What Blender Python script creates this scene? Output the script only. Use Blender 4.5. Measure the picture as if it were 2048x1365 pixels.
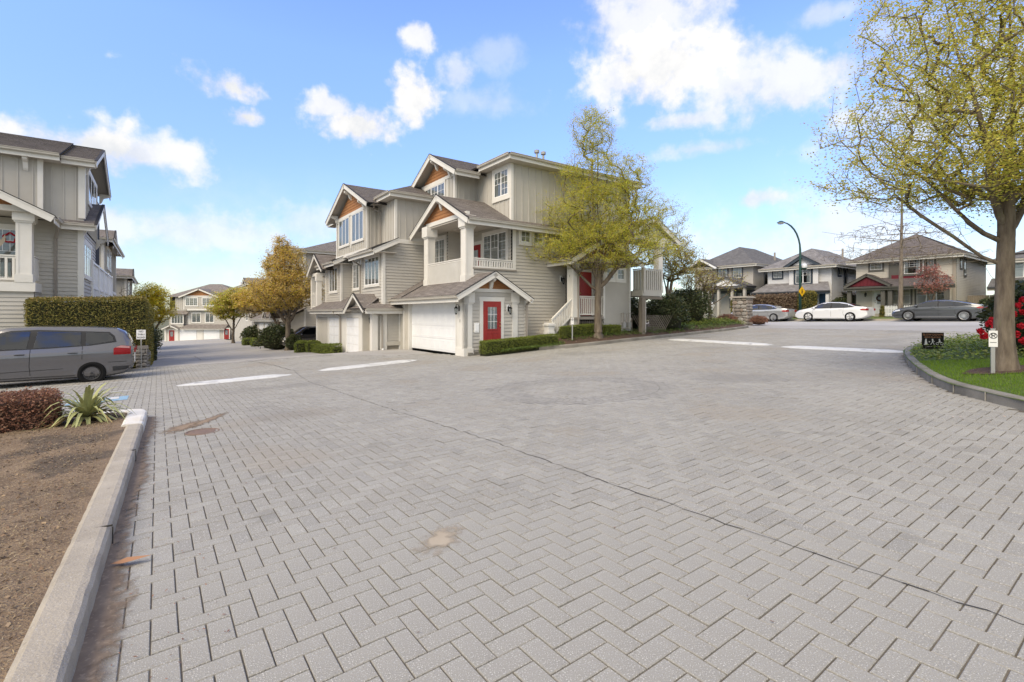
import bpy, math, random
import numpy as np
from mathutils import Vector, Matrix, noise as mnoise
random.seed(7); RNG = np.random.default_rng(11)
S = bpy.context.scene
for o in list(bpy.data.objects): bpy.data.objects.remove(o)
COL = S.collection
R = math.radians
# ---------------------------------------------------------------- camera
cd = bpy.data.cameras.new('camera'); cam = bpy.data.objects.new('camera', cd); COL.objects.link(cam)
cam.location = (0, 0, 1.5); cam.rotation_euler = (R(90), 0, 0)
cd.sensor_width = 36; cd.lens = 36 * 985 / 2048; cd.shift_y = -0.0261; cd.clip_start = .05; cd.clip_end = 5000
S.camera = cam
S.render.resolution_x = 1024; S.render.resolution_y = 682
# ---------------------------------------------------------------- light
SUN_EL, SUN_AZ = 46, 212          # azimuth clockwise from +Y
W_ = bpy.data.worlds.new('World'); S.world = W_; W_.use_nodes = True
nt = W_.node_tree; nt.nodes.clear()
def N(t, tree=None, **k):
    n = (tree or nt).nodes.new(t)
    for a, b in k.items(): setattr(n, a, b)
    return n
def K(a, b, tree=None): (tree or nt).links.new(a, b)
def VM(op, a, b=None, out=0):
    n = N('ShaderNodeVectorMath', operation=op)
    for i, x in enumerate((a, b)):
        if x is None: continue
        if hasattr(x, 'links'): K(x, n.inputs[i])
        else: n.inputs[i].default_value = x
    return n.outputs['Value'] if op in ('DOT_PRODUCT', 'LENGTH') else n.outputs[0]
def MA(op, a, b=0.0, c=0.0):
    n = N('ShaderNodeMath', operation=op)
    for i, x in enumerate((a, b, c)):
        if hasattr(x, 'links'): K(x, n.inputs[i])
        else: n.inputs[i].default_value = x
    return n.outputs[0]
def MR(v, a, b, c=0.0, d=1.0, smooth=True):
    n = N('ShaderNodeMapRange', interpolation_type='SMOOTHSTEP' if smooth else 'LINEAR')
    K(v, n.inputs[0])
    for i, x in enumerate((a, b, c, d)): n.inputs[i + 1].default_value = x
    return n.outputs[0]
SKY_K, SKY_EXP = .105, 0.0
sky = N('ShaderNodeTexSky', sky_type='NISHITA', sun_disc=False, sun_elevation=R(SUN_EL), sun_rotation=R(SUN_AZ), altitude=50, air_density=1.0, dust_density=.6, ozone_density=2.2)
tc = N('ShaderNodeTexCoord')
D_ = VM('NORMALIZE', tc.outputs['Generated'])
nz = N('ShaderNodeTexNoise', noise_dimensions='3D'); nz.inputs['Scale'].default_value = 9; nz.inputs['Detail'].default_value = 9; nz.inputs['Roughness'].default_value = .62
K(D_, nz.inputs['Vector'])
nz2 = N('ShaderNodeTexNoise'); nz2.inputs['Scale'].default_value = 2.6; nz2.inputs['Detail'].default_value = 3; K(D_, nz2.inputs['Vector'])
nz3 = N('ShaderNodeTexNoise'); nz3.inputs['Scale'].default_value = 26; nz3.inputs['Detail'].default_value = 6; K(D_, nz3.inputs['Vector'])
nzc = MA('ADD', MA('SUBTRACT', nz.outputs[0], .5), MA('MULTIPLY', MA('SUBTRACT', nz3.outputs[0], .5), .6))
# each cloud: direction (tx, tz), half sizes (a, b) in tangent units, softness, opacity
CLOUDS = [(-.86, .335, .15, .06, .7, 1.0), (-.75, .325, .12, .045, .8, .9), (-.60, .47, .10, .036, .5, 1.), (-.54, .40, .05, .022, .5, 1.), (-.66, .305, .05, .02, .7, .7),
          (-.31, .385, .09, .045, .5, 1.), (-.20, .44, .055, .055, .5, 1.), (-.36, .42, .06, .03, .6, .9), (-.19, .56, .04, .03, .6, .9), (-.11, .49, .045, .03, .8, .6), (-.03, .52, .06, .03, 1., .3), (-.05, .43, .1, .03, 1., .35),
          (.27, .60, .15, .06, .9, .85), (.30, .50, .17, .09, .8, 1.), (.45, .47, .12, .08, .9, .85), (.21, .47, .06, .06, .6, .9), (.58, .47, .12, .06, .6, .85), (.36, .395, .10, .02, .8, .8),
          (.50, .235, .05, .026, .7, .8), (.38, .335, .10, .016, .9, .6), (.63, .61, .06, .025, .9, .5), (.75, .57, .09, .03, .9, .45), (.68, .50, .12, .03, .9, .6), (.9, .42, .2, .1, .9, .7),
          (-.62, .17, .20, .045, 1., .65), (-.85, .19, .12, .06, .9, .7), (-.4, .18, .10, .05, 1., .5), (.15, .13, .4, .05, 1., .4), (.62, .15, .25, .10, 1., .65)]
mask = None
for tx, tz, a, b, soft, op in CLOUDS:
    soft = max(soft, .65)
    c = Vector((tx, 1, tz)); L = c.length; c.normalize()
    r = Vector((1, -tx, 0)).normalized(); u = r.cross(c)
    ra = a / L * .93; rb = b / L * .93
    x = MA('MULTIPLY', VM('DOT_PRODUCT', D_, tuple(r)), 1 / ra)
    dz = MA('SUBTRACT', VM('DOT_PRODUCT', D_, tuple(u)), 0.0)
    y = MA('MULTIPLY', dz, 1 / rb)
    d2 = MA('ADD', MA('MULTIPLY', x, x), MA('MULTIPLY', y, y))
    d = MA('ADD', MA('SQRT', d2), MA('MULTIPLY', nzc, -3.1))
    m = MA('MULTIPLY', MR(d, 1.0 + .45 * soft, 1.0 - .85 * soft, 0, op), MR(VM('DOT_PRODUCT', D_, tuple(c)), .2, .4))
    mask = m if mask is None else MA('MAXIMUM', mask, m)
sep = N('ShaderNodeSeparateXYZ'); K(D_, sep.inputs[0]); Zd = sep.outputs[2]
# cloud thickened over unseen sky to whiten its light, and pale haze low down
rest = MA('MULTIPLY', MR(MA('ADD', nz2.outputs[0], MA('MULTIPLY', nzc, .5)), .30, .48), MR(sep.outputs[1], .45, .1))
rest = MA('MULTIPLY', rest, MR(Zd, .05, .25))
mask = MA('MAXIMUM', mask, rest)
mask = MA('MAXIMUM', mask, MA('MULTIPLY', MR(Zd, .30, -.02), MA('ADD', .30, MA('MULTIPLY', nzc, 1.6))))
mask = MA('MINIMUM', MA('MAXIMUM', mask, 0.0), 1.0)
hs = N('ShaderNodeHueSaturation'); hs.inputs['Hue'].default_value = .519; hs.inputs['Saturation'].default_value = 1.16; K(sky.outputs[0], hs.inputs['Color']); K(MR(Zd, 0, .45, .50, 1.30, False), hs.inputs['Value'])
cc = N('ShaderNodeMixRGB'); K(MR(nz.outputs[0], .34, .62), cc.inputs[0])
cc.inputs[1].default_value = (2.55, 2.62, 2.74, 1); cc.inputs[2].default_value = (3.3, 3.25, 3.18, 1)
mixs = N('ShaderNodeMixRGB'); K(mask, mixs.inputs[0]); K(hs.outputs[0], mixs.inputs[1]); K(cc.outputs[0], mixs.inputs[2])
bg = N('ShaderNodeBackground'); bg.inputs['Strength'].default_value = SKY_K; K(mixs.outputs[0], bg.inputs['Color'])
wo = N('ShaderNodeOutputWorld'); K(bg.outputs[0], wo.inputs['Surface'])
W_.cycles.sampling_method = 'MANUAL'; W_.cycles.sample_map_resolution = 1024
sl = bpy.data.lights.new('sun', 'SUN'); sl.energy = 1.15; sl.angle = R(38); sl.color = (1, .86, .66)
so = bpy.data.objects.new('sun', sl); COL.objects.link(so)
sdir = Vector((math.sin(R(SUN_AZ)) * math.cos(R(SUN_EL)), math.cos(R(SUN_AZ)) * math.cos(R(SUN_EL)), math.sin(R(SUN_EL))))
so.rotation_euler = (-sdir).to_track_quat('-Z', 'Y').to_euler()
vs = S.view_settings; vs.view_transform = 'Standard'; vs.look = 'None'; vs.gamma = 1; vs.use_curve_mapping = False; vs.exposure = 1.62
S.display_settings.display_device = 'sRGB'

# ---------------------------------------------------------------- frame of the estate: u to the right and away, v to the left and away
D2 = (.8116, .5842); D1 = (-.5842, .8116); O_ = (-1.96, 20.2); ANG = math.atan2(.5842, .8116)
def UV(u, v): return (O_[0] + u * D2[0] + v * D1[0], O_[1] + u * D2[1] + v * D1[1])
def toUV(x, y):
    a, b = x - O_[0], y - O_[1]; return (a * D2[0] + b * D2[1], a * D1[0] + b * D1[1])
CP = [(0,0,0),(0,-20,0),(-12.5,14.7,-.5),(-1.96,20.2,-.22), UV(-1.5,6.6)+(-.32,), UV(-1.5,11)+(-.72,), UV(-1.5,17)+(-.95,),
      (28,32.4,1.04),(24.8,37.9,.98),(20.8,43.5,.88),(-64,100,-3.67),(8,8,.3),(10.2,12.85,.38),(3.96,22.2,.13),(10.8,28.2,.38),(16.7,33.9,.62),
      (-25,12,-1.0),(-14.6,19.4,-.6),(-5.9,7.9,-.23),(40,30,1.4),(-20,38,-1.35),(0,60,-.2),(8,60,.4)]
CP = np.array(CP); _n = len(CP); _A = np.zeros((_n+3, _n+3)); _D = ((CP[:,None,:2]-CP[None,:,:2])**2).sum(-1)
_A[:_n,:_n] = np.sqrt(_D+25); _A[:_n,_n:] = np.c_[np.ones(_n), CP[:,:2]]; _A[_n:,:_n] = _A[:_n,_n:].T
_S = np.linalg.solve(_A, np.r_[CP[:,2],0,0,0])
def G(x, y):                                                       # height of the sloping ground
    x = min(max(x,-90),50); y = min(max(y,-25),125)
    return float((_S[:_n]*np.sqrt((CP[:,0]-x)**2+(CP[:,1]-y)**2+25)).sum()+_S[_n]+_S[_n+1]*x+_S[_n+2]*y)
def GN(P):                                                         # the same for an array of points
    x = np.clip(P[:,0],-90,50); y = np.clip(P[:,1],-25,125)
    return (np.sqrt((CP[None,:,0]-x[:,None])**2+(CP[None,:,1]-y[:,None])**2+25)*_S[None,:_n]).sum(1)+_S[_n]+_S[_n+1]*x+_S[_n+2]*y
def Guv(u, v): return G(*UV(u, v))

# ---------------------------------------------------------------- materials
def mat(name, col, rough=.8, col2=None, nscale=4, detail=6, bump=0, bscale=30, metal=0, spec=.3, coat=0, island=None, stretch=None, spots=None, contrast=(.35,.65)):
    m = bpy.data.materials.new(name); m.use_nodes = True; t = m.node_tree; t.nodes.clear()
    out = N('ShaderNodeOutputMaterial', t); b = N('ShaderNodeBsdfPrincipled', t); K(b.outputs[0], out.inputs[0], t)
    b.inputs['Roughness'].default_value = rough; b.inputs['Metallic'].default_value = metal; b.inputs['Specular IOR Level'].default_value = spec; b.inputs['Coat Weight'].default_value = coat; b.inputs['Coat Roughness'].default_value = .04
    src = None; c4 = tuple(col)+(1,)
    co = N('ShaderNodeTexCoord', t); vec = co.outputs['Object']
    if stretch:
        mp = N('ShaderNodeMapping', t); mp.inputs['Scale'].default_value = stretch; K(vec, mp.inputs[0], t); vec = mp.outputs[0]
    if col2:
        nzz = N('ShaderNodeTexNoise', t); nzz.inputs['Scale'].default_value = nscale; nzz.inputs['Detail'].default_value = detail; nzz.inputs['Roughness'].default_value = .65; K(vec, nzz.inputs['Vector'], t)
        r = N('ShaderNodeMapRange', t); K(nzz.outputs[0], r.inputs[0], t); r.inputs[1].default_value, r.inputs[2].default_value = contrast
        mx = N('ShaderNodeMixRGB', t); K(r.outputs[0], mx.inputs[0], t); mx.inputs[1].default_value = c4; mx.inputs[2].default_value = tuple(col2)+(1,); src = mx.outputs[0]
    if island:                                                     # every loose piece its own tone: list of colours
        g = N('ShaderNodeNewGeometry', t); cr = N('ShaderNodeValToRGB', t); K(g.outputs['Random Per Island'], cr.inputs[0], t)
        e = cr.color_ramp.elements; cols = island
        while len(e) < len(cols): e.new(.5)
        for i, c in enumerate(cols): e[i].position = i/(len(cols)-1); e[i].color = tuple(c)+(1,)
        if src is None: src = cr.outputs[0]
        else:
            mm = N('ShaderNodeMixRGB', t, blend_type='MULTIPLY'); mm.inputs[0].default_value = 1; K(src, mm.inputs[1], t); K(cr.outputs[0], mm.inputs[2], t); src = mm.outputs[0]
    if spots:                                                      # (scale, size, colour, amount) light or dark aggregate
        for sc_, sz, c_, am in spots:
            vo = N('ShaderNodeTexNoise', t); vo.inputs['Scale'].default_value = sc_; vo.inputs['Detail'].default_value = 1.5; K(vec, vo.inputs['Vector'], t)
            r = N('ShaderNodeMapRange', t); K(vo.outputs[0], r.inputs[0], t); r.inputs[1].default_value = sz; r.inputs[2].default_value = sz+.07; r.inputs[4].default_value = am
            mx = N('ShaderNodeMixRGB', t); K(r.outputs[0], mx.inputs[0], t); K(src, mx.inputs[1], t) if src else setattr(mx.inputs[1], 'default_value', c4); mx.inputs[2].default_value = tuple(c_)+(1,); src = mx.outputs[0]
    if src is not None: K(src, b.inputs['Base Color'], t)
    else: b.inputs['Base Color'].default_value = c4
    if bump:
        nb = N('ShaderNodeTexNoise', t); nb.inputs['Scale'].default_value = bscale; nb.inputs['Detail'].default_value = 6; K(vec, nb.inputs['Vector'], t)
        bp = N('ShaderNodeBump', t); bp.inputs['Strength'].default_value = bump; bp.inputs['Distance'].default_value = .02; K(nb.outputs[0], bp.inputs['Height'], t); K(bp.outputs[0], b.inputs['Normal'], t)
    return m
def leafmat(name, cols, trans=.35, rough=.55):
    m = mat(name, cols[0], rough, island=cols, spec=.25); t = m.node_tree
    b = [n for n in t.nodes if n.type == 'BSDF_PRINCIPLED'][0]; o = [n for n in t.nodes if n.type == 'OUTPUT_MATERIAL'][0]
    tr = N('ShaderNodeBsdfTranslucent', t); K(b.inputs['Base Color'].links[0].from_socket, tr.inputs[0], t)
    mx = N('ShaderNodeMixShader', t); mx.inputs[0].default_value = trans; K(b.outputs[0], mx.inputs[1], t); K(tr.outputs[0], mx.inputs[2], t); K(mx.outputs[0], o.inputs[0], t)
    return m
M = {}
SID = (.50,.476,.43)
M['siding'] = mat('taupe_siding', SID, .62, (.455,.432,.387), 1.1, bump=.06, bscale=60, stretch=(1,1,1))
M['batten'] = mat('taupe_batten_board', (.50,.478,.432), .65, (.455,.434,.39), .9, bump=.05, bscale=60)
M['trim'] = mat('cream_trim', (.74,.72,.675), .55, (.68,.66,.61), 1.3)
M['panel'] = mat('beige_board', (.56,.53,.47), .6, (.49,.465,.41), 1.0)
M['soffit'] = mat('soffit', (.5,.47,.42), .7)
M['gutter'] = mat('gutter_metal', (.50,.47,.41), .45, (.44,.41,.36), 2)
M['pipe'] = mat('downspout_metal', (.30,.27,.235), .5)
M['vinyl'] = mat('white_vinyl', (.86,.86,.85), .4)
M['white'] = mat('white_paint', (.84,.85,.86), .45, (.79,.80,.82), 1.5)
M['cedar'] = mat('cedar_shingle', (.42,.20,.085), .8, (.30,.14,.06), 6, stretch=(1,1,5))
M['red'] = mat('red_door_paint', (.33,.035,.03), .42, (.29,.03,.028), 3)
M['black'] = mat('black_metal', (.012,.012,.013), .4)
M['dark'] = mat('dark_edge', (.035,.033,.032), .8)
M['room'] = mat('dark_room', (.035,.034,.034), .9, (.015,.015,.016), 1.2)
M['curtain'] = mat('curtain', (.66,.67,.68), .9, (.50,.51,.52), 9, stretch=(6,6,.3))
M['steel'] = mat('galvanised_steel', (.38,.38,.37), .45, metal=.6)
M['wood'] = mat('weathered_wood', (.25,.215,.17), .85, (.17,.145,.115), 5, stretch=(6,6,.6))
M['concrete'] = mat('kerb_concrete', (.42,.375,.305), .9, (.31,.275,.225), 2.2, bump=.35, bscale=90, spots=[(120,.62,(.55,.52,.47),.5),(30,.66,(.20,.18,.16),.6)])
M['kerb_dark'] = mat('weathered_kerb_concrete', (.27,.255,.225), .9, (.17,.16,.14), 1.4, bump=.35, bscale=80, spots=[(60,.66,(.40,.38,.34),.5)])
M['paint'] = mat('white_road_paint', (.64,.64,.62), .6, (.54,.54,.515), 3, spots=[(2.0,.60,(.42,.415,.40),.5),(4,.655,(.20,.195,.185),.95),(14,.66,(.34,.33,.31),.8)])
M['kerbpaint'] = mat('white_kerb_paint', (.72,.70,.65), .7, (.62,.58,.50), 3, bump=.3, bscale=40, spots=[(9,.66,(.40,.34,.27),.6)])
M['bluepaint'] = mat('blue_road_paint', (.20,.38,.55), .8, (.28,.40,.50), 7, spots=[(30,.6,(.30,.29,.27),.7)])
def roofmat(name, a, b):
    m = mat(name, a, .9, bump=.3, bscale=120); t = m.node_tree; bs = [n for n in t.nodes if n.type == 'BSDF_PRINCIPLED'][0]
    uv = N('ShaderNodeUVMap', t); br = N('ShaderNodeTexBrick', t); K(uv.outputs[0], br.inputs[0], t)
    br.inputs['Color1'].default_value = tuple(a)+(1,); br.inputs['Color2'].default_value = tuple(b)+(1,); br.inputs['Mortar'].default_value = tuple(x*.55 for x in a)+(1,)
    br.inputs['Scale'].default_value = 1; br.inputs['Brick Width'].default_value = .30; br.inputs['Row Height'].default_value = .14; br.inputs['Mortar Size'].default_value = .012; br.inputs['Mortar Smooth'].default_value = .6
    nn = N('ShaderNodeTexNoise', t); nn.inputs['Scale'].default_value = 2.2; nn.inputs['Detail'].default_value = 8; K(uv.outputs[0], nn.inputs['Vector'], t)
    r = N('ShaderNodeMapRange', t); K(nn.outputs[0], r.inputs[0], t); r.inputs[1].default_value = .3; r.inputs[2].default_value = .7; r.inputs[3].default_value = .78; r.inputs[4].default_value = 1.15
    mu = N('ShaderNodeMixRGB', t, blend_type='MULTIPLY'); mu.inputs[0].default_value = 1; K(br.outputs[0], mu.inputs[1], t); K(r.outputs[0], mu.inputs[2], t); K(mu.outputs[0], bs.inputs['Base Color'], t)
    return m
M['roof'] = roofmat('brown_grey_shingles', (.27,.24,.22), (.205,.18,.165))
M['roof2'] = roofmat('grey_shingles', (.19,.187,.19), (.145,.142,.145))
M['roof3'] = roofmat('dark_brown_shingles', (.20,.175,.165), (.15,.13,.122))
M['roof4'] = roofmat('pale_grey_tiles', (.30,.288,.288), (.22,.21,.212))
def glassmat(name, tint=(.82,.86,.86), refl=1.0, base=.06):
    m = bpy.data.materials.new(name); m.use_nodes = True; t = m.node_tree; t.nodes.clear()
    o = N('ShaderNodeOutputMaterial', t); tr = N('ShaderNodeBsdfTransparent', t); tr.inputs[0].default_value = tuple(tint)+(1,)
    gl = N('ShaderNodeBsdfGlossy', t); gl.inputs['Roughness'].default_value = .02; fr = N('ShaderNodeFresnel', t); fr.inputs[0].default_value = 1.5
    ad = N('ShaderNodeMath', t, operation='MULTIPLY_ADD'); K(fr.outputs[0], ad.inputs[0], t); ad.inputs[1].default_value = refl; ad.inputs[2].default_value = base; ad.use_clamp = True
    mx = N('ShaderNodeMixShader', t); K(ad.outputs[0], mx.inputs[0], t); K(tr.outputs[0], mx.inputs[1], t); K(gl.outputs[0], mx.inputs[2], t); K(mx.outputs[0], o.inputs[0], t)
    return m
M['glass'] = glassmat('window_glass', refl=1.15, base=.05)
M['carglass'] = glassmat('car_glass', (.42,.46,.47), 1.1, .06)
M['carglass_dark'] = glassmat('tinted_car_glass', (.10,.11,.12), 1.6, .08)

# ---------------------------------------------------------------- mesh builder
def clip(poly, i, v, keep_ge):
    """clip a polygon (list of tuples) by coordinate i against v"""
    out = []; n = len(poly)
    for k in range(n):
        a, b = poly[k], poly[(k+1) % n]
        da, db = (a[i]-v, b[i]-v) if keep_ge else (v-a[i], v-b[i])
        if da >= 0: out.append(a)
        if (da > 0 and db < 0) or (da < 0 and db > 0):
            f = da/(da-db); out.append(tuple(a[j]+(b[j]-a[j])*f for j in range(len(a))))
    return out
SPLIT = {'corner_board','trim_board','soffit','shutter','gable_beam','garage_door_frame','mail_slot','porch_post','side_trim','balcony_beam','deck_beam','deck_post','timber_post','dark_core'}
class MB:
    def __init__(s): s.v = []; s.f = []; s.mi = []; s.uv = []
    def face(s, pts, mi=0, uv=None):
        if len(pts) < 3: return
        b = len(s.v); s.v += [tuple(p) for p in pts]; s.f.append(tuple(range(b, b+len(pts)))); s.mi.append(mi); s.uv.append(uv)
    def idx(s, V, Fs, mi=0):
        b = len(s.v); s.v += [tuple(p) for p in V]
        for f in Fs: s.f.append(tuple(b+i for i in f)); s.mi.append(mi); s.uv.append(None)
    def box(s, a, b, mi=0):
        x0,y0,z0 = [min(p,q) for p,q in zip(a,b)]; x1,y1,z1 = [max(p,q) for p,q in zip(a,b)]
        s.idx([(x0,y0,z0),(x1,y0,z0),(x1,y1,z0),(x0,y1,z0),(x0,y0,z1),(x1,y0,z1),(x1,y1,z1),(x0,y1,z1)],
              [(3,2,1,0),(4,5,6,7),(0,1,5,4),(1,2,6,5),(2,3,7,6),(3,0,4,7)], mi); return s
    def bar(s, p, q, w, h, mi=0, up=(0,0,1), off=0):
        p, q = Vector(p), Vector(q); d = (q-p).normalized(); sd = d.cross(Vector(up)); sd = sd.normalized() if sd.length > 1e-6 else Vector((1,0,0)); u = sd.cross(d)
        V = []
        for c in (p, q):
            for a, b in ((-1,-1),(1,-1),(1,1),(-1,1)): V.append(c+sd*(a*w/2)+u*(b*h/2+off))
        s.idx(V, [(0,1,2,3),(7,6,5,4),(0,4,5,1),(1,5,6,2),(2,6,7,3),(3,7,4,0)], mi); return s
    def tube(s, pts, rs, n=8, mi=0, cap=True):
        pts = [Vector(p) for p in pts]; rs = [rs]*len(pts) if not hasattr(rs,'__len__') else rs
        ref = Vector((0,0,1)); V = []
        for i, p in enumerate(pts):
            d = (pts[min(i+1,len(pts)-1)]-pts[max(i-1,0)]).normalized()
            a = d.cross(ref)
            if a.length < .05: a = d.cross(Vector((1,0,0)))
            a.normalize(); b = d.cross(a)
            if i and (a.dot(pa) < 0): a, b = -a, -b
            pa = a
            for k in range(n):
                t = 2*math.pi*k/n; V.append(p+(a*math.cos(t)+b*math.sin(t))*rs[i])
        Fs = [(i*n+k, i*n+(k+1)%n, (i+1)*n+(k+1)%n, (i+1)*n+k) for i in range(len(pts)-1) for k in range(n)]
        if cap: Fs += [tuple(range(n))[::-1], tuple((len(pts)-1)*n+k for k in range(n))]
        s.idx(V, Fs, mi); return s
    def prism(s, poly, ax, a, b, mi=0):
        def P(p, c): return {'x':(c,p[0],p[1]),'y':(p[0],c,p[1]),'z':(p[0],p[1],c)}[ax]
        n = len(poly); V = [P(p,a) for p in poly]+[P(p,b) for p in poly]
        s.idx(V, [tuple(range(n))[::-1], tuple(range(n,2*n))]+[(i,(i+1)%n,n+(i+1)%n,n+i) for i in range(n)], mi); return s
    def lathe(s, prof, n=16, mi=0, ax='z', c=(0,0,0)):
        V = []
        for r, h in prof:
            for k in range(n):
                t = 2*math.pi*k/n; x, y = r*math.cos(t), r*math.sin(t)
                p = {'z':(x,y,h),'y':(x,h,y),'x':(h,x,y)}[ax]; V.append((p[0]+c[0],p[1]+c[1],p[2]+c[2]))
        s.idx(V, [(i*n+k,i*n+(k+1)%n,(i+1)*n+(k+1)%n,(i+1)*n+k) for i in range(len(prof)-1) for k in range(n)], mi); return s
    def mesh(s, name, mats, smooth=False, sharp=None):
        me = bpy.data.meshes.new(name); me.from_pydata(s.v, [], s.f)
        for m in (mats if isinstance(mats,(list,tuple)) else [mats]): me.materials.append(M[m] if isinstance(m,str) else m)
        me.polygons.foreach_set('material_index', s.mi)
        if any(u is not None for u in s.uv):
            l = me.uv_layers.new(name='UVMap'); d = []
            for f, u in zip(s.f, s.uv): d += [c for p in (u or [(0,0)]*len(f)) for c in p]
            l.data.foreach_set('uv', d)
        if smooth: me.polygons.foreach_set('use_smooth', [True]*len(me.polygons))
        me.update()
        if sharp: me.set_sharp_from_angle(angle=R(sharp))
        return me
    def build(s, name, mats, parent=None, smooth=False, sharp=None, **pr):
        if name in SPLIT and len(s.v) > 8 and len(s.v) % 8 == 0 and len(s.f) == len(s.v)//8*6:      # each board its own object
            for i in range(len(s.v)//8):
                q = MB(); q.v = s.v[8*i:8*i+8]; q.f = [tuple(k-8*i for k in f) for f in s.f[6*i:6*i+6]]; q.mi = s.mi[6*i:6*i+6]; q.uv = s.uv[6*i:6*i+6]
                o = put(q.mesh(name, mats, smooth, sharp), name, parent, **pr)
            return o
        return put(s.mesh(name, mats, smooth, sharp), name, parent, **pr)
def put(me, name, parent=None, **pr):
    o = bpy.data.objects.new(name, me); COL.objects.link(o)
    if parent: o.parent = parent
    for k, v in pr.items(): o[k] = v
    return o
def npmesh(name, V, F, mats):                                      # V (n,3), F (m,k) arrays
    me = bpy.data.meshes.new(name); k = F.shape[1]
    me.vertices.add(len(V)); me.vertices.foreach_set('co', np.ascontiguousarray(V,dtype=np.float32).ravel())
    me.loops.add(F.size); me.loops.foreach_set('vertex_index', F.astype(np.int32).ravel())
    me.polygons.add(len(F)); me.polygons.foreach_set('loop_start', np.arange(0,F.size,k,dtype=np.int32)); me.polygons.foreach_set('loop_total', np.full(len(F),k,dtype=np.int32))
    for m in (mats if isinstance(mats,(list,tuple)) else [mats]): me.materials.append(M[m] if isinstance(m,str) else m)
    me.update(calc_edges=True); me.shade_flat(); return me
def thing(name, label, cat, loc=(0,0,0), rotz=0, group=None):
    o = bpy.data.objects.new(name, None); COL.objects.link(o); o.location = loc; o.rotation_euler = (0,0,rotz); o.empty_display_size = .2
    o['label'] = label; o['category'] = cat
    if group: o['group'] = group
    return o
def tag(o, label, cat, group=None):
    o['label'] = label; o['category'] = cat
    if group: o['group'] = group
    return o
def copy_tree(o, parent=None):
    c = o.copy(); COL.objects.link(c); c.parent = parent
    if parent: c.matrix_parent_inverse = o.matrix_parent_inverse.copy()
    for ch in o.children: copy_tree(ch, c)
    return c
def leaves(P, size, aspect=.6, flat=0.0, rng=RNG, droop=0.0):
    """quads (n,4) at points P with random orientation; flat>0 keeps them near horizontal"""
    n = len(P); a = rng.uniform(0, 2*np.pi, n)
    nrm = rng.normal(size=(n,3)); nrm[:,2] = np.abs(nrm[:,2])+flat; nrm /= np.linalg.norm(nrm,axis=1)[:,None]
    h = np.c_[np.cos(a), np.sin(a), rng.uniform(-.3,.3,n)-droop]; e1 = np.cross(nrm, h); e1 /= np.linalg.norm(e1,axis=1)[:,None]+1e-9; e2 = np.cross(nrm, e1)
    s = size*rng.uniform(.65,1.3,n)[:,None]
    V = np.stack([P-e2*s, P+e1*s*aspect, P+e2*s, P-e1*s*aspect],1).reshape(-1,3)
    return V, np.arange(4*n).reshape(-1,4)
# ================================================================ GROUND, PAVING, KERBS
def sheet(name, poly, off, m, cell=.8, parent=None, zf=None, **pr):
    """drape a polygon (world xy) over the ground"""
    mb = MB(); xs = [p[0] for p in poly]; ys = [p[1] for p in poly]; key = {}
    def vid(p):
        k = (round(p[0],4), round(p[1],4))
        if k not in key: key[k] = len(mb.v); mb.v.append((p[0],p[1],(zf(*p) if zf else G(*p))+off))
        return key[k]
    x = math.floor(min(xs)/cell)*cell
    while x < max(xs):
        c1 = clip(clip(poly,0,x,True),0,x+cell,False)
        if len(c1) > 2:
            y = math.floor(min(ys)/cell)*cell
            while y < max(ys):
                c2 = clip(clip(c1,1,y,True),1,y+cell,False)
                if len(c2) > 2:
                    ids = []
                    for p in c2:
                        i = vid(p)
                        if not ids or ids[-1] != i: ids.append(i)
                    if len(ids) > 2 and ids[0] == ids[-1]: ids.pop()
                    if len(set(ids)) == len(ids) > 2: mb.f.append(tuple(ids)); mb.mi.append(0); mb.uv.append(None)
                y += cell
        x += cell
    return mb.build(name, m, parent, smooth=True, **pr)
def uvpoly(l): return [UV(*p) for p in l]
def ccw(p):
    a = sum(p[i][0]*p[(i+1)%len(p)][1]-p[(i+1)%len(p)][0]*p[i][1] for i in range(len(p))); return p if a > 0 else p[::-1]

M['earth'] = mat('earth_and_grass', (.10,.115,.05), .95, (.16,.14,.09), .6)
mb = MB(); rr = [0]+[1.5*1.22**k for k in range(36)]; na = 72
V = [(0,0,G(0,0)-.10)]
for r in rr[1:]:
    for k in range(na):
        a = 2*math.pi*k/na; x, y = r*math.sin(a), r*math.cos(a); V.append((x,y,G(x,y)-.10-(.25 if r > 60 else 0)))
Fc = [(0,1+(k+1)%na,1+k) for k in range(na)]+[(1+(i-1)*na+k,1+(i-1)*na+(k+1)%na,1+i*na+(k+1)%na,1+i*na+k) for i in range(1,len(rr)-1) for k in range(na)]
mb.idx(V,Fc); mb.build('ground','earth',smooth=True,kind='structure')

# outlines (world xy)
ISLE = [(6.7,2.0),(6.55,4.6),(6.61,6.36),(6.82,7.18),(7.01,7.89),(7.47,8.81),(8.3,10.14),(9.3,11.62),(10.45,13.17),(11.5,14.3),(13.0,15.3),(15.5,16.2),(19.5,16.8),(26,12),(30,2)]
KMAIN = [UV(.12,-.12),(-1.2,20.72),(.56,21.25),(2.53,21.5),(3.96,22.13),(6.82,24.35),(10.8,28.3),(14.26,31.48),(16.0,33.3),(16.6,34.6),(16.3,36.2)]
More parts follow.
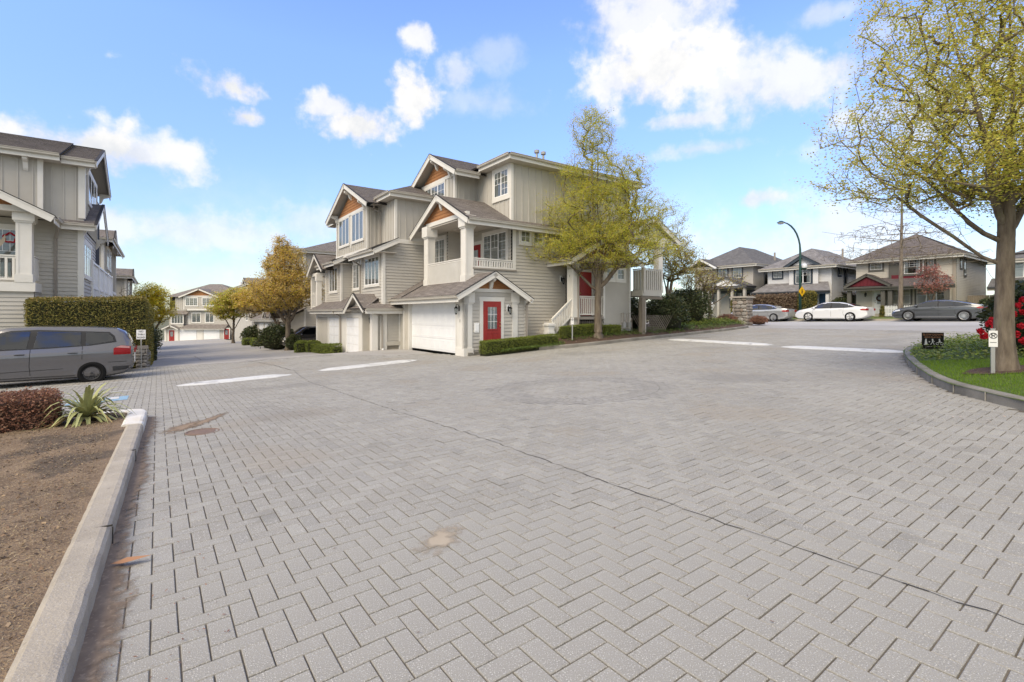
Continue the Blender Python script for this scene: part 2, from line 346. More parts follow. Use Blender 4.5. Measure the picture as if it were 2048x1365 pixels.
# paved court: joint-sand bed, pavers on it
court = uvpoly([(-18,-7.0),(-10.55,-7.0),(-10.55,-24),(14,-24),(19.0,-10.5),(22.2,-.6),(22.6,1.2),(8,3),(0,0.6),(-.3,2.2),(-2.3,2.4),(-4,5.5),(-7,5.1),(-9,5.5),(-10.6,6.4),(-18,6.4)])
M['sand'] = mat('joint_sand', (.165,.145,.118), .95, (.11,.098,.082), 1.2, bump=.3, bscale=150)
paving = sheet('paved_court', court, -.0085, 'sand', .7, kind='structure')
def inside(poly, P):
    x, y = P[:,0], P[:,1]; r = np.zeros(len(P),bool); n = len(poly)
    for i in range(n):
        (x0,y0),(x1,y1) = poly[i], poly[(i+1)%n]
        c = ((y0 > y) != (y1 > y)) & (x < (x1-x0)*(y-y0)/((y1-y0) or 1e-12)+x0); r ^= c
    return r
M['paver'] = mat('concrete_paver', (.335,.325,.298), .9, (.28,.271,.247), .45, bump=.4, bscale=160, island=[(.86,.86,.86),(1,1,1),(.93,.92,.905),(1.06,1.06,1.05),(.97,.96,.945),(.90,.89,.875),(1.02,1.02,1.02)],
                 spots=[(150,.60,(.62,.61,.58),.75),(110,.63,(.15,.14,.13),.55),(.45,.58,(.33,.29,.235),.35),(.30,.60,(.19,.185,.175),.35),(2.2,.66,(.17,.165,.15),.30)])
PL, PW, JT, CH = .225, .1125, .0034, .003
PN = math.hypot(PL,PW)
cells = []
for a in range(-185, 225):
    for b in range(-235, 80):
        k = (a-b) % 4
        if k == 0: cells.append((a*PW,b*PW,2*PW,PW))
        elif k == 3: cells.append((a*PW,b*PW,PW,2*PW))
cells = np.array(cells); ctr = np.c_[cells[:,0]+cells[:,2]/2, cells[:,1]+cells[:,3]/2]
wc = np.c_[O_[0]+ctr[:,0]*D2[0]+ctr[:,1]*D1[0], O_[1]+ctr[:,0]*D2[1]+ctr[:,1]*D1[1]]
planter_poly = KMAIN+[UV(20,6),UV(0,2)]
ok = inside(court, wc) & ~inside(ISLE, wc) & ~inside(planter_poly, wc) & (wc[:,1] > -1.5)
ok &= (np.abs(wc[:,0]) < 1.3*wc[:,1]+6) & (wc[:,1] < 34)
cells, ctr, wc = cells[ok], ctr[ok], wc[ok]
CC = (1.33,10.0); RO, RI = 1.60, 1.38                              # ring of soldiers in the court
rad = np.hypot(wc[:,0]-CC[0], wc[:,1]-CC[1])
order = np.argsort(np.hypot(wc[:,0],wc[:,1])+.0*wc[:,1])
def visible(p):                                                    # inside the frame
    d = max(p[1],.3); x = 1024+985*p[0]/d; y = 629+985*(1.5-G(*p))/d
    return -40 < x < 2090 and y < 1400
M4 = {}
def paver_mesh(h):                                                 # bevelled block, long side along u or v
    a, b = (PL/2-JT, PW/2-JT) if h else (PW/2-JT, PL/2-JT)
    m_ = MB(); V = [(-a,-b,-.05),(a,-b,-.05),(a,b,-.05),(-a,b,-.05),(-a,-b,-CH),(a,-b,-CH),(a,b,-CH),(-a,b,-CH),(-a+CH,-b+CH,0),(a-CH,-b+CH,0),(a-CH,b-CH,0),(-a+CH,b-CH,0)]
    F = [(8,9,10,11)]+[(i,(i+1)%4,4+(i+1)%4,4+i) for i in range(4)]+[(4+i,4+(i+1)%4,8+(i+1)%4,8+i) for i in range(4)]
    m_.idx(V,F); return m_.mesh('paver','paver')
pm = {True: paver_mesh(True), False: paver_mesh(False)}
near = [i for i in order if visible(wc[i]) and not (RI-.2 < rad[i] < RO+.2)][:300]
e = .3
for i in near:
    x, y = wc[i]; z = G(x,y); nx = -(G(x+e,y)-G(x-e,y))/(2*e); ny = -(G(x,y+e)-G(x,y-e))/(2*e)
    zc = Vector((nx+random.gauss(0,.006),ny+random.gauss(0,.006),1)).normalized(); xc = Vector((D2[0],D2[1],0)); yc = zc.cross(xc).normalized(); xc = yc.cross(zc)
    o = put(pm[bool(cells[i,2] > cells[i,3])],'paver',paving); zz = z+random.gauss(0,.0012)
    o.matrix_local = Matrix(((xc.x,yc.x,zc.x,x),(xc.y,yc.y,zc.y,y),(xc.z,yc.z,zc.z,zz),(0,0,0,1)))
rest_ = np.setdiff1d(np.arange(len(cells)), near)
Vs, Fs, nb = [], [], 0
simple, special = [], []
for i in rest_:
    (special if RI-.25 < rad[i] < RO+.25 else simple).append(i)
c = cells[simple]; n = len(c)
x0, y0, x1, y1 = c[:,0]+JT, c[:,1]+JT, c[:,0]+c[:,2]-JT, c[:,1]+c[:,3]-JT
top = np.stack([np.c_[x0+CH,y0+CH],np.c_[x1-CH,y0+CH],np.c_[x1-CH,y1-CH],np.c_[x0+CH,y1-CH]],1)
low = np.stack([np.c_[x0,y0],np.c_[x1,y0],np.c_[x1,y1],np.c_[x0,y1]],1)
al = np.concatenate([top,low],1).reshape(-1,2)
wx = np.c_[O_[0]+al[:,0]*D2[0]+al[:,1]*D1[0], O_[1]+al[:,0]*D2[1]+al[:,1]*D1[1]]
jit = np.repeat(RNG.normal(0,.0013,n),8)
z = GN(wx)+jit+np.tile(np.r_[np.zeros(4),-np.full(4,CH+.002)],n)
V8 = np.c_[wx,z]; b8 = np.arange(n)[:,None]*8
F8 = np.concatenate([b8+np.array([0,1,2,3])]+[b8+np.array([4+k,4+(k+1)%4,(k+1)%4,k]) for k in range(4)],0)
put(npmesh('paver_field',V8,F8,'paver'),'paver_field',paving,kind='stuff')
mb = MB()                                                          # pavers cut round the ring, and the ring itself
def addpoly(poly):
    if len(poly) < 3: return
    cx = sum(p[0] for p in poly)/len(poly); cy = sum(p[1] for p in poly)/len(poly)
    mb.face([(cx+(p[0]-cx)*.985,cy+(p[1]-cy)*.985,G(*p)) for p in poly])
for i in special:
    q = cells[i]; pl = [UV(q[0]+JT,q[1]+JT),UV(q[0]+q[2]-JT,q[1]+JT),UV(q[0]+q[2]-JT,q[1]+q[3]-JT),UV(q[0]+JT,q[1]+q[3]-JT)]
    d = Vector((wc[i][0]-CC[0],wc[i][1]-CC[1])).normalized()
    tp = [(p[0],p[1],(p[0]-CC[0])*d.x+(p[1]-CC[1])*d.y) for p in pl]
    tp = clip(tp,2,RO+.003,True) if rad[i] > (RO+RI)/2 else clip(tp,2,RI-.003,False)
    addpoly([p[:2] for p in tp])
nr = 84
for k in range(nr):
    a0, a1 = 2*math.pi*(k+.02)/nr, 2*math.pi*(k+.98)/nr
    addpoly([(CC[0]+r*math.cos(a),CC[1]+r*math.sin(a)) for r, a in ((RI,a0),(RO,a0),(RO,a1),(RI,a1))])
mb.build('paver_ring','paver',paving,kind='stuff')
# long settled joint that crosses the court, a dark open gap
mb = MB(); vv = -24
pts = []
while vv < -.6: pts.append((-6.99+.10*math.sin(vv*.9)*.25+random.uniform(-.018,.018)+(.45*max(0,(vv+4)/4)), vv)); vv += .11
for (ua,va),(ub,vb) in zip(pts,pts[1:]):
    w = random.uniform(.002,.007)
    mb.face([UV(ua-w,va)+(G(*UV(ua,va))+.0025,),UV(ub-w,vb)+(G(*UV(ub,vb))+.0025,),UV(ub+w,vb)+(G(*UV(ub,vb))+.0025,),UV(ua+w,va)+(G(*UV(ua,va))+.0025,)][::-1])
M['gap'] = mat('open_joint', (.045,.042,.038), .95)
mb.build('crack','gap',paving)

# concrete lane going down to the left, street on the right
M['lane'] = mat('lane_concrete', (.375,.36,.335), .92, (.32,.305,.285), .35, bump=.25, bscale=120, spots=[(140,.62,(.48,.47,.45),.5),(.8,.62,(.29,.27,.24),.5),(5,.70,(.24,.22,.20),.5)])
lane = uvpoly([(-10.6,6.4),(-9,5.5),(-7,5.1),(-4,5.5),(-2.3,2.4),(-.3,2.2),(-.3,6.3),(-1.3,6.7),(-1.3,17),(6,17.5),(6,27),(-.6,27.5),(-.6,110),(-11,125),(-11,40)])
sheet('lane', lane, .000, 'lane', 1.6, kind='structure')
M['street'] = mat('street_asphalt', (.36,.35,.335), .92, (.31,.30,.285), .3, bump=.25, bscale=120, spots=[(140,.63,(.48,.47,.45),.5)])
street = uvpoly([(31.9+.75,-60),(31.9+.75,60),(22.6,60),(24.9,2.6),(22.6,.9),(22.2,-.6),(19.0,-10.5),(17.5,-14),(20,-18),(22,-60)])
sheet('street', street, .002, 'street', 2.0, kind='structure')
sheet('street', uvpoly([(25.0,-60),(32.6,-60),(32.6,60),(25.0,60)]), .006, mat('street_newer_asphalt',(.42,.415,.405),.92,(.37,.365,.36),.3,bump=.2,bscale=120), 2.0, kind='structure')
# cracks of the lane
mb = MB()
for line in ([(-8.9,5.45),(-7,5.12),(-4,5.48)],[(-6.6,-.6),(-6.75,2),(-7.0,4.2),(-7.05,5.1),(-7.6,8),(-8.3,14),(-8.2,22)],[(-7,5.1),(-6.1,6.2),(-6.6,7.4)],[(-7.3,5.6),(-6.5,5.9),(-5.6,5.6)]):
    for (a,b),(c_,d_) in zip(line,line[1:]):
        n = max(2,int(math.hypot(c_-a,d_-b)/.25)); pr = None
        for k in range(n+1):
            t = k/n; x, y = UV(a+(c_-a)*t+random.uniform(-.03,.03),b+(d_-b)*t+random.uniform(-.03,.03)); w = random.uniform(.008,.02); q = ((x-w,y,G(x,y)+.005),(x+w,y,G(x,y)+.005))
            if pr: mb.face([pr[0],pr[1],q[1],q[0]])
            pr = q
mb.build('lane_crack','gap',None,kind='structure')

# painted marks
def strip(name, pts, m, off=.006, parent=paving, cell=.35): return sheet(name, ccw(pts), off, m, cell, parent)
strip('parking_line', uvpoly([(-18,1.02),(-10.55,.42),(-10.55,.52),(-18,1.12)]), 'paint')
strip('parking_line', uvpoly([(-18,3.6),(-10.5,2.62),(-10.5,2.72),(-18,3.7)]), 'paint')
strip('parking_line', uvpoly([(-18,-2.1),(-10.7,-2.1),(-10.7,-2.0),(-18,-2.0)]), 'paint')
bl = strip('accessible_bay_mark', uvpoly([(-11.75,-4.1),(-10.74,-4.1),(-10.74,-3.3),(-11.75,-3.3)]), 'bluepaint')
mb = MB()                                                          # white wheelchair figure on the blue square
def flat(pts, off=.011): mb.face([UV(a,b)+(Guv(a,b)+off,) for a,b in pts])
for k in range(20):
    a0, a1 = R(-60+k*13), R(-60+(k+1)*13)
    flat([(-11.45+r*math.cos(a),-3.78+r*math.sin(a)) for r,a in ((.22,a0),(.30,a0),(.30,a1),(.22,a1))])
flat([(-11.6,-3.7),(-11.0,-3.75),(-11.0,-3.66),(-11.6,-3.6)]); flat([(-11.62,-3.55),(-11.05,-3.45),(-11.05,-3.36),(-11.62,-3.46)]); flat([(-11.05,-3.8),(-10.9,-3.8),(-10.9,-3.4),(-11.05,-3.4)])
mb.build('wheelchair_symbol','paint',bl)
# speed humps, four white pads
def bump(label, c0, c1, w, ):
    c0, c1 = Vector(c0), Vector(c1); d = (c1-c0); L = d.length; d.normalize(); n = Vector((-d.y,d.x)); mb = MB(); NS, NW = 26, 8; key = []
    for i in range(NS+1):
        t = i/NS; s = t*L; e = min(s,L-s); wd = w*min(1,.35+e/.55*.65); row = []
        for j in range(NW+1):
            q = j/NW*2-1; p = c0+d*s+n*(q*wd/2); h = .045*(1-q*q)*min(1,e/.5)+.006
            if j in (0,NW): h = -.012
            row.append((p.x,p.y,G(p.x,p.y)+h))
        key.append(row)
    for i in range(NS):
        for j in range(NW): mb.face([key[i][j],key[i+1][j],key[i+1][j+1],key[i][j+1]])
    o = mb.build('speed_hump','paint',smooth=True); tag(o,label,'speed hump','white painted speed humps'); return o
bump('white speed hump nearest the grey people carrier', (-8.75,12.85), (-6.72,14.95), .80)
bump('white speed hump in front of the big white garage door', (-6.2,15.85), (-3.75,19.1), .80)
bump('white speed hump beside the long planter kerb', (7.55,23.6), (9.55,18.1), .85)
bump('chipped white speed hump next to the curved kerb of the lawn', (9.55,17.35), (11.2,13.95), .85)

# kerbs: a rounded profile swept along a line
def kerb(name, path, w, h, m, closed=False, side=1, parent=None, sub=.5, base=-.12):
    pts = [Vector(p) for p in path]; P = []
    for a, b in zip(pts,pts[1:]):
        k = max(1,int((b-a).length/sub)); P += [a.lerp(b,i/k) for i in range(k)]
    P.append(pts[-1]); mb = MB(); rows = []
    for i, p in enumerate(P):
        d = (P[min(i+1,len(P)-1)]-P[max(i-1,0)]).normalized(); n = Vector((-d.y,d.x))*side; z = G(p.x,p.y); j = random.uniform(-.004,.004); jo = random.uniform(-.003,.003)
        rows.append([(p.x+n.x*o_,p.y+n.y*o_,z+q+(j if q > 0 else 0)) for o_, q in ((0,base),(.010+jo,h-.03),(.028+jo,h-.008),(.06,h),(w-.03,h),(w,h-.02),(w,base))])
    for i in range(len(rows)-1):
        for j in range(6): mb.face([rows[i][j],rows[i+1][j],rows[i+1][j+1],rows[i][j+1]][::side])
    mb.face(rows[0][::-1]); mb.face(rows[-1])
    return mb.build(name,m,parent,smooth=True,sharp=50,**({} if parent else {'kind':'structure'}))
def KU(v): return -10.34+(v+7.35)*.0216
kl = kerb('kerb', [UV(KU(-24),-24),UV(KU(-8.75),-8.75)], .20, .145, 'concrete', side=1, sub=.12)
kerb('painted_kerb_end', [UV(KU(-8.75)+.004,-8.75),UV(KU(-7.4),-7.4),UV(-10.39,-7.1),UV(-10.55,-6.96),UV(-11.1,-6.93)], .26, .152, 'kerbpaint', side=1, parent=kl, sub=.12)
kerb('kerb_return', [UV(-11.1,-6.95),UV(-18,-6.95)], .2, .15, 'concrete', side=1, parent=kl)
mb = MB()
for v_ in (-16.4,-13.15,-10.6):                                    # expansion joints
    a = [UV(KU(v_)+.003,v_),UV(KU(v_)-.165,v_+.02)]
    mb.bar(a[0]+(G(*a[0])+.140,),a[1]+(G(*a[1])+.140,),.004,.012); mb.bar(a[0]+(G(*a[0]),),a[0]+(G(*a[0])+.13,),.005,.006,up=(1,0,0))
mb.build('kerb_joint','gap',kl)
def smooth_path(p, n=2):
    for _ in range(n):
        q = [p[0]]
        for a, b in zip(p,p[1:]): q += [(a[0]*.75+b[0]*.25,a[1]*.75+b[1]*.25),(a[0]*.25+b[0]*.75,a[1]*.25+b[1]*.75)]
        p = q+[p[-1]]
    return p
ISLE_S = smooth_path(ISLE[:13])
ki = kerb('kerb', ISLE_S, .17, .155, 'kerb_dark', side=-1, sub=.3)
mb = MB()
for k in range(9,len(ISLE_S)-6,4):
    p = Vector(ISLE_S[k]); mb.bar((p.x,p.y,G(p.x,p.y)+.0),(p.x,p.y,G(p.x,p.y)+.13),.012,.012,up=(.6,.8,0))
mb.build('kerb_joint',mat('lime_streak',(.30,.285,.255),.9),ki)
KM_S = smooth_path(KMAIN)
kerb('kerb', KM_S, .16, .15, 'kerb_dark', side=1, sub=.5)
kerb('kerb', [UV(32.65,-60),UV(32.65,60)], .16, .13, 'concrete', side=-1, sub=2)
kerb('kerb', [UV(22.8,60),UV(24.9,4.2),(16.3,36.2)], .16, .13, 'concrete', side=1, sub=2)
M['farlawn'] = mat('verge_grass', (.10,.15,.03), .95, (.15,.17,.05), 3, bump=.5, bscale=60)
sheet('verge', uvpoly([(32.8,-60),(60,-60),(60,60),(32.8,60)]), .12, 'farlawn', 2.5, kind='structure')

# ---- beds
def segd(path,x,y):
    m = 1e9
    for (a,b),(c,d) in zip(path,path[1:]):
        q = (c-a)**2+(d-b)**2; t = max(0,min(1,((x-a)*(c-a)+(y-b)*(d-b))/q)); m = min(m,math.hypot(x-a-t*(c-a),y-b-t*(d-b)))
    return m
def isle_h(x,y):
    d = segd(ISLE_S,x,y); return G(x,y)+.13+.16*min(1,d/1.6)
M['turf'] = mat('turf_soil', (.06,.10,.015), .95, (.09,.12,.03), 8, bump=.6, bscale=60)
isle_in = [p for p in ISLE]
sheet('lawn_bed', ccw(isle_in), 0, 'turf', .35, zf=isle_h, kind='structure')
M['mulch'] = mat('bark_mulch', (.105,.065,.045), .95, (.05,.034,.026), 14, bump=.8, bscale=45, spots=[(60,.66,(.24,.17,.12),.7)])
def plant_h(x,y):
    d = max(0,segd(KM_S,x,y)-.15); u,_ = toUV(x,y)
    return G(x,y)+.125+.30*min(1,max(0,(u-1.0)/3.0))*min(1,d/1.1)
pb = ccw([(p[0]-.02,p[1]+.06) for p in KM_S]+[UV(23,8),UV(12,4),UV(9.8,2),UV(3.2,1.1),UV(3.2,.05)])
sheet('planting_bed', pb, 0, 'mulch', .25, zf=plant_h, kind='structure')
M['soil'] = mat('dry_soil', (.25,.18,.115), .97, (.15,.105,.068), 3.5, bump=1.0, bscale=70, spots=[(70,.60,(.40,.31,.20),.7),(1.2,.55,(.085,.068,.052),.75),(.8,.60,(.34,.27,.18),.5),(28,.62,(.36,.28,.18),.6),(45,.64,(.06,.045,.035),.7)])
def soil_h(x,y):
    u,v = toUV(x,y); e = min(1,max(0,(-10.64-u)/.25)); return G(x,y)+.128+e*(.035*(mnoise.noise((x*1.3,y*1.3,0)))+.018*mnoise.noise((x*6,y*6,3))+.008*mnoise.noise((x*17,y*17,5)))
sheet('soil_bed', ccw(uvpoly([(KU(-24)-.07,-24),(KU(-7.08)-.07,-7.08),(-18,-7.08),(-18,-24)])), 0, 'soil', .10, zf=soil_h, kind='structure')
# dry bits of thatch on the soil
n = 26000; u = -10.70-np.abs(RNG.beta(1,2.2,n))*4.2; v = RNG.uniform(-16.6,-7.4,n); P = np.c_[O_[0]+u*D2[0]+v*D1[0],O_[1]+u*D2[1]+v*D1[1]]
P = np.c_[P,[soil_h(a,b)+.004 for a,b in P]]; V,F = leaves(P,.014,.15,flat=2)
put(npmesh('dry_thatch',V,F,mat('dry_thatch',(.3,.22,.13),.9,island=[(.36,.28,.16),(.20,.13,.08),(.12,.085,.06),(.42,.34,.21),(.26,.18,.10)])),'dry_thatch',None,kind='stuff')
n = 3800; u = -10.72-np.abs(RNG.beta(1,2.0,n))*4.0; v = RNG.uniform(-16.4,-7.3,n); P = np.c_[O_[0]+u*D2[0]+v*D1[0],O_[1]+u*D2[1]+v*D1[1]]
P = np.c_[P,[soil_h(a,b)+.006 for a,b in P]]; V,F = leaves(P,.014,.55,flat=1.2)
put(npmesh('bark_chips',V,F,mat('bark_chip',(.2,.13,.08),.9,island=[(.10,.065,.045),(.24,.16,.10),(.045,.035,.03),(.34,.25,.16),(.16,.10,.07)])),'bark_chips',None,kind='stuff')
# dirt swept against the kerb and patches on the paving
M['dirt'] = mat('dirt_film', (.27,.205,.145), .97, (.19,.14,.10), 6, bump=.6, bscale=80, spots=[(45,.6,(.36,.28,.20),.6)])
def alpha_patch(m, thr=.48, sc=13):
    t = m.node_tree; b = [n for n in t.nodes if n.type == 'BSDF_PRINCIPLED'][0]; c_ = N('ShaderNodeTexCoord', t); g = N('ShaderNodeTexNoise', t); g.inputs['Scale'].default_value = sc; g.inputs['Detail'].default_value = 8; K(c_.outputs['Object'],g.inputs[0],t)
    at = N('ShaderNodeAttribute', t, attribute_name='fade'); ad = N('ShaderNodeMath', t, operation='ADD'); K(g.outputs[0],ad.inputs[0],t); K(at.outputs['Fac'],ad.inputs[1],t)
    r = N('ShaderNodeMapRange', t); K(ad.outputs[0],r.inputs[0],t); r.inputs[1].default_value = thr+.30; r.inputs[2].default_value = thr+.72; K(r.outputs[0],b.inputs['Alpha'],t)
M['film'] = mat('dust_film', (.27,.205,.145), .97, (.19,.14,.10), 6, spots=[(45,.6,(.36,.28,.20),.6)]); alpha_patch(M['film'])
M['sandfilm'] = mat('sand_stain', (.40,.345,.27), .97, (.36,.305,.235), 6); alpha_patch(M['sandfilm'],.55)
def patch(name, cu, cv, a, b, rot, m, off=.0035):
    mb = MB(); NR, NA = 10, 28; fd = []; cr, sr = math.cos(rot), math.sin(rot)
    V = []
    for i in range(NR+1):
        for k in range(NA):
            t = 2*math.pi*k/NA; r = i/NR; x, y = a*r*math.cos(t), b*r*math.sin(t); p = UV(cu+x*cr-y*sr,cv+x*sr+y*cr); V.append(p+(G(*p)+off,)); fd.append(1-r)
    mb.idx(V,[(i*NA+k,i*NA+(k+1)%NA,(i+1)*NA+(k+1)%NA,(i+1)*NA+k) for i in range(NR) for k in range(NA)])
    me = mb.mesh(name,m); at = me.attributes.new('fade','FLOAT','POINT'); at.data.foreach_set('value',fd); return put(me,name,paving)
patch('sand_stain',-8.66,-14.56,.36,.21,R(35),'sandfilm')
patch('dirt_patch',-9.85,-8.62,.75,.30,R(60),'film',.004)
patch('dirt_patch',-9.55,-8.3,.95,.16,R(62),'film',.0045)
mb = MB()                                                          # strip of dirt along the kerb
V, fd = [], []
for k in range(90):
    v_ = -17+k*.11
    for j, (du,f) in enumerate(((-.02,1.0),(.05,.70),(.10,.40),(.17,.15),(.28,-.1))):
        p = UV(KU(v_)+.01+du,v_); V.append(p+(G(*p)+.012-.010*j/4,)); fd.append(f*.9+.12*math.sin(v_*2.1))
mb.idx(V,[(k*5+j,k*5+j+1,(k+1)*5+j+1,(k+1)*5+j) for k in range(89) for j in range(4)])
me = mb.mesh('kerb_dirt','film'); at = me.attributes.new('fade','FLOAT','POINT'); at.data.foreach_set('value',fd); put(me,'kerb_dirt',paving,kind='stuff')
mb = MB(); mb.lathe([(.0,.006),(.16,.006),(.165,.0),(.19,.0),(.195,.007),(.21,.007),(.215,0)],24)
o = mb.build('valve_cover',mat('rusty_cast_iron',(.22,.15,.115),.85,(.15,.11,.09),20),smooth=False); o.location = UV(-9.69,-9.30)+(G(*UV(-9.69,-9.30))+.004,); tag(o,'round rusty valve cover set in the pavers beside the dirt patch','valve cover')
# ================================================================ BUILDING KIT
def p3(pl, c, s, z, off, sg): return (s, c+sg*off, z) if pl == 'v' else (c+sg*off, s, z)
def orient(pts, pl, sg):
    a = Vector(pts[1])-Vector(pts[0]); n = Vector((0,0,0))
    for i in range(len(pts)):
        p, q = Vector(pts[i]), Vector(pts[(i+1)%len(pts)]); n += p.cross(q)
    d = n.y if pl == 'v' else n.x
    return pts if d*sg > 0 else pts[::-1]
def clap(mb, pl, c, sg, poly, e=.152, t=.026, mi=0):
    z0 = math.floor(min(p[1] for p in poly)/e)*e; zm = max(p[1] for p in poly)
    while z0 < zm:
        q = clip(clip(poly,1,z0,True),1,z0+e,False)
        if len(q) > 2:
            mb.face(orient([p3(pl,c,s,z,.003+t*(1-(z-z0)/e),sg) for s,z in q],pl,sg),mi)
            b = [s for s,z in q if abs(z-z0) < 1e-6]
            if len(b) > 1: mb.face([p3(pl,c,min(b),z0,.003+t,sg),p3(pl,c,max(b),z0,.003+t,sg),p3(pl,c,max(b),z0,.002,sg),p3(pl,c,min(b),z0,.002,sg)],mi)
        z0 += e
def batten(mb, pl, c, sg, poly, e=.40, w=.05, t=.03, mi=0, s_off=.2):
    mb.face(orient([p3(pl,c,s,z,.004,sg) for s,z in poly],pl,sg),mi)
    s0 = min(p[0] for p in poly)+s_off
    while s0 < max(p[0] for p in poly)-.02:
        q = clip(clip(poly,0,s0,True),0,s0+w,False)
        if len(q) > 2:
            mb.face(orient([p3(pl,c,s,z,t,sg) for s,z in q],pl,sg),mi)
            z0, z1 = min(p[1] for p in q), max(p[1] for p in q)
            for s in (s0,s0+w): mb.face([p3(pl,c,s,z0,.003,sg),p3(pl,c,s,z1,.003,sg),p3(pl,c,s,z1,t,sg),p3(pl,c,s,z0,t,sg)],mi)
        s0 += e
def wall(par, style, pl, c, sg, poly, name='siding_wall', m=None, **k):
    mb = MB()
    if style == 'clap': clap(mb,pl,c,sg,poly,**k)
    elif style == 'batten': batten(mb,pl,c,sg,poly,**k)
    else: mb.face(orient([p3(pl,c,s,z,.004,sg) for s,z in poly],pl,sg))
    return mb.build(name if style != 'flat' else name, m or {'clap':'siding','batten':'batten','flat':'panel'}[style], par, **({'kind':'stuff'} if style != 'flat' else {}))
def slab(mb, pl, c, sg, s0, s1, z0, z1, o0, o1, mi=0):
    a = p3(pl,c,s0,z0,o0,sg); b = p3(pl,c,s1,z1,o1,sg); mb.box(a,b,mi)
def roof(par, pts, m='roof', th=.05, course=.14, name='roof', under='soffit'):
    """one roof plane with stepped shingle courses; pts are coplanar"""
    P = [Vector(p) for p in pts]; n = Vector((0,0,0))
    for i in range(len(P)): n += P[i].cross(P[(i+1)%len(P)])
    n.normalize()
    if n.z < 0: P.reverse(); n = -n
    d = (Vector((0,0,-1))+n*n.z).normalized(); t = n.cross(d)
    o = P[0]; q = [((p-o).dot(t),(p-o).dot(d)) for p in P]; b0 = min(x[1] for x in q); q = [(a,b-b0) for a,b in q]; bm = max(x[1] for x in q)
    mb = MB(); b = 0; base = o+d*b0
    def X(a,b,h): return base+t*a+d*b+n*h
    while b < bm:
        c_ = clip(clip(q,1,b,True),1,b+course,False)
        if len(c_) > 2:
            mb.face([X(a,k,.002+.012*(k-b)/course) for a,k in c_][::1],0,[(a,-k) for a,k in c_])
            e = [a for a,k in c_ if abs(k-b-course) < 1e-6]
            if len(e) > 1: mb.face([X(min(e),b+course,.014),X(max(e),b+course,.014),X(max(e),b+course,.001),X(min(e),b+course,.001)][::-1],2)
        b += course
    V = [X(a,k,0) for a,k in q]+[X(a,k,-th) for a,k in q]; k = len(q)
    mb.idx(V,[tuple(range(k,2*k))[::-1]],1); mb.idx(V,[(i,(i+1)%k,k+(i+1)%k,k+i)[::-1] for i in range(k)],2)
    return mb.build(name,[m,under,'dark'],par)
def gutter(par, p, q, m='gutter', name='gutter', fascia='trim'):
    p, q = Vector(p), Vector(q); mb = MB()
    mb.bar(p,q,.025,.19,1,off=-.115); mb2 = MB()
    d = (q-p).normalized(); sd = Vector((d.y,-d.x,0))
    prof = [(.013,.0),(.095,.0),(.115,.03),(.115,.085),(.135,.10),(.135,.12),(.12,.12),(.12,.105),(.10,.09),(.10,.02),(.02,.02),(.013,.10)]
    V = [e+sd*a+Vector((0,0,b-.06)) for e in (p,q) for a,b in prof]; k = len(prof)
    mb.idx(V,[(i,(i+1)%k,k+(i+1)%k,k+i) for i in range(k)]+[tuple(range(k))[::-1],tuple(range(k,2*k))],0)
    return mb.build(name,[m,fascia],par)
def rake(par, p, q, w=.04, h=.24, m='trim', name='rake_board'):
    mb = MB(); mb.bar(p,q,w,h,0,off=-h/2); mb.bar(p,q,w+.03,.05,0,off=-.035); mb.bar(p,q,w+.06,.022,1,off=.012); return mb.build(name,[m,'dark'],par)
def bracket(par, pl, c, sg, s, z, L=.45, m='trim'):
    mb = MB(); w = .07
    pr = [(0,0),(L,0),(L,-.11),(L*.8,-.16),(L*.45,-.2),(L*.25,-.42),(.02,-.5),(0,-.5)]
    if pl == 'u': mb.prism([(c+sg*a,z+b) for a,b in pr],'y',s-w,s+w)
    else: mb.prism([(c+sg*a,z+b) for a,b in pr],'x',s-w,s+w)
    return mb.build('bracket',m,par)
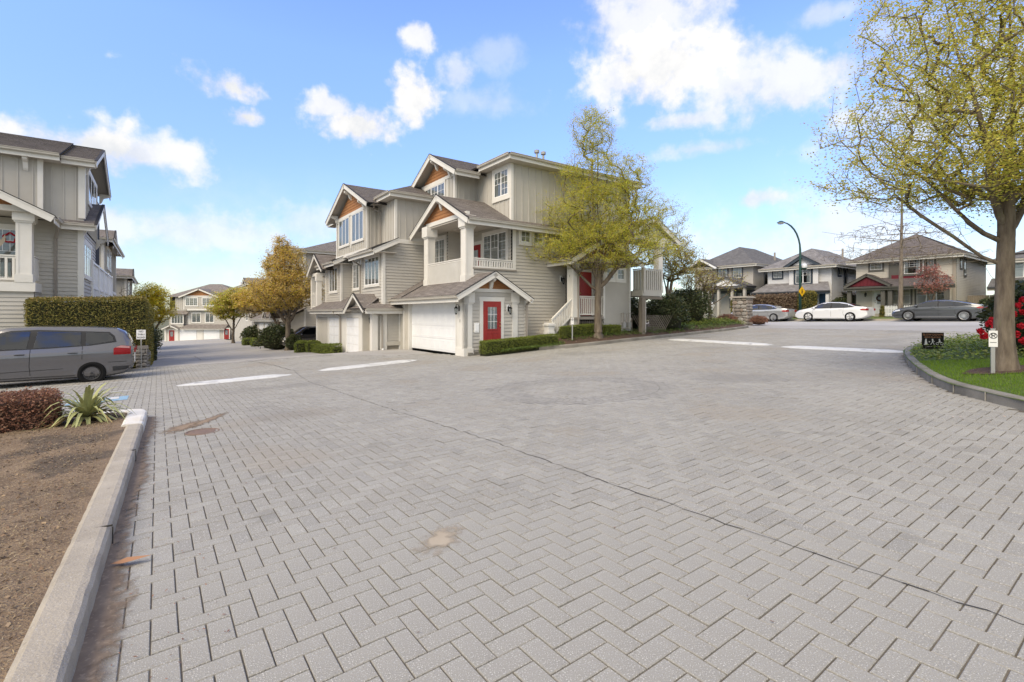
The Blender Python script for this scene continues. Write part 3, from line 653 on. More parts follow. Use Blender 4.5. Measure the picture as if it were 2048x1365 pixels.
def window(par, pl, c, sg, s0, s1, z0, z1, n=2, cas=.11, grid=None, sill=True, frame='vinyl', trim='trim', curt=.6, widths=None, room='room', glass='glass', base=.030, head=.04):
    """one window: casing + sashes; panes, muntins and curtain are its pieces. grid=(cols, rows, from_top_fraction)"""
    mb = MB(); S = lambda a,b,c_,d,o0,o1,mi=0: slab(mb,pl,c,sg,a,b,c_,d,o0,o1,mi)
    S(s0-cas,s0,z0-.02,z1,.0,base+.03,0); S(s1,s1+cas,z0-.02,z1,.0,base+.03,0); S(s0-cas,s1+cas,z1,z1+cas+head,.0,base+.035,0); S(s0-cas,s1+cas,z0-cas-.03,z0,.0,base+.04,0)
    f = .035; S(s0,s1,z0,z0+f,.0,base+.022,1); S(s0,s1,z1-f,z1,.0,base+.022,1)
    ws = widths or [1]*n; tot = sum(ws); e = [s0]
    for w in ws: e.append(e[-1]+(s1-s0)*w/tot)
    for x in e: a = max(s0,x-f); b = min(s1,x+f); S(a,b,z0+f,z1-f,.0,base+.021,1)
    S(s0,s1,z0,z1,.0,.0035,2)
    o = mb.build('window',[trim,frame,room],par)
    for i in range(n):
        a, b = e[i]+f, e[i+1]-f
        if b-a < .06: continue
        pm_ = MB(); pm_.face(orient([p3(pl,c,x,z,base+.010,sg) for x,z in ((a,z0+f),(b,z0+f),(b,z1-f),(a,z1-f))],pl,sg)); pm_.build('pane',glass,o)
        g = grid[i] if isinstance(grid,list) else grid
        if g:
            cols, rows, fr = g; zt = z1-f; zb = zt-(zt-z0-f)*fr; mm = MB()
            for k in range(1,cols): x = a+(b-a)*k/cols; slab(mm,pl,c,sg,x-.010,x+.010,zb,zt,base+.006,base+.016)
            for k in range(1,rows+(1 if fr < .99 else 0)): z = zt-(zt-zb)*k/rows; slab(mm,pl,c,sg,a,b,z-.010,z+.010,base+.005,base+.0155)
            mm.build('muntin',frame,o)
    if curt:
        cm = MB(); x = s0+f; hx = (s1-s0)*curt/2
        for a, b in ((s0+f,s0+hx),(s1-hx,s1-f)):
            k = max(3,int((b-a)/.05)); pr = None
            for j in range(k+1):
                s = a+(b-a)*j/k; of = .008+(.010 if j % 2 else 0); q = (p3(pl,c,s,z0+f,of,sg),p3(pl,c,s,z1-f,of,sg))
                if pr: cm.face([pr[0],q[0],q[1],pr[1]])
                pr = q
        cm.build('curtain','curtain',o)
    return o
def lamp(par, pos, out, name='wall_lamp'):
    """coach lamp on a wall; out = unit direction away from the wall"""
    x, y, z = pos; ox, oy = out; mb = MB(); c = (x+ox*.16,y+oy*.16)
    mb.box((x-.05*abs(oy)-.0*abs(ox),y-.05*abs(ox),z-.09),(x+.05*abs(oy)+ox*.02,y+.05*abs(ox)+oy*.02,z+.12))
    mb.tube([(x,y,z+.1),(x+ox*.08,y+oy*.08,z+.19),(c[0],c[1],z+.17),(c[0],c[1],z+.1)],.012,6)
    mb.lathe([(.0,.12),(.03,.11),(.085,.04),(.09,.02),(.02,.02)],6,c=(c[0],c[1],z)); mb.lathe([(.0,-.24),(.035,-.22),(.045,-.19),(.045,-.17),(.0,-.17)],6,c=(c[0],c[1],z))
    for k in range(6): a = math.pi*k/3; mb.bar((c[0]+.075*math.cos(a),c[1]+.075*math.sin(a),z+.03),(c[0]+.045*math.cos(a),c[1]+.045*math.sin(a),z-.18),.01,.01)
    o = mb.build(name,'black',par); g = MB(); g.lathe([(.07,.025),(.042,-.175)],6,c=(c[0],c[1],z)); g.build('lamp_glass','glass',o); return o
def railing(par, p, q, h, e=.115, w=.045, top=.09, low=.12, m='trim', name='railing', z2=None):
    p, q = Vector(p), Vector(q); mb = MB(); d = q-p; L = d.length; zt = Vector((0,0,h))
    mb.bar(p+zt,q+zt,.09,.05); mb.bar(p+zt-Vector((0,0,.07)),q+zt-Vector((0,0,.07)),.05,.05); mb.bar(p+Vector((0,0,low)),q+Vector((0,0,low)),.05,.07)
    k = max(1,int(L/e))
    for i in range(k): a = p+d*((i+.5)/k); mb.bar(a+Vector((0,0,low)),a+zt-Vector((0,0,.05)),w,w*.8,up=(d.y,-d.x,0))
    return mb.build(name,m,par)
def garage_door(par, pl, c, sg, s0, s1, z0, z1, m='white', n=4):
    o = None; mb = MB(); slab(mb,pl,c,sg,s0,s1,z0,z1,-.05,-.03); o = mb.build('garage_door',m,par); h = (z1-z0)/n
    for i in range(n):
        pb_ = MB(); a, b = z0+i*h+.006, z0+(i+1)*h-.006; slab(pb_,pl,c,sg,s0,s1,a,b,-.03,0)
        k = max(2,int((s1-s0)/.55)); w = (s1-s0)/k
        for j in range(k):
            x0, x1 = s0+j*w+.07, s0+(j+1)*w-.07
            for zz in (a+.09,b-.09): slab(pb_,pl,c,sg,x0,x1,zz-.008,zz+.008,0,.008)
            for x in (x0,x1): slab(pb_,pl,c,sg,x-.008,x+.008,a+.098,b-.098,0,.007)
        pb_.build('door_panel',m,o)
    rb = MB(); slab(rb,pl,c,sg,s0,s1,z0-.03,z0,-.03,.005); rb.build('rubber_seal','black',o)
    return o
def door(par, pl, c, sg, s0, s1, z0, z1, m='red', glass=(3,3), name='door', trim=.16, knob=1):
    mb = MB(); slab(mb,pl,c,sg,s0,s1,z0,z1,.0,.045)
    w = s1-s0; h = z1-z0; g0, g1, h0, h1 = s0+.24*w, s1-.24*w, z0+.42*h, z1-.12*h
    for a, b, k, l in ((g0-.045,g1+.045,h1,h1+.045),(g0-.045,g1+.045,h0-.045,h0),(g0-.045,g0,h0,h1),(g1,g1+.045,h0,h1)):
        if glass: slab(mb,pl,c,sg,a,b,k,l,.045,.06)
    for a, b in ((g0-.06,s0+.48*w),(s0+.52*w,g1+.06)):
        for zz in (z0+.10*h,z0+.33*h): slab(mb,pl,c,sg,a,b,zz-.012,zz+.012,.045,.055)
        for x in (a,b): slab(mb,pl,c,sg,x-.012,x+.012,z0+.10*h,z0+.33*h,.045,.054)
    o = mb.build(name,m,par)
    if glass:
        k = MB(); slab(k,pl,c,sg,g0,g1,h0,h1,.045,.047); k.build('door_blind','curtain',o)
        k = MB(); k.face(orient([p3(pl,c,x,z,.054,sg) for x,z in ((g0,h0),(g1,h0),(g1,h1),(g0,h1))],pl,sg)); k.build('pane','glass',o)
        k = MB()
        for i in range(1,glass[0]): x = g0+(g1-g0)*i/glass[0]; slab(k,pl,c,sg,x-.009,x+.009,h0,h1,.048,.062)
        for i in range(1,glass[1]): z = h0+(h1-h0)*i/glass[1]; slab(k,pl,c,sg,g0,g1,z-.009,z+.009,.048,.061)
        k.build('muntin','vinyl',o)
    if knob:
        k = MB(); x = s1-.07 if knob > 0 else s0+.07
        for zz, r in ((z0+.96,.032),(z0+1.12,.028)):
            p = p3(pl,c,x,zz,.075,sg); k.lathe([(0,-.03),(r*.6,-.03),(r,-.01),(r,.01),(r*.6,.025),(0,.028)],10,ax='y' if pl == 'v' else 'x',c=p)
        k.build('handle',mat('brass',(.5,.36,.14),.3,metal=1) if 'brass' not in M else M['brass'],o,smooth=True)
    k = MB(); t = trim; slab(k,pl,c,sg,s0-t,s0,z0,z1,0,.035); slab(k,pl,c,sg,s1,s1+t,z0,z1,0,.035); slab(k,pl,c,sg,s0-t-.03,s1+t+.03,z1,z1+t+.02,0,.04); k.build('door_casing','trim',par)
    return o
M['brass'] = mat('brass',(.5,.36,.14),.3,metal=1)
def column(par, x0, y0, x1, y1, z0, z1, cap=.45, base=.4, name='column', m='trim', grow=.09, ped=.035):
    mb = MB(); mb.box((x0,y0,z0),(x1,y1,z1)); g = grow
    mb.box((x0-g,y0-g,z1-cap),(x1+g,y1+g,z1)); mb.box((x0-g*.55,y0-g*.55,z1-cap-.06),(x1+g*.55,y1+g*.55,z1-cap)); mb.box((x0-ped,y0-ped,z0),(x1+ped,y1+ped,z0+base))
    for (a,b,c_,d) in ((x0,y0,x0+.07,y1),(x1-.07,y0,x1,y1)): mb.box((a-.004,y0-.012,z0+base),(c_+.004,y0+.02,z1-cap-.06))
    for b in (y0,y1-.07): mb.box((x0-.012,b,z0+base),(x0+.02,b+.07,z1-cap-.06))
    return mb.build(name,m,par)
def pipe(par, pts, r=.04, name='downspout', m='pipe'):
    mb = MB()
    for a, b in zip(pts,pts[1:]): mb.bar(a,b,r*2,r*1.7,up=(.3,.95,0) if abs(Vector(b)[2]-Vector(a)[2]) > .5*(Vector(b)-Vector(a)).length else (0,0,1))
    return mb.build(name,m,par)
def cedar_gable(par, pl, c, sg, poly):
    mb = MB(); clap(mb,pl,c,sg,poly,e=.16,t=.02); return mb.build('gable_shingles','cedar',par,kind='stuff')
# ================================================================ CORNER TOWNHOUSE
ROOT = (O_[0], O_[1], 0)
T1 = thing('townhouse','corner townhouse with balcony above the big white garage door and a red entry door','townhouse',ROOT,ANG,'taupe townhouses of the estate')
mb = MB(); mb.box((.3,1.03,-.6),(11.1,6.5,2.55)); mb.box((3.16,1.04,2.6),(11.1,6.5,8.5)); mb.box((1.86,4.8,2.6),(3.2,6.5,8.4)); mb.box((.3,.05,-.6),(3.1,1.1,2.3)); mb.build('dark_core','room',T1)  # dark boxes added inside the house to stop light leaking through
# entry block beside the garage
wall(T1,'clap','v',0,-1,[(.1,-.6),(3.14,-.6),(3.14,2.28),(2.3,2.5),(.42,2.5),(.1,2.28)])
mb = MB(); mb.box((.42,-.045,2.44),(2.45,.0,2.58)); mb.build('gable_beam','trim',T1)
cedar_gable(T1,'v',-.005,-1,[(.45,2.58),(2.4,2.58),(1.3,3.14)])
bracket(T1,'v',-.01,-1,1.27,3.05,.36)
door(T1,'v',0,-1,.9,1.8,.03,2.05)
mb = MB(); mb.box((-.03,-.05,-.6),(.36,.1,1.98)); mb.box((-.03,-.05,-.6),(.14,.60,1.98)); mb.box((-.09,-.12,1.98),(.44,.12,2.40)); mb.box((-.09,-.12,1.98),(.15,.62,2.26)); mb.box((-.06,-.09,1.93),(.40,.11,1.98)); mb.box((-.06,-.08,-.6),(.40,.12,.10)); mb.box((-.062,-.05,-.6),(.14,.64,.10))
mb.build('corner_pillar','trim',T1)
mb = MB(); mb.box((2.40,-.06,-.5),(2.68,.05,1.98)); mb.box((2.34,-.10,2.02),(2.76,.06,2.46)); mb.box((2.37,-.08,1.97),(2.72,.06,2.02)); mb.build('corner_pillar','trim',T1)
mb = MB(); mb.box((3.10,-.02,-.5),(3.2,.05,2.2)); mb.build('corner_board','trim',T1)
pipe(T1,[(3.12,-.5,2.12),(3.16,-.09,1.95),(3.16,-.09,-.1)],.04)
mb = MB(); mb.box((.46,-.05,.74),(.69,-.018,1.14)); mb.box((.49,-.062,.80),(.66,-.05,1.08)); mb.build('letter_box','vinyl',T1)
lamp(T1,(2.20,-.02,1.72),(0,-1)); mb = MB(); mb.box((2.1,-.035,1.62),(2.3,-.015,1.92)); mb.build('lamp_plate','vinyl',T1)
# garage face
wall(T1,'flat','u',0,-1,[(.0,-.6),(.66,-.6),(.66,2.3),(.0,2.3)],'garage_wall')
wall(T1,'flat','u',0,-1,[(5.38,-.6),(6.55,-.6),(6.55,2.3),(5.38,2.3)],'garage_wall')
mb = MB(); slab(mb,'u',0,-1,.56,.68,-.3,2.14,-.14,.03); slab(mb,'u',0,-1,5.36,5.5,-.3,2.14,-.14,.03); slab(mb,'u',0,-1,.56,5.5,2.14,2.3,-.14,.025); slab(mb,'u',0,-1,6.0,6.14,-.6,2.25,0,.03); mb.build('garage_door_frame','trim',T1)
garage_door(T1,'u',.12,-1,.68,5.36,-.17,2.14)
lamp(T1,(-.02,.36,1.72),(-1,0))
def text_mesh(name, s, size, m, par, Mx, extrude=.002, align='CENTER'):
    c = bpy.data.curves.new(name,'FONT'); c.body = s; c.size = size; c.extrude = extrude; c.align_x = align; c.align_y = 'CENTER'; c.resolution_u = 3
    o = bpy.data.objects.new(name+'_tmp',c); COL.objects.link(o); dg = bpy.context.evaluated_depsgraph_get(); me = bpy.data.meshes.new_from_object(o.evaluated_get(dg)); bpy.data.objects.remove(o); bpy.data.curves.remove(c)
    me.materials.clear(); me.materials.append(M[m] if isinstance(m,str) else m); q = put(me,name,par); q.matrix_local = Mx; return q
def frame_m(x, y, z, pos): return Matrix(((x[0],y[0],z[0],pos[0]),(x[1],y[1],z[1],pos[1]),(x[2],y[2],z[2],pos[2]),(0,0,0,1)))
text_mesh('house_number','1',.19,'black',T1,frame_m((0,-1,0),(0,0,1),(-1,0,0),(-.045,.28,1.22)))
# skirt roof over the garage and the entry gable
K1 = .56; zr = lambda u: 2.28+K1*(u+.55)
for u1,v0,v1 in ((1.25,-.42,1.0),(.64,1.0,5.2),(1.7,5.2,6.56)): roof(T1,[(-.55,v0,zr(-.55)),(u1,v0,zr(u1)),(u1,v1,zr(u1)),(-.55,v1,zr(-.55))])
roof(T1,[(1.25,-.42,zr(1.25)),(3.24,-.42,zr(1.25)-K1*1.99),(3.24,1.0,zr(1.25)-K1*1.99),(1.25,1.0,zr(1.25))])
rake(T1,(1.25,-.44,zr(1.25)+.01),(-.62,-.44,zr(-.62)+.01),h=.22); rake(T1,(1.25,-.44,zr(1.25)+.01),(3.28,-.44,zr(1.25)-K1*2.03+.01),h=.22)
gutter(T1,(-.52,6.85,2.20),(-.52,-.42,2.20))
mb = MB(); mb.bar((-.5,5.2,zr(-.5)+.03),(.66,5.2,zr(.66)+.03),.05,.03); mb.build('flashing','dark',T1)
pipe(T1,[(-.60,6.8,2.12),(-.3,6.75,1.85),(-.05,6.55,1.80)],.04)
# balcony
mb = MB(); mb.box((.60,.96,2.60),(3.1,5.2,2.82)); mb.build('balcony_floor','panel',T1)
wall(T1,'clap','v',1.0,-1,[(.66,2.2),(3.2,2.2),(3.2,3.52),(.66,3.52)])
mb = MB(); mb.box((.98,.93,3.49),(3.36,1.02,3.56)); mb.build('balcony_ledge','pipe',T1)
railing(T1,(1.04,1.0,3.55),(3.16,1.0,3.55),.42,e=.125,w=.06,low=.05,name='railing')
railing(T1,(.68,1.34,2.82),(.68,4.62,2.82),1.13,e=.104,w=.05,low=.10,name='railing')
column(T1,.62,.95,1.02,1.35,2.82,5.82,cap=.50,base=.40); column(T1,.62,4.62,1.02,5.02,2.82,5.82,cap=.50,base=.40)
mb = MB(); mb.box((.70,1.0,5.80),(.86,5.0,6.0)); mb.box((.8,1.02,5.50),(3.1,1.16,5.72)); mb.build('balcony_beam','trim',T1)
mb = MB(); mb.box((.72,1.05,5.72),(3.1,6.2,5.76)); mb.build('balcony_ceiling','soffit',T1)
cedar_gable(T1,'u',.74,-1,[(1.35,6.0),(5.35,6.0),(3.36,7.0)]); bracket(T1,'u',.72,-1,3.36,6.92,.28)
wall(T1,'clap','u',3.1,-1,[(1.0,2.82),(4.8,2.82),(4.8,5.75),(1.0,5.75)])
wall(T1,'clap','v',4.75,-1,[(1.8,2.82),(3.1,2.82),(3.1,5.75),(1.8,5.75)])
wall(T1,'clap','u',1.8,-1,[(4.75,2.5),(6.55,2.5),(6.55,5.75),(4.75,5.75)])
window(T1,'u',3.1,-1,1.38,3.32,3.72,5.40,3,cas=.14,grid=[(2,4,1),(2,2,.4),(2,2,.4)],curt=.5)
window(T1,'u',1.8,-1,5.05,6.2,3.6,5.38,2,cas=.16,grid=(2,4,1),curt=.95)
door(T1,'u',3.1,-1,3.62,4.5,2.85,5.05,glass=(3,3))
# balcony roof
zb = lambda v: 7.12-.527*abs(v-3.36)
roof(T1,[(.46,3.36,7.12),(3.14,3.36,7.12),(3.14,.42,zb(.42)),(.46,.42,zb(.42))])
roof(T1,[(.46,3.36,7.12),(1.84,3.36,7.12),(1.84,6.35,zb(6.35)),(.46,6.35,zb(6.35))])
roof(T1,[(3.14,.42,zb(.42)),(6.6,.42,zb(.42)),(6.6,1.02,zb(1.02)),(3.14,1.02,zb(1.02))])
rake(T1,(.45,3.36,7.13),(.45,.42,zb(.42)+.01)); rake(T1,(.45,3.36,7.13),(.45,6.38,zb(6.38)+.01))
gutter(T1,(.46,.46,5.56),(6.62,.46,5.56)); gutter(T1,(1.8,6.32,5.53),(.46,6.32,5.53))
mb = MB(); mb.box((3.1,.5,5.42),(6.6,1.02,5.45)); mb.build('soffit','soffit',T1)
# right wall, ground and second floors
wall(T1,'clap','v',1.0,-1,[(3.2,-.6),(5.5,-.6),(5.5,5.6),(3.2,5.6)]); wall(T1,'clap','v',1.0,-1,[(5.5,-.6),(11.2,-.6),(11.2,4.3),(5.5,4.3)])
mb = MB(); slab(mb,'v',1.0,-1,3.16,3.34,3.56,5.45,0,.03); slab(mb,'v',1.0,-1,5.5,5.62,4.1,5.5,0,.03); mb.build('corner_board','trim',T1)
window(T1,'v',1.0,-1,3.62,4.17,4.90,5.43,1,cas=.13,grid=(2,2,1),curt=0); window(T1,'v',1.0,-1,4.38,4.93,4.90,5.43,1,cas=.13,grid=(2,2,1),curt=0)
pipe(T1,[(5.36,.88,5.45),(5.36,.88,4.2)],.04)
# third floor
wall(T1,'batten','v',1.0,-1,[(3.1,5.5),(5.5,5.5),(5.5,8.55),(3.1,8.55)]); wall(T1,'batten','v',1.0,-1,[(5.5,4.2),(11.2,4.2),(11.2,8.55),(5.5,8.55)])
wall(T1,'batten','u',3.1,-1,[(1.0,5.7),(4.02,5.7),(4.02,8.55),(1.0,8.55)],e=.36); wall(T1,'batten','v',4.0,-1,[(1.8,5.7),(3.1,5.7),(3.1,8.55),(1.8,8.55)],e=.3)
wall(T1,'batten','u',1.8,-1,[(4.0,5.7),(7.6,5.7),(7.6,8.6),(4.0,8.6)],e=.36)
mb = MB(); mb.box((3.06,.96,5.7),(3.2,1.1,8.5)); mb.box((1.76,3.96,5.7),(1.88,4.1,8.5)); slab(mb,'u',1.8,-1,4.72,4.84,6.5,8.4,0,.03); mb.build('corner_board','trim',T1)
mb = MB(); slab(mb,'u',1.8,-1,3.96,7.7,8.40,8.56,0,.05); mb.build('gable_beam','trim',T1)
cedar_gable(T1,'u',1.79,-1,[(4.15,8.56),(7.5,8.56),(5.8,9.58)])
for s_,z_ in ((5.8,9.55),(4.35,8.85)): bracket(T1,'u',1.78,-1,s_,z_,.42)
window(T1,'u',3.1,-1,1.22,2.36,7.12,8.32,2,cas=.19,grid=[(2,4,1),(2,2,.5)],curt=.3)
window(T1,'u',1.8,-1,5.02,7.3,6.95,8.30,3,cas=.10,grid=(2,4,1),curt=1)
zd = lambda v: 9.84-.53*abs(v-5.8)
roof(T1,[(1.33,5.8,9.84),(5.6,5.8,9.84),(5.6,3.1,zd(3.1)),(1.33,3.1,zd(3.1))]); roof(T1,[(1.33,5.8,9.84),(5.6,5.8,9.84),(5.6,8.3,zd(8.3)),(1.33,8.3,zd(8.3))])
rake(T1,(1.32,5.8,9.85),(1.32,3.1,zd(3.1)+.01)); rake(T1,(1.32,5.8,9.85),(1.32,8.33,zd(8.33)+.01))
zh = 8.78; SL = .42; s_ = 3.1; zt = zh+SL*s_
roof(T1,[(2.62,.48,zh),(11.75,.48,zh),(11.75-s_,.48+s_,zt),(2.62+s_,.48+s_,zt)]); roof(T1,[(2.62,.48,zh),(2.62+s_,.48+s_,zt),(2.62+s_,3.7,zt),(2.62,6.9,zh)])
roof(T1,[(11.75,.48,zh),(11.75,6.9,zh),(11.75-s_,3.7,zt),(11.75-s_,.48+s_,zt)]); roof(T1,[(2.62,6.9,zh),(2.62+s_,3.7,zt),(11.75-s_,3.7,zt),(11.75,6.9,zh)])
gutter(T1,(2.64,.52,8.74),(11.7,.52,8.74)); gutter(T1,(2.66,3.15,8.74),(2.66,.48,8.74)); gutter(T1,(1.34,3.16,8.40),(2.7,3.16,8.40))
mb = MB(); mb.box((2.66,.52,8.52),(11.7,1.02,8.55)); mb.box((2.66,1.02,8.52),(3.12,4,8.55)); mb.build('soffit','soffit',T1)
for u_,v_,h_ in ((5.2,1.75,.42),(5.75,1.9,.42)):
    z_ = zh+SL*(v_-.48); mb = MB(); mb.tube([(u_,v_,z_-.1),(u_,v_,z_+h_)],.06,10); mb.lathe([(.13,h_-.16),(.13,h_-.03),(.0,h_+.03)],10,c=(u_,v_,z_)); mb.lathe([(.0,h_-.16),(.13,h_-.16)],10,c=(u_,v_,z_)); mb.build('roof_vent','steel',T1)
# entrance bay with porch, stair and right-hand deck
mb = MB(); mb.box((7.85,-.25,-.2),(9.7,1.05,4.2)); mb.box((6.45,.44,.5),(7.8,1.0,4.2)); mb.build('dark_core','room',T1)
wall(T1,'clap','v',-.3,-1,[(7.8,-.1),(9.78,-.1),(9.78,4.15),(7.8,4.15)]); wall(T1,'clap','u',7.8,-1,[(-.3,.3),(.4,.3),(.4,4.15),(-.3,4.15)])
wall(T1,'flat','v',.4,-1,[(6.4,1.3),(7.8,1.3),(7.8,4.2),(6.4,4.2)],'porch_wall',m='siding')
mb = MB(); slab(mb,'v',-.3,-1,9.68,9.80,.2,4.1,0,.03); slab(mb,'v',-.3,-1,7.78,7.9,1.3,4.1,0,.03); mb.box((5.75,-.40,4.06),(9.85,-.30,4.26)); mb.build('gable_beam','trim',T1)
cedar_gable(T1,'v',-.31,-1,[(6.0,4.26),(9.6,4.26),(7.8,5.18)])
door(T1,'v',.4,-1,6.77,7.64,1.42,3.62,glass=None,knob=-1)
window(T1,'v',-.3,-1,8.0,8.5,3.28,3.80,1,cas=.13,grid=(2,2,1),curt=0); window(T1,'v',-.3,-1,8.78,9.28,3.28,3.80,1,cas=.13,grid=(2,2,1),curt=0)
zg = lambda u: 5.42-.53*abs(u-7.8)
roof(T1,[(7.8,-.74,5.42),(7.8,1.0,5.42),(5.22,1.0,zg(5.22)),(5.22,-.74,zg(5.22))]); roof(T1,[(7.8,-.74,5.42),(7.8,1.0,5.42),(10.38,1.0,zg(10.38)),(10.38,-.74,zg(10.38))])
rake(T1,(7.8,-.75,5.43),(5.2,-.75,zg(5.2)+.01)); rake(T1,(7.8,-.75,5.43),(10.4,-.75,zg(10.4)+.01)); gutter(T1,(5.24,1.0,4.02),(5.24,-.74,4.02))
mb = MB(); mb.box((5.5,-.35,4.05),(7.8,.98,4.08)); mb.build('porch_ceiling','soffit',T1)
column(T1,5.75,-.30,6.15,.10,1.35,4.10,cap=.22,base=.42); pipe(T1,[(5.3,-.6,3.95),(5.95,-.42,3.66),(6.05,-.36,3.60),(6.05,-.36,.55)],.035)
text_mesh('house_number','1',.17,'black',T1,frame_m((0,-1,0),(0,0,1),(-1,0,0),(5.73,-.10,3.32)))
lamp(T1,(6.15,.97,3.22),(0,-1)); mb = MB(); mb.box((6.05,.955,3.12),(6.25,.985,3.42)); mb.build('lamp_plate','vinyl',T1)
mb = MB(); mb.box((5.65,-.33,1.25),(7.8,1.0,1.38)); mb.build('porch_floor','pipe',T1)
mb = MB(); mb.box((5.7,-.28,.2),(6.15,.2,1.25)); mb.build('porch_pier','panel',T1)
mb = MB()
for k in range(14): mb.box((6.2+k*.12,-.20,.4),(6.24+k*.12,-.18,1.2))
for k in range(6): mb.box((6.18,-.215,.45+k*.13),(7.8,-.20,.48+k*.13))
mb.build('vent_lattice','wood',T1)
railing(T1,(6.18,-.24,1.38),(7.8,-.24,1.38),.98,e=.13,w=.05)
mb = MB()
for k in range(6): mb.box((4.55+k*.2,-.12,.1),(5.72,1.0,.45+(k+1)*.16))
mb.build('stair','panel',T1)
railing(T1,(4.52,-.2,.40),(5.76,-.2,1.38),.86,e=.13,w=.05,low=.06,name='stair_rail')
mb = MB(); mb.box((4.2,-.36,.2),(4.54,-.04,.98)); mb.box((4.15,-.41,.98),(4.59,.01,1.06)); mb.box((4.19,-.37,1.06),(4.55,-.03,1.11)); mb.box((4.18,-.38,.2),(4.56,-.02,.72)); mb.build('newel','trim',T1)
mb = MB(); mb.box((9.9,-1.0,2.45),(11.5,1.0,2.72)); mb.build('deck','panel',T1)
railing(T1,(10.05,-.98,2.72),(11.5,-.98,2.72),1.12,e=.16,w=.10,low=.02,name='deck_rail',m='panel'); railing(T1,(10.02,-.3,2.72),(10.02,-.98,2.72),1.12,e=.16,w=.10,low=.02,name='deck_rail',m='panel')
mb = MB(); mb.box((9.95,-1.05,2.6),(10.1,-.9,3.9)); mb.box((10.12,-.9,.2),(10.32,-.7,2.45)); mb.build('deck_post','panel',T1)
mb = MB(); mb.box((9.72,-1.15,.1),(9.96,-.92,2.33)); mb.box((9.7,-1.1,2.28),(11.4,-.95,2.42)); mb.build('timber_post','wood',T1)
mb = MB()
for k in range(14): mb.bar((10.2+k*.16-.3,-.62,.35),(10.2+k*.16+.6,-.62,1.45),.03,.012,up=(0,1,0)); mb.bar((10.2+k*.16+.3,-.60,.35),(10.2+k*.16-.6,-.60,1.45),.03,.012,up=(0,1,0))
mb.build('deck_lattice','wood',T1)
zg2 = lambda u: 6.95-.53*abs(u-12.4)
roof(T1,[(12.4,.15,6.95),(12.4,3,6.95),(10.1,3,zg2(10.1)),(10.1,.15,zg2(10.1))]); roof(T1,[(12.4,.15,6.95),(12.4,3,6.95),(14.7,3,zg2(14.7)),(14.7,.15,zg2(14.7))])
rake(T1,(12.4,.14,6.96),(10.08,.14,zg2(10.08))); rake(T1,(12.4,.14,6.96),(14.72,.14,zg2(14.72)))
mb = MB(); mb.box((10.5,.3,5.6),(14.3,.5,5.85)); mb.box((10.4,.4,5.84),(14.4,3,5.87)); mb.build('deck_beam','trim',T1); column(T1,12.9,.3,13.25,.65,2.72,5.7,cap=.4,base=.4); wall(T1,'batten','u',11.2,1,[(1,2.7),(6.5,2.7),(6.5,8.5),(1,8.5)])
wall(T1,'clap','v',.42,-1,[(10.9,5.85),(13.9,5.85),(12.4,6.65)])

# ================================================================ SECOND TOWNHOUSE OF THE ROW
T2 = thing('townhouse','second townhouse of the row, with a wide cedar gable over two tall bright windows','townhouse',ROOT,ANG,'taupe townhouses of the estate')
mb = MB(); mb.box((.06,6.66,-1.2),(11,17,5.2)); mb.box((-.84,6.66,1.8),(.2,9.85,4.6)); mb.box((-.84,13.55,1.8),(.2,16.6,4.6)); mb.box((-.19,6.66,5.0),(11,17,7.4)); mb.box((-.84,9.06,5.1),(0,14.55,7.3)); mb.box((-1.0,7.95,-1.3),(.2,16.9,1.9)); mb.build('dark_core','room',T2)
wall(T2,'batten','u',-.25,-1,[(6.6,5.1),(9.0,5.1),(9.0,7.5),(6.6,7.5)],e=.36); wall(T2,'batten','v',6.6,-1,[(-.25,5.2),(2.2,5.2),(2.2,7.5),(-.25,7.5)],e=.36)
wall(T2,'batten','v',9.0,-1,[(-.9,5.0),(-.25,5.0),(-.25,7.4),(-.9,7.4)],e=.24); wall(T2,'batten','u',-.9,-1,[(9.0,5.0),(14.6,5.0),(14.6,7.4),(9.0,7.4)],e=.34)
mb = MB(); mb.box((-.29,6.56,5.1),(-.16,6.68,7.45)); mb.box((-.94,8.96,5.0),(-.82,9.08,7.4)); slab(mb,'u',-.9,-1,14.48,14.62,5,7.4,0,.03); slab(mb,'u',-.9,-1,9.0,14.62,7.36,7.5,0,.05); slab(mb,'u',-.9,-1,11.60,11.76,5.4,7.36,0,.03); slab(mb,'u',-.9,-1,9.0,14.65,4.95,5.14,0,.05); slab(mb,'v',6.6,-1,-.3,2.2,5.18,5.40,0,.04); mb.build('trim_board','trim',T2)
cedar_gable(T2,'u',-.91,-1,[(9.25,7.5),(14.2,7.5),(11.6,8.75)])
for a,z_ in ((11.6,8.72),(9.2,7.75),(14.3,7.7)): bracket(T2,'u',-.92,-1,a,z_,.42)
window(T2,'u',-.9,-1,9.5,11.42,5.72,7.30,3,cas=.09,curt=1); window(T2,'u',-.9,-1,12.0,13.95,5.72,7.30,3,cas=.09,curt=1)
zc = lambda v: 9.12-.455*abs(v-11.55)
roof(T2,[(-1.37,11.55,9.12),(3.4,11.55,9.12),(3.4,7.7,zc(7.7)),(-1.37,7.7,zc(7.7))]); roof(T2,[(-1.37,11.55,9.12),(3.4,11.55,9.12),(3.4,15.3,zc(15.3)),(-1.37,15.3,zc(15.3))])
rake(T2,(-1.38,11.55,9.13),(-1.38,7.68,zc(7.68)+.01)); rake(T2,(-1.38,11.55,9.13),(-1.38,15.33,zc(15.33)+.01))
roof(T2,[(-.75,6.12,7.72),(-.75,17.4,7.72),(3.1,17.4,9.55),(3.1,9.97,9.55)]); roof(T2,[(-.75,6.12,7.72),(3.1,9.97,9.55),(9,9.97,9.55),(9,6.12,7.72)]); roof(T2,[(3.1,9.97,9.55),(3.1,17.4,9.55),(9,17.4,7.2),(9,9.97,9.55)][:3])
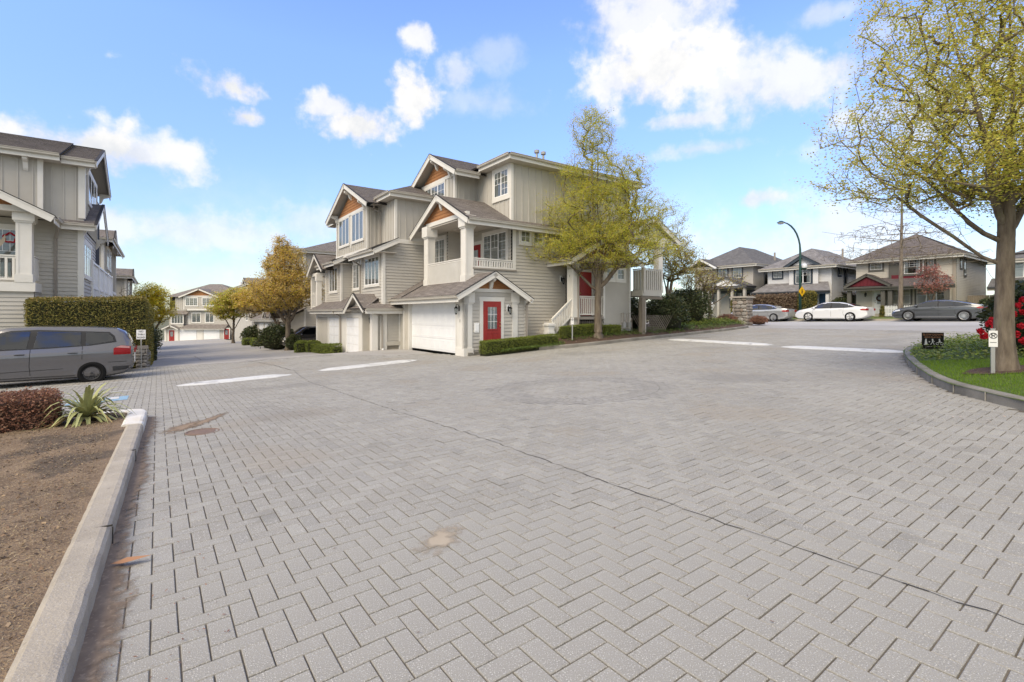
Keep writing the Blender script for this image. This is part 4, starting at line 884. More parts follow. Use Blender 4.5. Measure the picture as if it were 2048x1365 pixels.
gutter(T2,(-.72,8.1,7.68),(-.72,6.12,7.68)); gutter(T2,(-.75,6.15,7.68),(2.2,6.15,7.68)); gutter(T2,(-.72,17.4,7.68),(-.72,15.0,7.68))
mb = MB(); mb.box((-.72,6.15,7.48),(2.2,6.62,7.51)); mb.box((-.72,6.62,7.48),(-.2,9.0,7.51)); mb.box((-.72,15,7.48),(-.2,17.4,7.51)); mb.build('soffit','soffit',T2)
pipe(T2,[(-.85,8.05,7.6),(-.55,8.9,7.25),(-.36,8.45,7.1),(-.36,8.45,5.25)],.04)
mb = MB(); mb.box((1.2,9.0,8.5),(1.8,9.5,8.78)); mb.build('roof_vent','pipe',T2)
# second floor
wall(T2,'clap','v',6.6,-1,[(-.9,1.7),(2.0,1.7),(2.0,5.2),(-.25,5.2),(-.9,4.9)]); wall(T2,'clap','u',-.9,-1,[(6.6,1.7),(9.9,1.7),(9.9,4.8),(6.6,4.8)])
wall(T2,'clap','u',-.3,-1,[(9.9,1.7),(13.45,1.7),(13.45,5.0),(9.9,5.0)]); wall(T2,'clap','v',13.45,-1,[(-.95,1.7),(-.3,1.7),(-.3,5.0),(-.95,4.8)]); wall(T2,'clap','u',-.95,-1,[(13.45,1.7),(16.8,1.7),(16.8,4.8),(13.45,4.8)])
mb = MB(); mb.box((-.95,6.55,1.7),(-.80,6.72,4.85)); mb.box((-.94,9.78,1.7),(-.82,9.94,4.8)); mb.box((-1.0,13.41,1.7),(-.88,13.56,4.8)); mb.box((-1.0,16.7,1.7),(-.88,16.86,4.8)); mb.build('corner_board','trim',T2)
window(T2,'u',-.9,-1,7.12,9.2,3.08,4.52,4,cas=.10,curt=.25); window(T2,'u',-.3,-1,11.98,13.05,3.08,4.55,2,cas=.10,grid=[None,(2,4,1)],curt=.9); window(T2,'u',-.95,-1,14.2,15.9,2.98,4.45,3,cas=.10,curt=.5)
for a,b in ((6.25,10.2),(13.1,17.1)):
    roof(T2,[(-1.55,a,4.74),(-1.55,b,4.74),(-.2,b,5.40),(-.2,a,5.40)]); rake(T2,(-.22,a-.02,5.40),(-1.57,a-.02,4.74)); gutter(T2,(-1.52,b,4.68),(-1.52,a,4.68)); mb = MB(); mb.box((-1.5,a,4.62),(-.3,b,4.65)); mb.build('soffit','soffit',T2)
for a in (10.6,12.6,14.3): bracket(T2,'u',-.32,-1,a,5.0,.5)
pipe(T2,[(-1.55,10.05,4.6),(-1.0,9.98,4.3),(-.98,9.86,4.2),(-.98,9.86,2.3)],.04)
# ground floor: small garages, porch gable
wall(T2,'flat','u',-1.5,-1,[(7.9,-1.4),(17,-1.4),(17,1.65),(7.9,1.65)],'garage_wall')
wall(T2,'flat','v',6.72,-1,[(-1.2,-.8),(-.7,-.8),(-.7,1.7),(-1.2,1.7)],'porch_wall'); mb = MB(); mb.box((-.75,6.64,-.8),(.2,6.9,.06)); mb.build('foundation','concrete',T2); wall(T2,'clap','v',6.62,-1,[(-.72,.05),(.05,.05),(.05,1.65),(-.72,1.65)]); wall(T2,'flat','u',-1.15,-1,[(6.9,-1),(7.95,-1),(7.95,1.7),(6.9,1.7)],'porch_wall'); wall(T2,'flat','v',7.9,-1,[(-1.5,-1),(-1.1,-1),(-1.1,1.7),(-1.5,1.7)],'porch_wall')
mb = MB(); mb.box((-1.5,6.55,-.7),(-1.2,6.85,1.6)); mb.box((-1.05,6.55,-.7),(-.72,6.75,1.6)); mb.box((-.06,6.55,-.4),(.06,6.7,1.62)); mb.build('porch_post','trim',T2)
mb = MB(); mb.box((-.75,6.54,-.10),(.05,6.66,.10)); mb.build('base_board','panel',T2)
mb = MB()
for k in range(3): mb.box((-1.17,7.15,.36+k*.22),(-1.152,7.65,.38+k*.22))
mb.build('mail_slot','pipe',T2); lamp(T2,(-1.16,7.3,1.25),(-1,0))
mb = MB()
for a,b in ((7.9,8.42),(10.58,11.5),(11.78,11.98),(14.02,14.3)): slab(mb,'u',-1.5,-1,a,b,-1.4,1.6,0,.05)
slab(mb,'u',-1.5,-1,7.9,17,1.32,1.6,0,.06); slab(mb,'u',-1.5,-1,16.75,17.05,-1.4,1.6,0,.05); mb.build('garage_door_frame','trim',T2)
garage_door(T2,'u',-1.515,-1,8.42,10.58,-.62,1.30); garage_door(T2,'u',-1.515,-1,11.98,14.02,-.85,1.30)
zl = lambda u: 1.80+.52*(u+1.97)
roof(T2,[(-1.97,6.15,1.80),(-1.97,17.1,1.80),(-.2,17.1,zl(-.2)),(-.2,7.9,zl(-.2))]); roof(T2,[(-1.97,6.15,1.80),(.02,6.15,1.80),(.02,6.6,2.03),(-1.5,6.62,2.03)])
gutter(T2,(-1.94,17.1,1.74),(-1.94,9.5,1.74)); gutter(T2,(-1.97,6.18,1.74),(.1,6.18,1.74))
zp = lambda v: 2.58-.56*abs(v-7.9)
roof(T2,[(-2.0,7.9,2.58),(-.55,7.9,2.58),(-.55,6.35,zp(6.35)),(-2.0,6.35,zp(6.35))]); roof(T2,[(-2.0,7.9,2.58),(-.55,7.9,2.58),(-.55,9.5,zp(9.5)),(-2.0,9.5,zp(9.5))])
rake(T2,(-2.01,7.9,2.59),(-2.01,6.33,zp(6.33)),h=.16); rake(T2,(-2.01,7.9,2.59),(-2.01,9.52,zp(9.52)),h=.16)
wall(T2,'batten','u',-1.72,-1,[(6.6,1.62),(9.2,1.62),(7.9,2.4)],'gable_wall',e=.3)
pipe(T2,[(-2.02,11.6,1.66),(-1.62,11.45,1.4),(-1.6,11.45,-.7)],.04); pipe(T2,[(-1.9,6.3,1.66),(-1.0,6.5,1.45),(-.99,6.5,-.3)],.04)
mb = MB(); mb.lathe([(.06,0),(.07,.10),(.05,.12),(.05,.2)],10,c=(-.99,6.42,-.42)); mb.build('drain_spout','vinyl',T2)
# balcony at the far end
zq = lambda v: 5.48-.62*abs(v-16.7)
mb = MB(); mb.box((-1.5,17.0,1.8),(-1.2,17.3,4.2)); mb.box((-1.55,16.95,3.75),(-1.15,17.35,4.2)); mb.box((-1.5,17,4.1),(.5,18.6,4.3)); mb.box((-1.5,18.4,1.8),(-1.2,18.7,4.2)); mb.build('column','trim',T2)
roof(T2,[(-1.75,16.7,5.48),(.3,16.7,5.48),(.3,14.9,zq(14.9)),(-1.75,14.9,zq(14.9))]); roof(T2,[(-1.75,16.7,5.48),(.3,16.7,5.48),(.3,18.7,zq(18.7)),(-1.75,18.7,zq(18.7))]); rake(T2,(-1.76,16.7,5.49),(-1.76,14.88,zq(14.88)),h=.2); rake(T2,(-1.76,16.7,5.49),(-1.76,18.72,zq(18.72)),h=.2)
railing(T2,(-1.4,17.3,1.9),(-1.4,18.5,1.9),1.05)
# ================================================================ PLANTS
M['bark'] = mat('grey_bark', (.20,.165,.125), .95, (.095,.075,.058), 9, bump=1.0, bscale=28, stretch=(1,1,.22), spots=[(7,.66,(.17,.18,.09),.5)])
M['bark2'] = mat('pale_bark', (.26,.22,.175), .95, (.13,.105,.08), 9, bump=.8, bscale=30, stretch=(1,1,.25))
YG = [(.72,.66,.13),(.60,.63,.12),(.78,.66,.15),(.48,.55,.10),(.74,.55,.14),(.66,.68,.15)]
M['leaf_yg'] = leafmat('yellow_green_leaf', YG, .5)
M['leaf_olive'] = leafmat('olive_leaf', [(.62,.57,.16),(.52,.53,.13),(.68,.59,.17),(.42,.46,.11),(.68,.49,.19)], .4)
M['leaf_orange'] = leafmat('amber_leaf', [(.72,.50,.20),(.62,.49,.16),(.76,.54,.24),(.52,.46,.13),(.66,.42,.18)], .4)
M['leaf_yellow'] = leafmat('yellow_leaf', [(.80,.62,.05),(.72,.60,.05),(.58,.56,.05),(.82,.60,.08)], .4)
M['leaf_lime'] = leafmat('lime_leaf', [(.52,.58,.07),(.44,.53,.06),(.60,.56,.09),(.56,.44,.10)], .4)
M['leaf_rust'] = leafmat('rusty_bud_leaf', [(.30,.20,.11),(.34,.26,.10),(.24,.15,.09),(.36,.32,.14)], .35)
M['leaf_pink'] = leafmat('pink_blossom', [(.50,.22,.18),(.42,.17,.14),(.58,.30,.24)], .3)
M['leaf_dark'] = leafmat('dark_evergreen_leaf', [(.045,.065,.022),(.065,.085,.03),(.03,.045,.016),(.10,.11,.05),(.08,.075,.03)], .15, .4)
M['leaf_hedge'] = leafmat('clipped_conifer', [(.22,.20,.05),(.16,.16,.04),(.29,.24,.065),(.115,.12,.03),(.33,.24,.07)], .15)
M['leaf_hedge_top'] = leafmat('brown_lit_hedge_top', [(.34,.25,.09),(.28,.22,.07),(.40,.28,.12),(.22,.19,.05)], .15)  # brownish leaves, their colour lightened as if lit from above
M['leaf_box'] = leafmat('boxwood_leaf', [(.16,.20,.03),(.11,.15,.022),(.25,.28,.05),(.08,.11,.02)], .2, .45)
M['leaf_brown'] = leafmat('brown_barberry', [(.27,.13,.085),(.20,.095,.065),(.36,.18,.11),(.14,.07,.05),(.30,.19,.12)], .2)
M['leaf_tan'] = leafmat('dry_beech_hedge', [(.22,.155,.105),(.17,.115,.08),(.27,.20,.13),(.12,.085,.06)], .2)
M['leaf_cover'] = leafmat('ground_cover_leaf', [(.17,.25,.03),(.24,.30,.05),(.11,.17,.03),(.30,.32,.08),(.20,.22,.07)], .25)
M['leaf_cover2'] = leafmat('dark_ground_cover_leaf', [(.09,.15,.04),(.14,.22,.04),(.06,.10,.03),(.20,.26,.07)], .2)
M['grass'] = leafmat('grass_blade', [(.16,.27,.02),(.12,.22,.018),(.20,.31,.03),(.10,.17,.018)], .35)
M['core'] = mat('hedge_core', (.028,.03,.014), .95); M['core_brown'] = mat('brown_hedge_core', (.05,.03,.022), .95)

def tree(name, label, base, trunk_h, limbs, tiers, r0, n_tip, leaf, leaf_n, leaf_s, bark='bark', group=None, cat='tree', seed=1, bend=(0,0), spread=.22, flat=1.5, open_=.15, rise=.45, tubes=7, limbs_auto=0, pw=.47, rmin=.0045):
    """trunk, then n_tip twig ends sampled in stacked ellipsoids 'tiers' (dx,dy,dz,rx,ry,rz,weight), each joined to the nearest wood below it"""
    rg = np.random.default_rng(seed); rd = random.Random(seed)
    root = thing(name,label,cat,base,0,group)
    if limbs_auto:
        limbs = [(trunk_h*(.30+.66*((i+.5)/limbs_auto)),)+(lambda a,l: (l*math.cos(a),l*math.sin(a),l*rd.uniform(.02,.22)))(i*2.4+rd.uniform(-.4,.4),rd.uniform(.8,1.1)*(5.6-4.3*((i+.5)/limbs_auto))) for i in range(limbs_auto)]
    nodes = [np.array((0,0,-.15))]; par = [-1]; kt = 24
    for k in range(1,kt+1):
        t = k/kt; nodes.append(np.array((bend[0]*t*t+.02*math.sin(5*t+seed),bend[1]*t*t+.02*math.cos(4*t+seed),trunk_h*t))); par.append(len(nodes)-2)
    starts = []
    for (z0,dx,dy,dz) in limbs:                                     # main limbs given by start height and end offset
        i0 = min(range(kt+1),key=lambda i: abs(nodes[i][2]-z0)) if z0 <= trunk_h else kt
        a = nodes[i0]; L = math.sqrt(dx*dx+dy*dy+dz*dz); m = max(5,int(L/.28)); pr = i0
        for k in range(1,m+1):
            t = k/m; wob = .05*L*(1-t)*np.array((math.sin(7*t+dx),math.cos(6*t+dy),0)); c = a+np.array((dx*t**.85,dy*t**.85,dz*(t**1.08)))+wob*(.5 if not limbs_auto else .12)*math.sin(math.pi*t); nodes.append(c); par.append(pr); pr = len(nodes)-1
    wsum = sum(t[6] for t in tiers); tips = []
    for (dx,dy,dz,rx,ry,rz,w) in tiers:
        m = int(n_tip*w/wsum); d = rg.normal(size=(m,3)); d /= np.linalg.norm(d,axis=1)[:,None]; r = rg.uniform(open_,1,m)**.5
        tips.append(np.array((dx,dy,dz))+d*r[:,None]*np.array((rx,ry,rz)))
    tips = np.concatenate(tips); ax = np.array((bend[0],bend[1],trunk_h)); tips = tips[np.argsort(np.linalg.norm(tips-ax,axis=1))]
    arr = np.zeros((len(nodes)+len(tips)*9+10,3)); arr[:len(nodes)] = nodes; n = len(nodes); tipi = []
    arr_ok = np.zeros(len(arr)); arr_ok[:n] = 1; arr_ok[:kt-1] = 0
    for p in tips:
        d = arr[:n]-p; hz = np.hypot(d[:,0],d[:,1]); cost = np.sqrt((d**2).sum(1))+rise*np.maximum(0,d[:,2]+.35*hz)*2+(1-arr_ok[:n])*50
        j = int(np.argmin(cost)); L = float(np.linalg.norm(p-arr[j])); m = min(9,max(1,int(L/.30))); q = arr[j].copy(); pr = j
        for k in range(1,m+1):
            t = k/m; c = q+(p-q)*t; c[2] += .10*L*math.sin(math.pi*t)*(.5 if p[2] > q[2] else 1); c[:2] += rg.normal(0,.018*L,2)*(t<1)
            arr[n] = c; arr_ok[n] = 1; par.append(pr); pr = n; n += 1
        tipi.append(pr)
    arr = arr[:n]; cnt = np.zeros(n); 
    for i in tipi: cnt[i] += 1
    for i in range(n-1,0,-1): cnt[par[i]] += cnt[i]
    tot = max(cnt[0],1); rad = np.maximum(rmin,r0*(np.maximum(cnt,.6)/tot)**pw)
    for k in range(kt+1): rad[k] = r0*(.95-.16*k/kt+.55*math.exp(-max(0,arr[k][2])/.20))*(1 if tiers and not limbs_auto else max(.12,1-.9*k/kt))
    ch = [[] for _ in range(n)]
    for i in range(1,n): ch[par[i]].append(i)
    mbt, mbb = MB(), MB()                                           # trunk with limbs, thin branches
    stack = [(0,None)]
    while stack:
        s, pf = stack.pop(); path = [s] if pf is None else [pf,s]
        c = s
        while ch[c]:
            k = max(ch[c],key=lambda i: rad[i])
            for o in ch[c]:
                if o != k: stack.append((o,c))
            path.append(k); c = k
        rr = [rad[i] for i in path]
        if pf is not None: rr[0] = min(rr[0],rr[1]*1.15)
        big = max(rr) > r0*.16
        (mbt if big else mbb).tube([arr[i] for i in path],rr,(20 if pf is None else tubes) if big else (4 if max(rr) > .012 else 3),cap=False)
    if len(mbt.v):                                                   # fluted bark
        V = np.array(mbt.v); 
        for i in range(len(V)):
            a = mnoise.noise((V[i][0]*16,V[i][1]*16,V[i][2]*1.6)); b = mnoise.noise((V[i][0]*40,V[i][1]*40,V[i][2]*5)); rr_ = math.hypot(V[i][0]-bend[0]*0,V[i][1])+1e-6; V[i][:2] *= 1+(a*.10+b*.05)*min(1,.2/max(.05,rr_)) if rr_ < r0*1.6 else 1
        mbt.v = [tuple(v) for v in V]
    mbt.build('trunk',bark,root,smooth=True); mbb.build('branches',bark,root,smooth=True,kind='stuff')
    if leaf:
        tp = arr[tipi]; pp = arr[[par[i] for i in tipi]]; dirs = tp-pp; ln = np.linalg.norm(dirs,axis=1)[:,None]+1e-6; dirs /= ln
        k = rg.integers(0,len(tp),leaf_n); t = rg.uniform(-.5,1.15,leaf_n)[:,None]; off = rg.normal(0,1,(leaf_n,3))*np.array((spread,spread,spread*.45))
        P = tp[k]+dirs[k]*(t-.5)*.5+off*rg.uniform(.25,1,leaf_n)[:,None]
        if isinstance(leaf,(list,tuple)): groups = [(leaf[0],P[:int(leaf_n*leaf[2])]),(leaf[1],P[int(leaf_n*leaf[2]):])]
        else: groups = [(leaf,P)]
        for lm, Q in groups:
            V,F = leaves(Q,leaf_s,.55,flat=flat,rng=rg); put(npmesh('foliage',V,F,lm),'foliage',root,kind='stuff')
    return root
def at(u,v,dz=0): x,y = UV(u,v); return (x,y,G(x,y)+dz)

# the big street tree on the lawn at the right
x,y = 8.42,8.40
tree('broadleaf_tree','tall spreading tree with thin new leaves and furrowed trunk beside the no-parking post',(x,y,isle_h(x,y)-.03),3.1,
     [(1.45,-1.1,-.2,1.2),(1.75,-1.5,.5,1.35),(2.2,-2.1,.3,2.1),(2.5,-1.3,-.6,2.9),(2.7,-.7,.5,3.2),(3.0,.1,0,4.6),(3.0,-.9,.2,3.6),(2.3,.9,.3,1.4),(2.8,1.3,-.2,2.4)],
     [(-.15,.1,4.5,2.75,2.2,1.5,4.0),(-.3,.1,3.4,2.75,1.9,.6,1.9),(.1,0,6.3,2.3,2.0,1.9,3.8),(1.2,.3,4.3,1.9,1.8,1.4,1.0)],.140,2600,['leaf_olive','leaf_yg',.35],120000,.024,seed=4,spread=.12,rmin=.003,flat=1.2,open_=.05)
# the tree in front of the corner house
tree('broadleaf_tree','yellow-green tree in the bed in front of the corner townhouse, hiding its porch',at(6.62,-1.1,.30),2.9,
     [(2.2,-1.5,.2,1.5),(2.3,1.4,.1,1.7),(2.6,-.8,.4,2.4),(2.9,.5,-.3,3.0),(2.9,0,.2,6.2),(2.9,-.35,-.2,5.0),(2.7,.9,.3,2.9),(2.5,-.5,-.8,2.2)],
     [(.2,0,4.2,3.8,2.5,1.1,3.8),(.3,0,5.9,3.3,2.2,1.3,3.4),(.25,0,7.6,2.35,1.8,1.2,2.2),(-.3,0,9.6,1.1,1.0,1.3,1.0),(2.2,0,5.4,2.2,1.7,1.4,1.1)],.18,2900,['leaf_yg','leaf_lime',.6],130000,.030,seed=9,spread=.15,rmin=.003,flat=1.6)
# amber tree down the lane, and its neighbours
tree('broadleaf_tree','amber-leaved tree standing beside the lane in front of a parked grey car',at(-2.45,21.2,.1),2.3,
     [(1.7,-1.3,.2,2.0),(1.9,1.1,.2,2.2),(2.2,-.3,.3,3.8),(2.2,.5,-.3,3.2),(2.0,-.8,-.3,2.8)],
     [(-.1,0,4.4,2.75,2.3,1.55,4.4),(-.2,0,6.2,1.6,1.5,1.5,2.0),(-.55,0,7.5,.6,.6,.8,.5)],.20,1300,['leaf_orange','leaf_yellow',.8],44000,.052,seed=14,spread=.2)
tree('broadleaf_tree','second amber tree, half hidden behind the first amber tree by the lane',at(-1.6,29.5,.1),2.2,
     [(1.7,-1,.2,1.8),(1.9,1,.2,1.8),(2.1,0,0,2.6)],[(-1.0,0,4.1,2.9,2.2,1.2,3),(0,0,5.0,2.0,1.8,1.0,1)],.17,500,['leaf_orange','leaf_yellow',.7],24000,.07,seed=15,spread=.24)
tree('broadleaf_tree','lime and amber tree farther down the lane left of a pale blossom tree',at(-2.6,52,.1),2.4,[(1.4,-1,.1,1.4),(1.6,.9,.1,1.6),(2,0,0,2.4)],[(-.9,0,4.6,2.2,2.2,1.9,2),(.8,0,5.0,2.0,2.0,1.9,2)],.16,420,['leaf_lime','leaf_orange',.6],24000,.09,seed=16,spread=.32)
tree('blossom_tree','pale blossom tree with sparse brownish flowers beside the lane',at(-.4,47,.1),2.0,[(1.2,-.8,.1,1.4),(1.4,.9,.1,1.4),(1.8,0,0,2)],[(0,0,4.0,2.3,2.0,1.5,2)],.15,380,'leaf_rust',6500,.06,seed=17,spread=.25,bark='bark2')
tree('broadleaf_tree','bright yellow tree behind the tall clipped hedge',at(-10.6,28,.0),2.2,[(1.4,-1,.1,1.5),(1.6,.9,.1,1.6),(2,0,0,2.2)],[(.1,0,3.6,1.5,1.5,1.2,2),(0,0,4.6,1.1,1.1,.8,1)],.13,520,['leaf_yellow','leaf_lime',.9],20000,.055,seed=18,spread=.2)
tree('bare_tree','small bare tree rising behind the bright yellow tree',at(-11.8,33,.0),2.5,[(2,-.5,.1,2.2),(2.2,.5,.1,2.6)],[(0,0,4.6,1.2,1.2,1.5,1)],.08,120,'leaf_rust',250,.05,seed=19)
# trees at the end of the planting bed
tree('small_tree','slim small tree with a pale double stem standing in the bed behind the timber deck',at(16.2,2.2,.35),2.6,[(1.6,.5,.2,2.0),(1.9,-.4,.1,2.4),(2.4,.1,0,3.0)],[(.2,0,4.6,1.6,1.5,1.7,3),(1.0,0,4.2,1.4,1.3,1.2,1)],.12,620,['leaf_rust','leaf_yg',.45],18000,.045,seed=23,spread=.2,bark='bark2')
tree('twisted_tree','crooked bare-limbed little tree at the end of the planting bed near the stone pillar',at(20.6,2.0,.35),1.7,[(1.2,-1.3,.1,.9),(1.3,1.9,.1,1.3),(1.5,.8,.3,2.6),(1.5,-.6,.2,1.9)],[(-.8,0,2.9,1.5,1.2,1.1,3),(1.0,0,3.0,1.7,1.0,.9,.7)],.13,300,['leaf_rust','leaf_yg',.7],6000,.05,seed=25,spread=.22)
# across the street
tree('bare_tree','tall bare tree with drooping level branches on the verge across the street',at(34.3,-4.8,.1),12.5,[],
     [(0,0,4.6,5.6,4.4,.6,3.4),(0,0,6.2,5.0,4.0,.7,2.6),(0,0,8.4,3.6,3.0,1.0,1.5),(0,0,10.8,2.3,2.0,1.4,1.0)],.185,1500,'leaf_rust',900,.04,seed=31,bark='bark2',rise=.05,tubes=5,limbs_auto=44,pw=.60,rmin=.011,bend=(.25,.1))
tree('small_tree','little pink-leaved tree in the front garden of the cream house',at(35.6,-6.3,.1),1.3,[(1,-.4,.1,1.2),(1.1,.4,.1,1.3)],[(0,0,2.6,1.1,1.0,.9,2),(-.2,0,3.4,.7,.7,.5,1)],.08,220,'leaf_pink',2600,.06,seed=33,spread=.16)

# ---- clipped hedges: a dark body under a skin of small leaves
def hedge(name, label, u0, u1, v0, v1, z0, z1, lm, n, size, core='core', group=None, cat='hedge', taper=0.0, rough=.03, rnd=.12, seed=1, local=False, bumps=0, top_m=None):
    rg = np.random.default_rng(seed); cu, cv = (u0+u1)/2, (v0+v1)/2; bx_, by_ = UV(cu,cv); gz = G(bx_,by_)
    root = thing(name,label,cat,(bx_,by_,gz),ANG,group); a, b = (u1-u0)/2, (v1-v0)/2; h0, h1 = z0, z1
    m = int(n*1.5); q = rg.uniform(-1,1,(m,3)); f = rg.choice(5,m,p=np.array([b*(h1-h0),b*(h1-h0),a*(h1-h0),a*(h1-h0),2*a*b])/(2*b*(h1-h0)+2*a*(h1-h0)+2*a*b))
    q[f==0,0] = -1; q[f==1,0] = 1; q[f==2,1] = -1; q[f==3,1] = 1; q[f==4,2] = 1; q = q[:n]
    P = q*np.array((a,b,(h1-h0)/2))
    r = rnd; lim = np.array((a-r,b-r,(h1-h0)/2-r)); c = np.clip(P,-lim,lim); c[:,2] = np.minimum(np.clip(P[:,2],-9,lim[2]),lim[2]); d = P-c; L = np.linalg.norm(d,axis=1)[:,None]; P = np.where(L > 1e-6,c+d/np.maximum(L,1e-6)*np.minimum(L,r),P)
    if taper: k = 1-taper*(P[:,2:3]/(h1-h0)+.5); P[:,:2] *= k
    bm = np.array([mnoise.noise((p[0]*1.3+seed,p[1]*1.3,p[2]*1.3)) for p in P])[:,None]
    P = P*(1+bumps*bm)+rg.normal(0,rough,(len(P),3)); P[:,2] += (h0+h1)/2
    s = math.cos(ANG), math.sin(ANG); 
    g2 = np.array([G(bx_+p[0]*s[0]-p[1]*s[1],by_+p[0]*s[1]+p[1]*s[0])-gz for p in P]) if (u1-u0) > 2 or (v1-v0) > 2 else 0
    P[:,2] += g2
    V,F = leaves(P,size,.5,rng=rg); put(npmesh('foliage',V,F,lm),'foliage',root,kind='stuff')
    if top_m:
        Q = P[(q[:,2] > .99)]; Q = Q[rg.random(len(Q)) < .5]+np.array((0,0,.012)); V,F = leaves(Q,size,.5,rng=rg); put(npmesh('foliage',V,F,top_m),'foliage',root,kind='stuff')
        sh = P[rg.integers(0,len(P),260)]; V,F = leaves(sh*1.012+rg.normal(0,.02,sh.shape),size*1.9,.25,rng=rg); put(npmesh('stray_shoots',V,F,lm),'stray_shoots',root,kind='stuff')
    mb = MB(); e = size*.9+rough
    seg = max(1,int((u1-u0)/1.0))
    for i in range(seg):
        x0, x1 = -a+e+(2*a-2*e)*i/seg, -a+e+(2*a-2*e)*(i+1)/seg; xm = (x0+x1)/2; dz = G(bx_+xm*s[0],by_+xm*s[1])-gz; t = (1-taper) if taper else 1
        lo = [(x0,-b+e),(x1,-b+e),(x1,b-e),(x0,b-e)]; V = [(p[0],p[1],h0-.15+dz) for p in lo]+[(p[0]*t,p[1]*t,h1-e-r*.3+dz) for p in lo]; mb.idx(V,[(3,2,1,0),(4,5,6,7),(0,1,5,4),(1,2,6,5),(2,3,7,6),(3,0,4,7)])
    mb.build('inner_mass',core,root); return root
hedge('clipped_hedge','tall square clipped olive hedge behind the parked grey people carrier',-14.0,-10.55,6.55,7.75,0,2.76,'leaf_hedge',34000,.030,rough=.03,rnd=.22,seed=2,bumps=.018,top_m='leaf_hedge_top')
hedge('clipped_hedge','long strip of clipped hedge continuing along the lane behind the tall square hedge',-11.2,-10.45,8.0,17,0,2.6,'leaf_hedge',12000,.045,rough=.03,seed=3)
hedge('clipped_hedge','low narrow dark hedge at the foot of the stone wall by the lane',-10.75,-10.3,17.2,21,0,1.75,'leaf_dark',4500,.05,rough=.03,seed=4)
hedge('barberry_hedge','low brown-leaved hedge in the foreground bed left of the spiky plant',-17,-11.45,-7.95,-7.12,.12,.60,'leaf_brown',48000,.019,core='core_brown',rough=.03,rnd=.14,seed=5,bumps=.03)
hedge('boxwood_hedge','long low box hedge under the red entry door of the corner townhouse',.45,4.3,-.95,-.42,.10,.60,'leaf_box',15000,.020,rnd=.06,seed=6,rough=.018)
hedge('boxwood_hedge','short box hedge at the foot of the porch stair, behind the left no-parking post',4.75,6.9,-.75,-.42,.35,.90,'leaf_box',6000,.022,rnd=.06,seed=7,rough=.018)
hedge('boxwood_hedge','small piece of box hedge right of the tree trunk below the siding bay',7.3,8.4,-.95,-.55,.38,.78,'leaf_box',3000,.024,rnd=.06,seed=8,rough=.018)
hedge('boxwood_hedge','low box hedge in front of the small white garage doors',-2.25,-1.75,10.6,15.4,0,.55,'leaf_box',7000,.03,rnd=.06,seed=9,rough=.02)
for i,(u,v,l) in enumerate(((-2.3,17.4,'leftmost of three boxwood balls by the lane kerb'),(-2.55,16.5,'middle and nearest of three boxwood balls by the lane kerb'),(-2.0,15.9,'rightmost of three boxwood balls by the lane kerb'))):
    hedge('boxwood_ball',l,u-.45,u+.45,v-.45,v+.45,0,.72,'leaf_box',2600,.035,rnd=.30,seed=20+i,rough=.02,group='boxwood balls by the lane kerb',cat='shrub')
for i,(u,v,s) in enumerate(((-2.0,36,.8),(-1.8,38.5,.7),(-2.2,41,.75),(-1.7,43.5,.7))):
    hedge('boxwood_ball',['first','second','third','fourth'][i]+' low box shrub along the far lane edge, counted from the near end',u-s,u+s,v-s,v+s,0,.7,'leaf_box',900,.07,rnd=.25,seed=30+i,group='low box shrubs along the far lane edge',cat='shrub')
def shrub(name, label, pos, rx, ry, rz, lm, n, size, core='core', group=None, seed=1, cat='shrub', bumps=.25, flat=0, extra=None):
    rg = np.random.default_rng(seed); root = thing(name,label,cat,pos,rg.uniform(0,6),group); d = rg.normal(size=(n,3)); d[:,2] = np.where(d[:,2] < -.3,-d[:,2],d[:,2]); d /= np.linalg.norm(d,axis=1)[:,None]
    bm = np.array([mnoise.noise((p[0]*2.2+seed*3,p[1]*2.2,p[2]*2.2)) for p in d])[:,None]
    P = d*np.array((rx,ry,rz))*(1+bumps*bm)*rg.uniform(.72,1.03,n)[:,None]; P[:,2] += rz*.62
    V,F = leaves(P,size,.45,flat=flat,rng=rg); put(npmesh('foliage',V,F,lm),'foliage',root,kind='stuff')
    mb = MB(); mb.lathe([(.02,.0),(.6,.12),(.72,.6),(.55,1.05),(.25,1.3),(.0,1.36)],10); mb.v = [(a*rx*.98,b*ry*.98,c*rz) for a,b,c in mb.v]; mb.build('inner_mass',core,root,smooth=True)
    return root
# dark shrubs beside the lane and in the beds
shrub('rhododendron','big dark rounded shrub left of the amber tree trunk',at(-2.6,24.6,0),1.5,1.3,1.2,'leaf_dark',5200,.075,seed=3); shrub('rhododendron','dark shrub right of the amber tree trunk in front of the parked grey car',at(-2.2,20.6,0),.5,.55,.7,'leaf_dark',2600,.06,seed=4)
shrub('rhododendron','dark shrub under the pale blossom tree by the lane',at(-1.0,45,0),2.2,1.6,1.3,'leaf_dark',2600,.12,seed=5); shrub('rhododendron','white-flecked shrub at the lane end left side, behind the narrow dark hedge',at(-10.9,24,0),.9,1.2,1.5,'leaf_dark',2600,.07,seed=6)
shrub('rhododendron','dark evergreen shrub under the timber deck beside the slim small tree',at(13.4,.2,.3),1.7,1.1,1.25,'leaf_dark',5200,.07,seed=7); shrub('rhododendron','dark shrub in the shade behind the deck post',at(12.3,2.1,.3),1.3,1.1,1.3,'leaf_dark',3500,.07,seed=27); shrub('rhododendron','large dark evergreen shrub between the slim tree and the crooked tree',at(18.6,2.6,.3),2.0,1.5,1.55,'leaf_dark',6500,.07,seed=8)
shrub('cedar_shrub','dark bushy shrub behind the crooked tree',at(20.4,4.2,.3),1.5,1.4,1.6,'leaf_olive',3000,.07,seed=9,core='core')
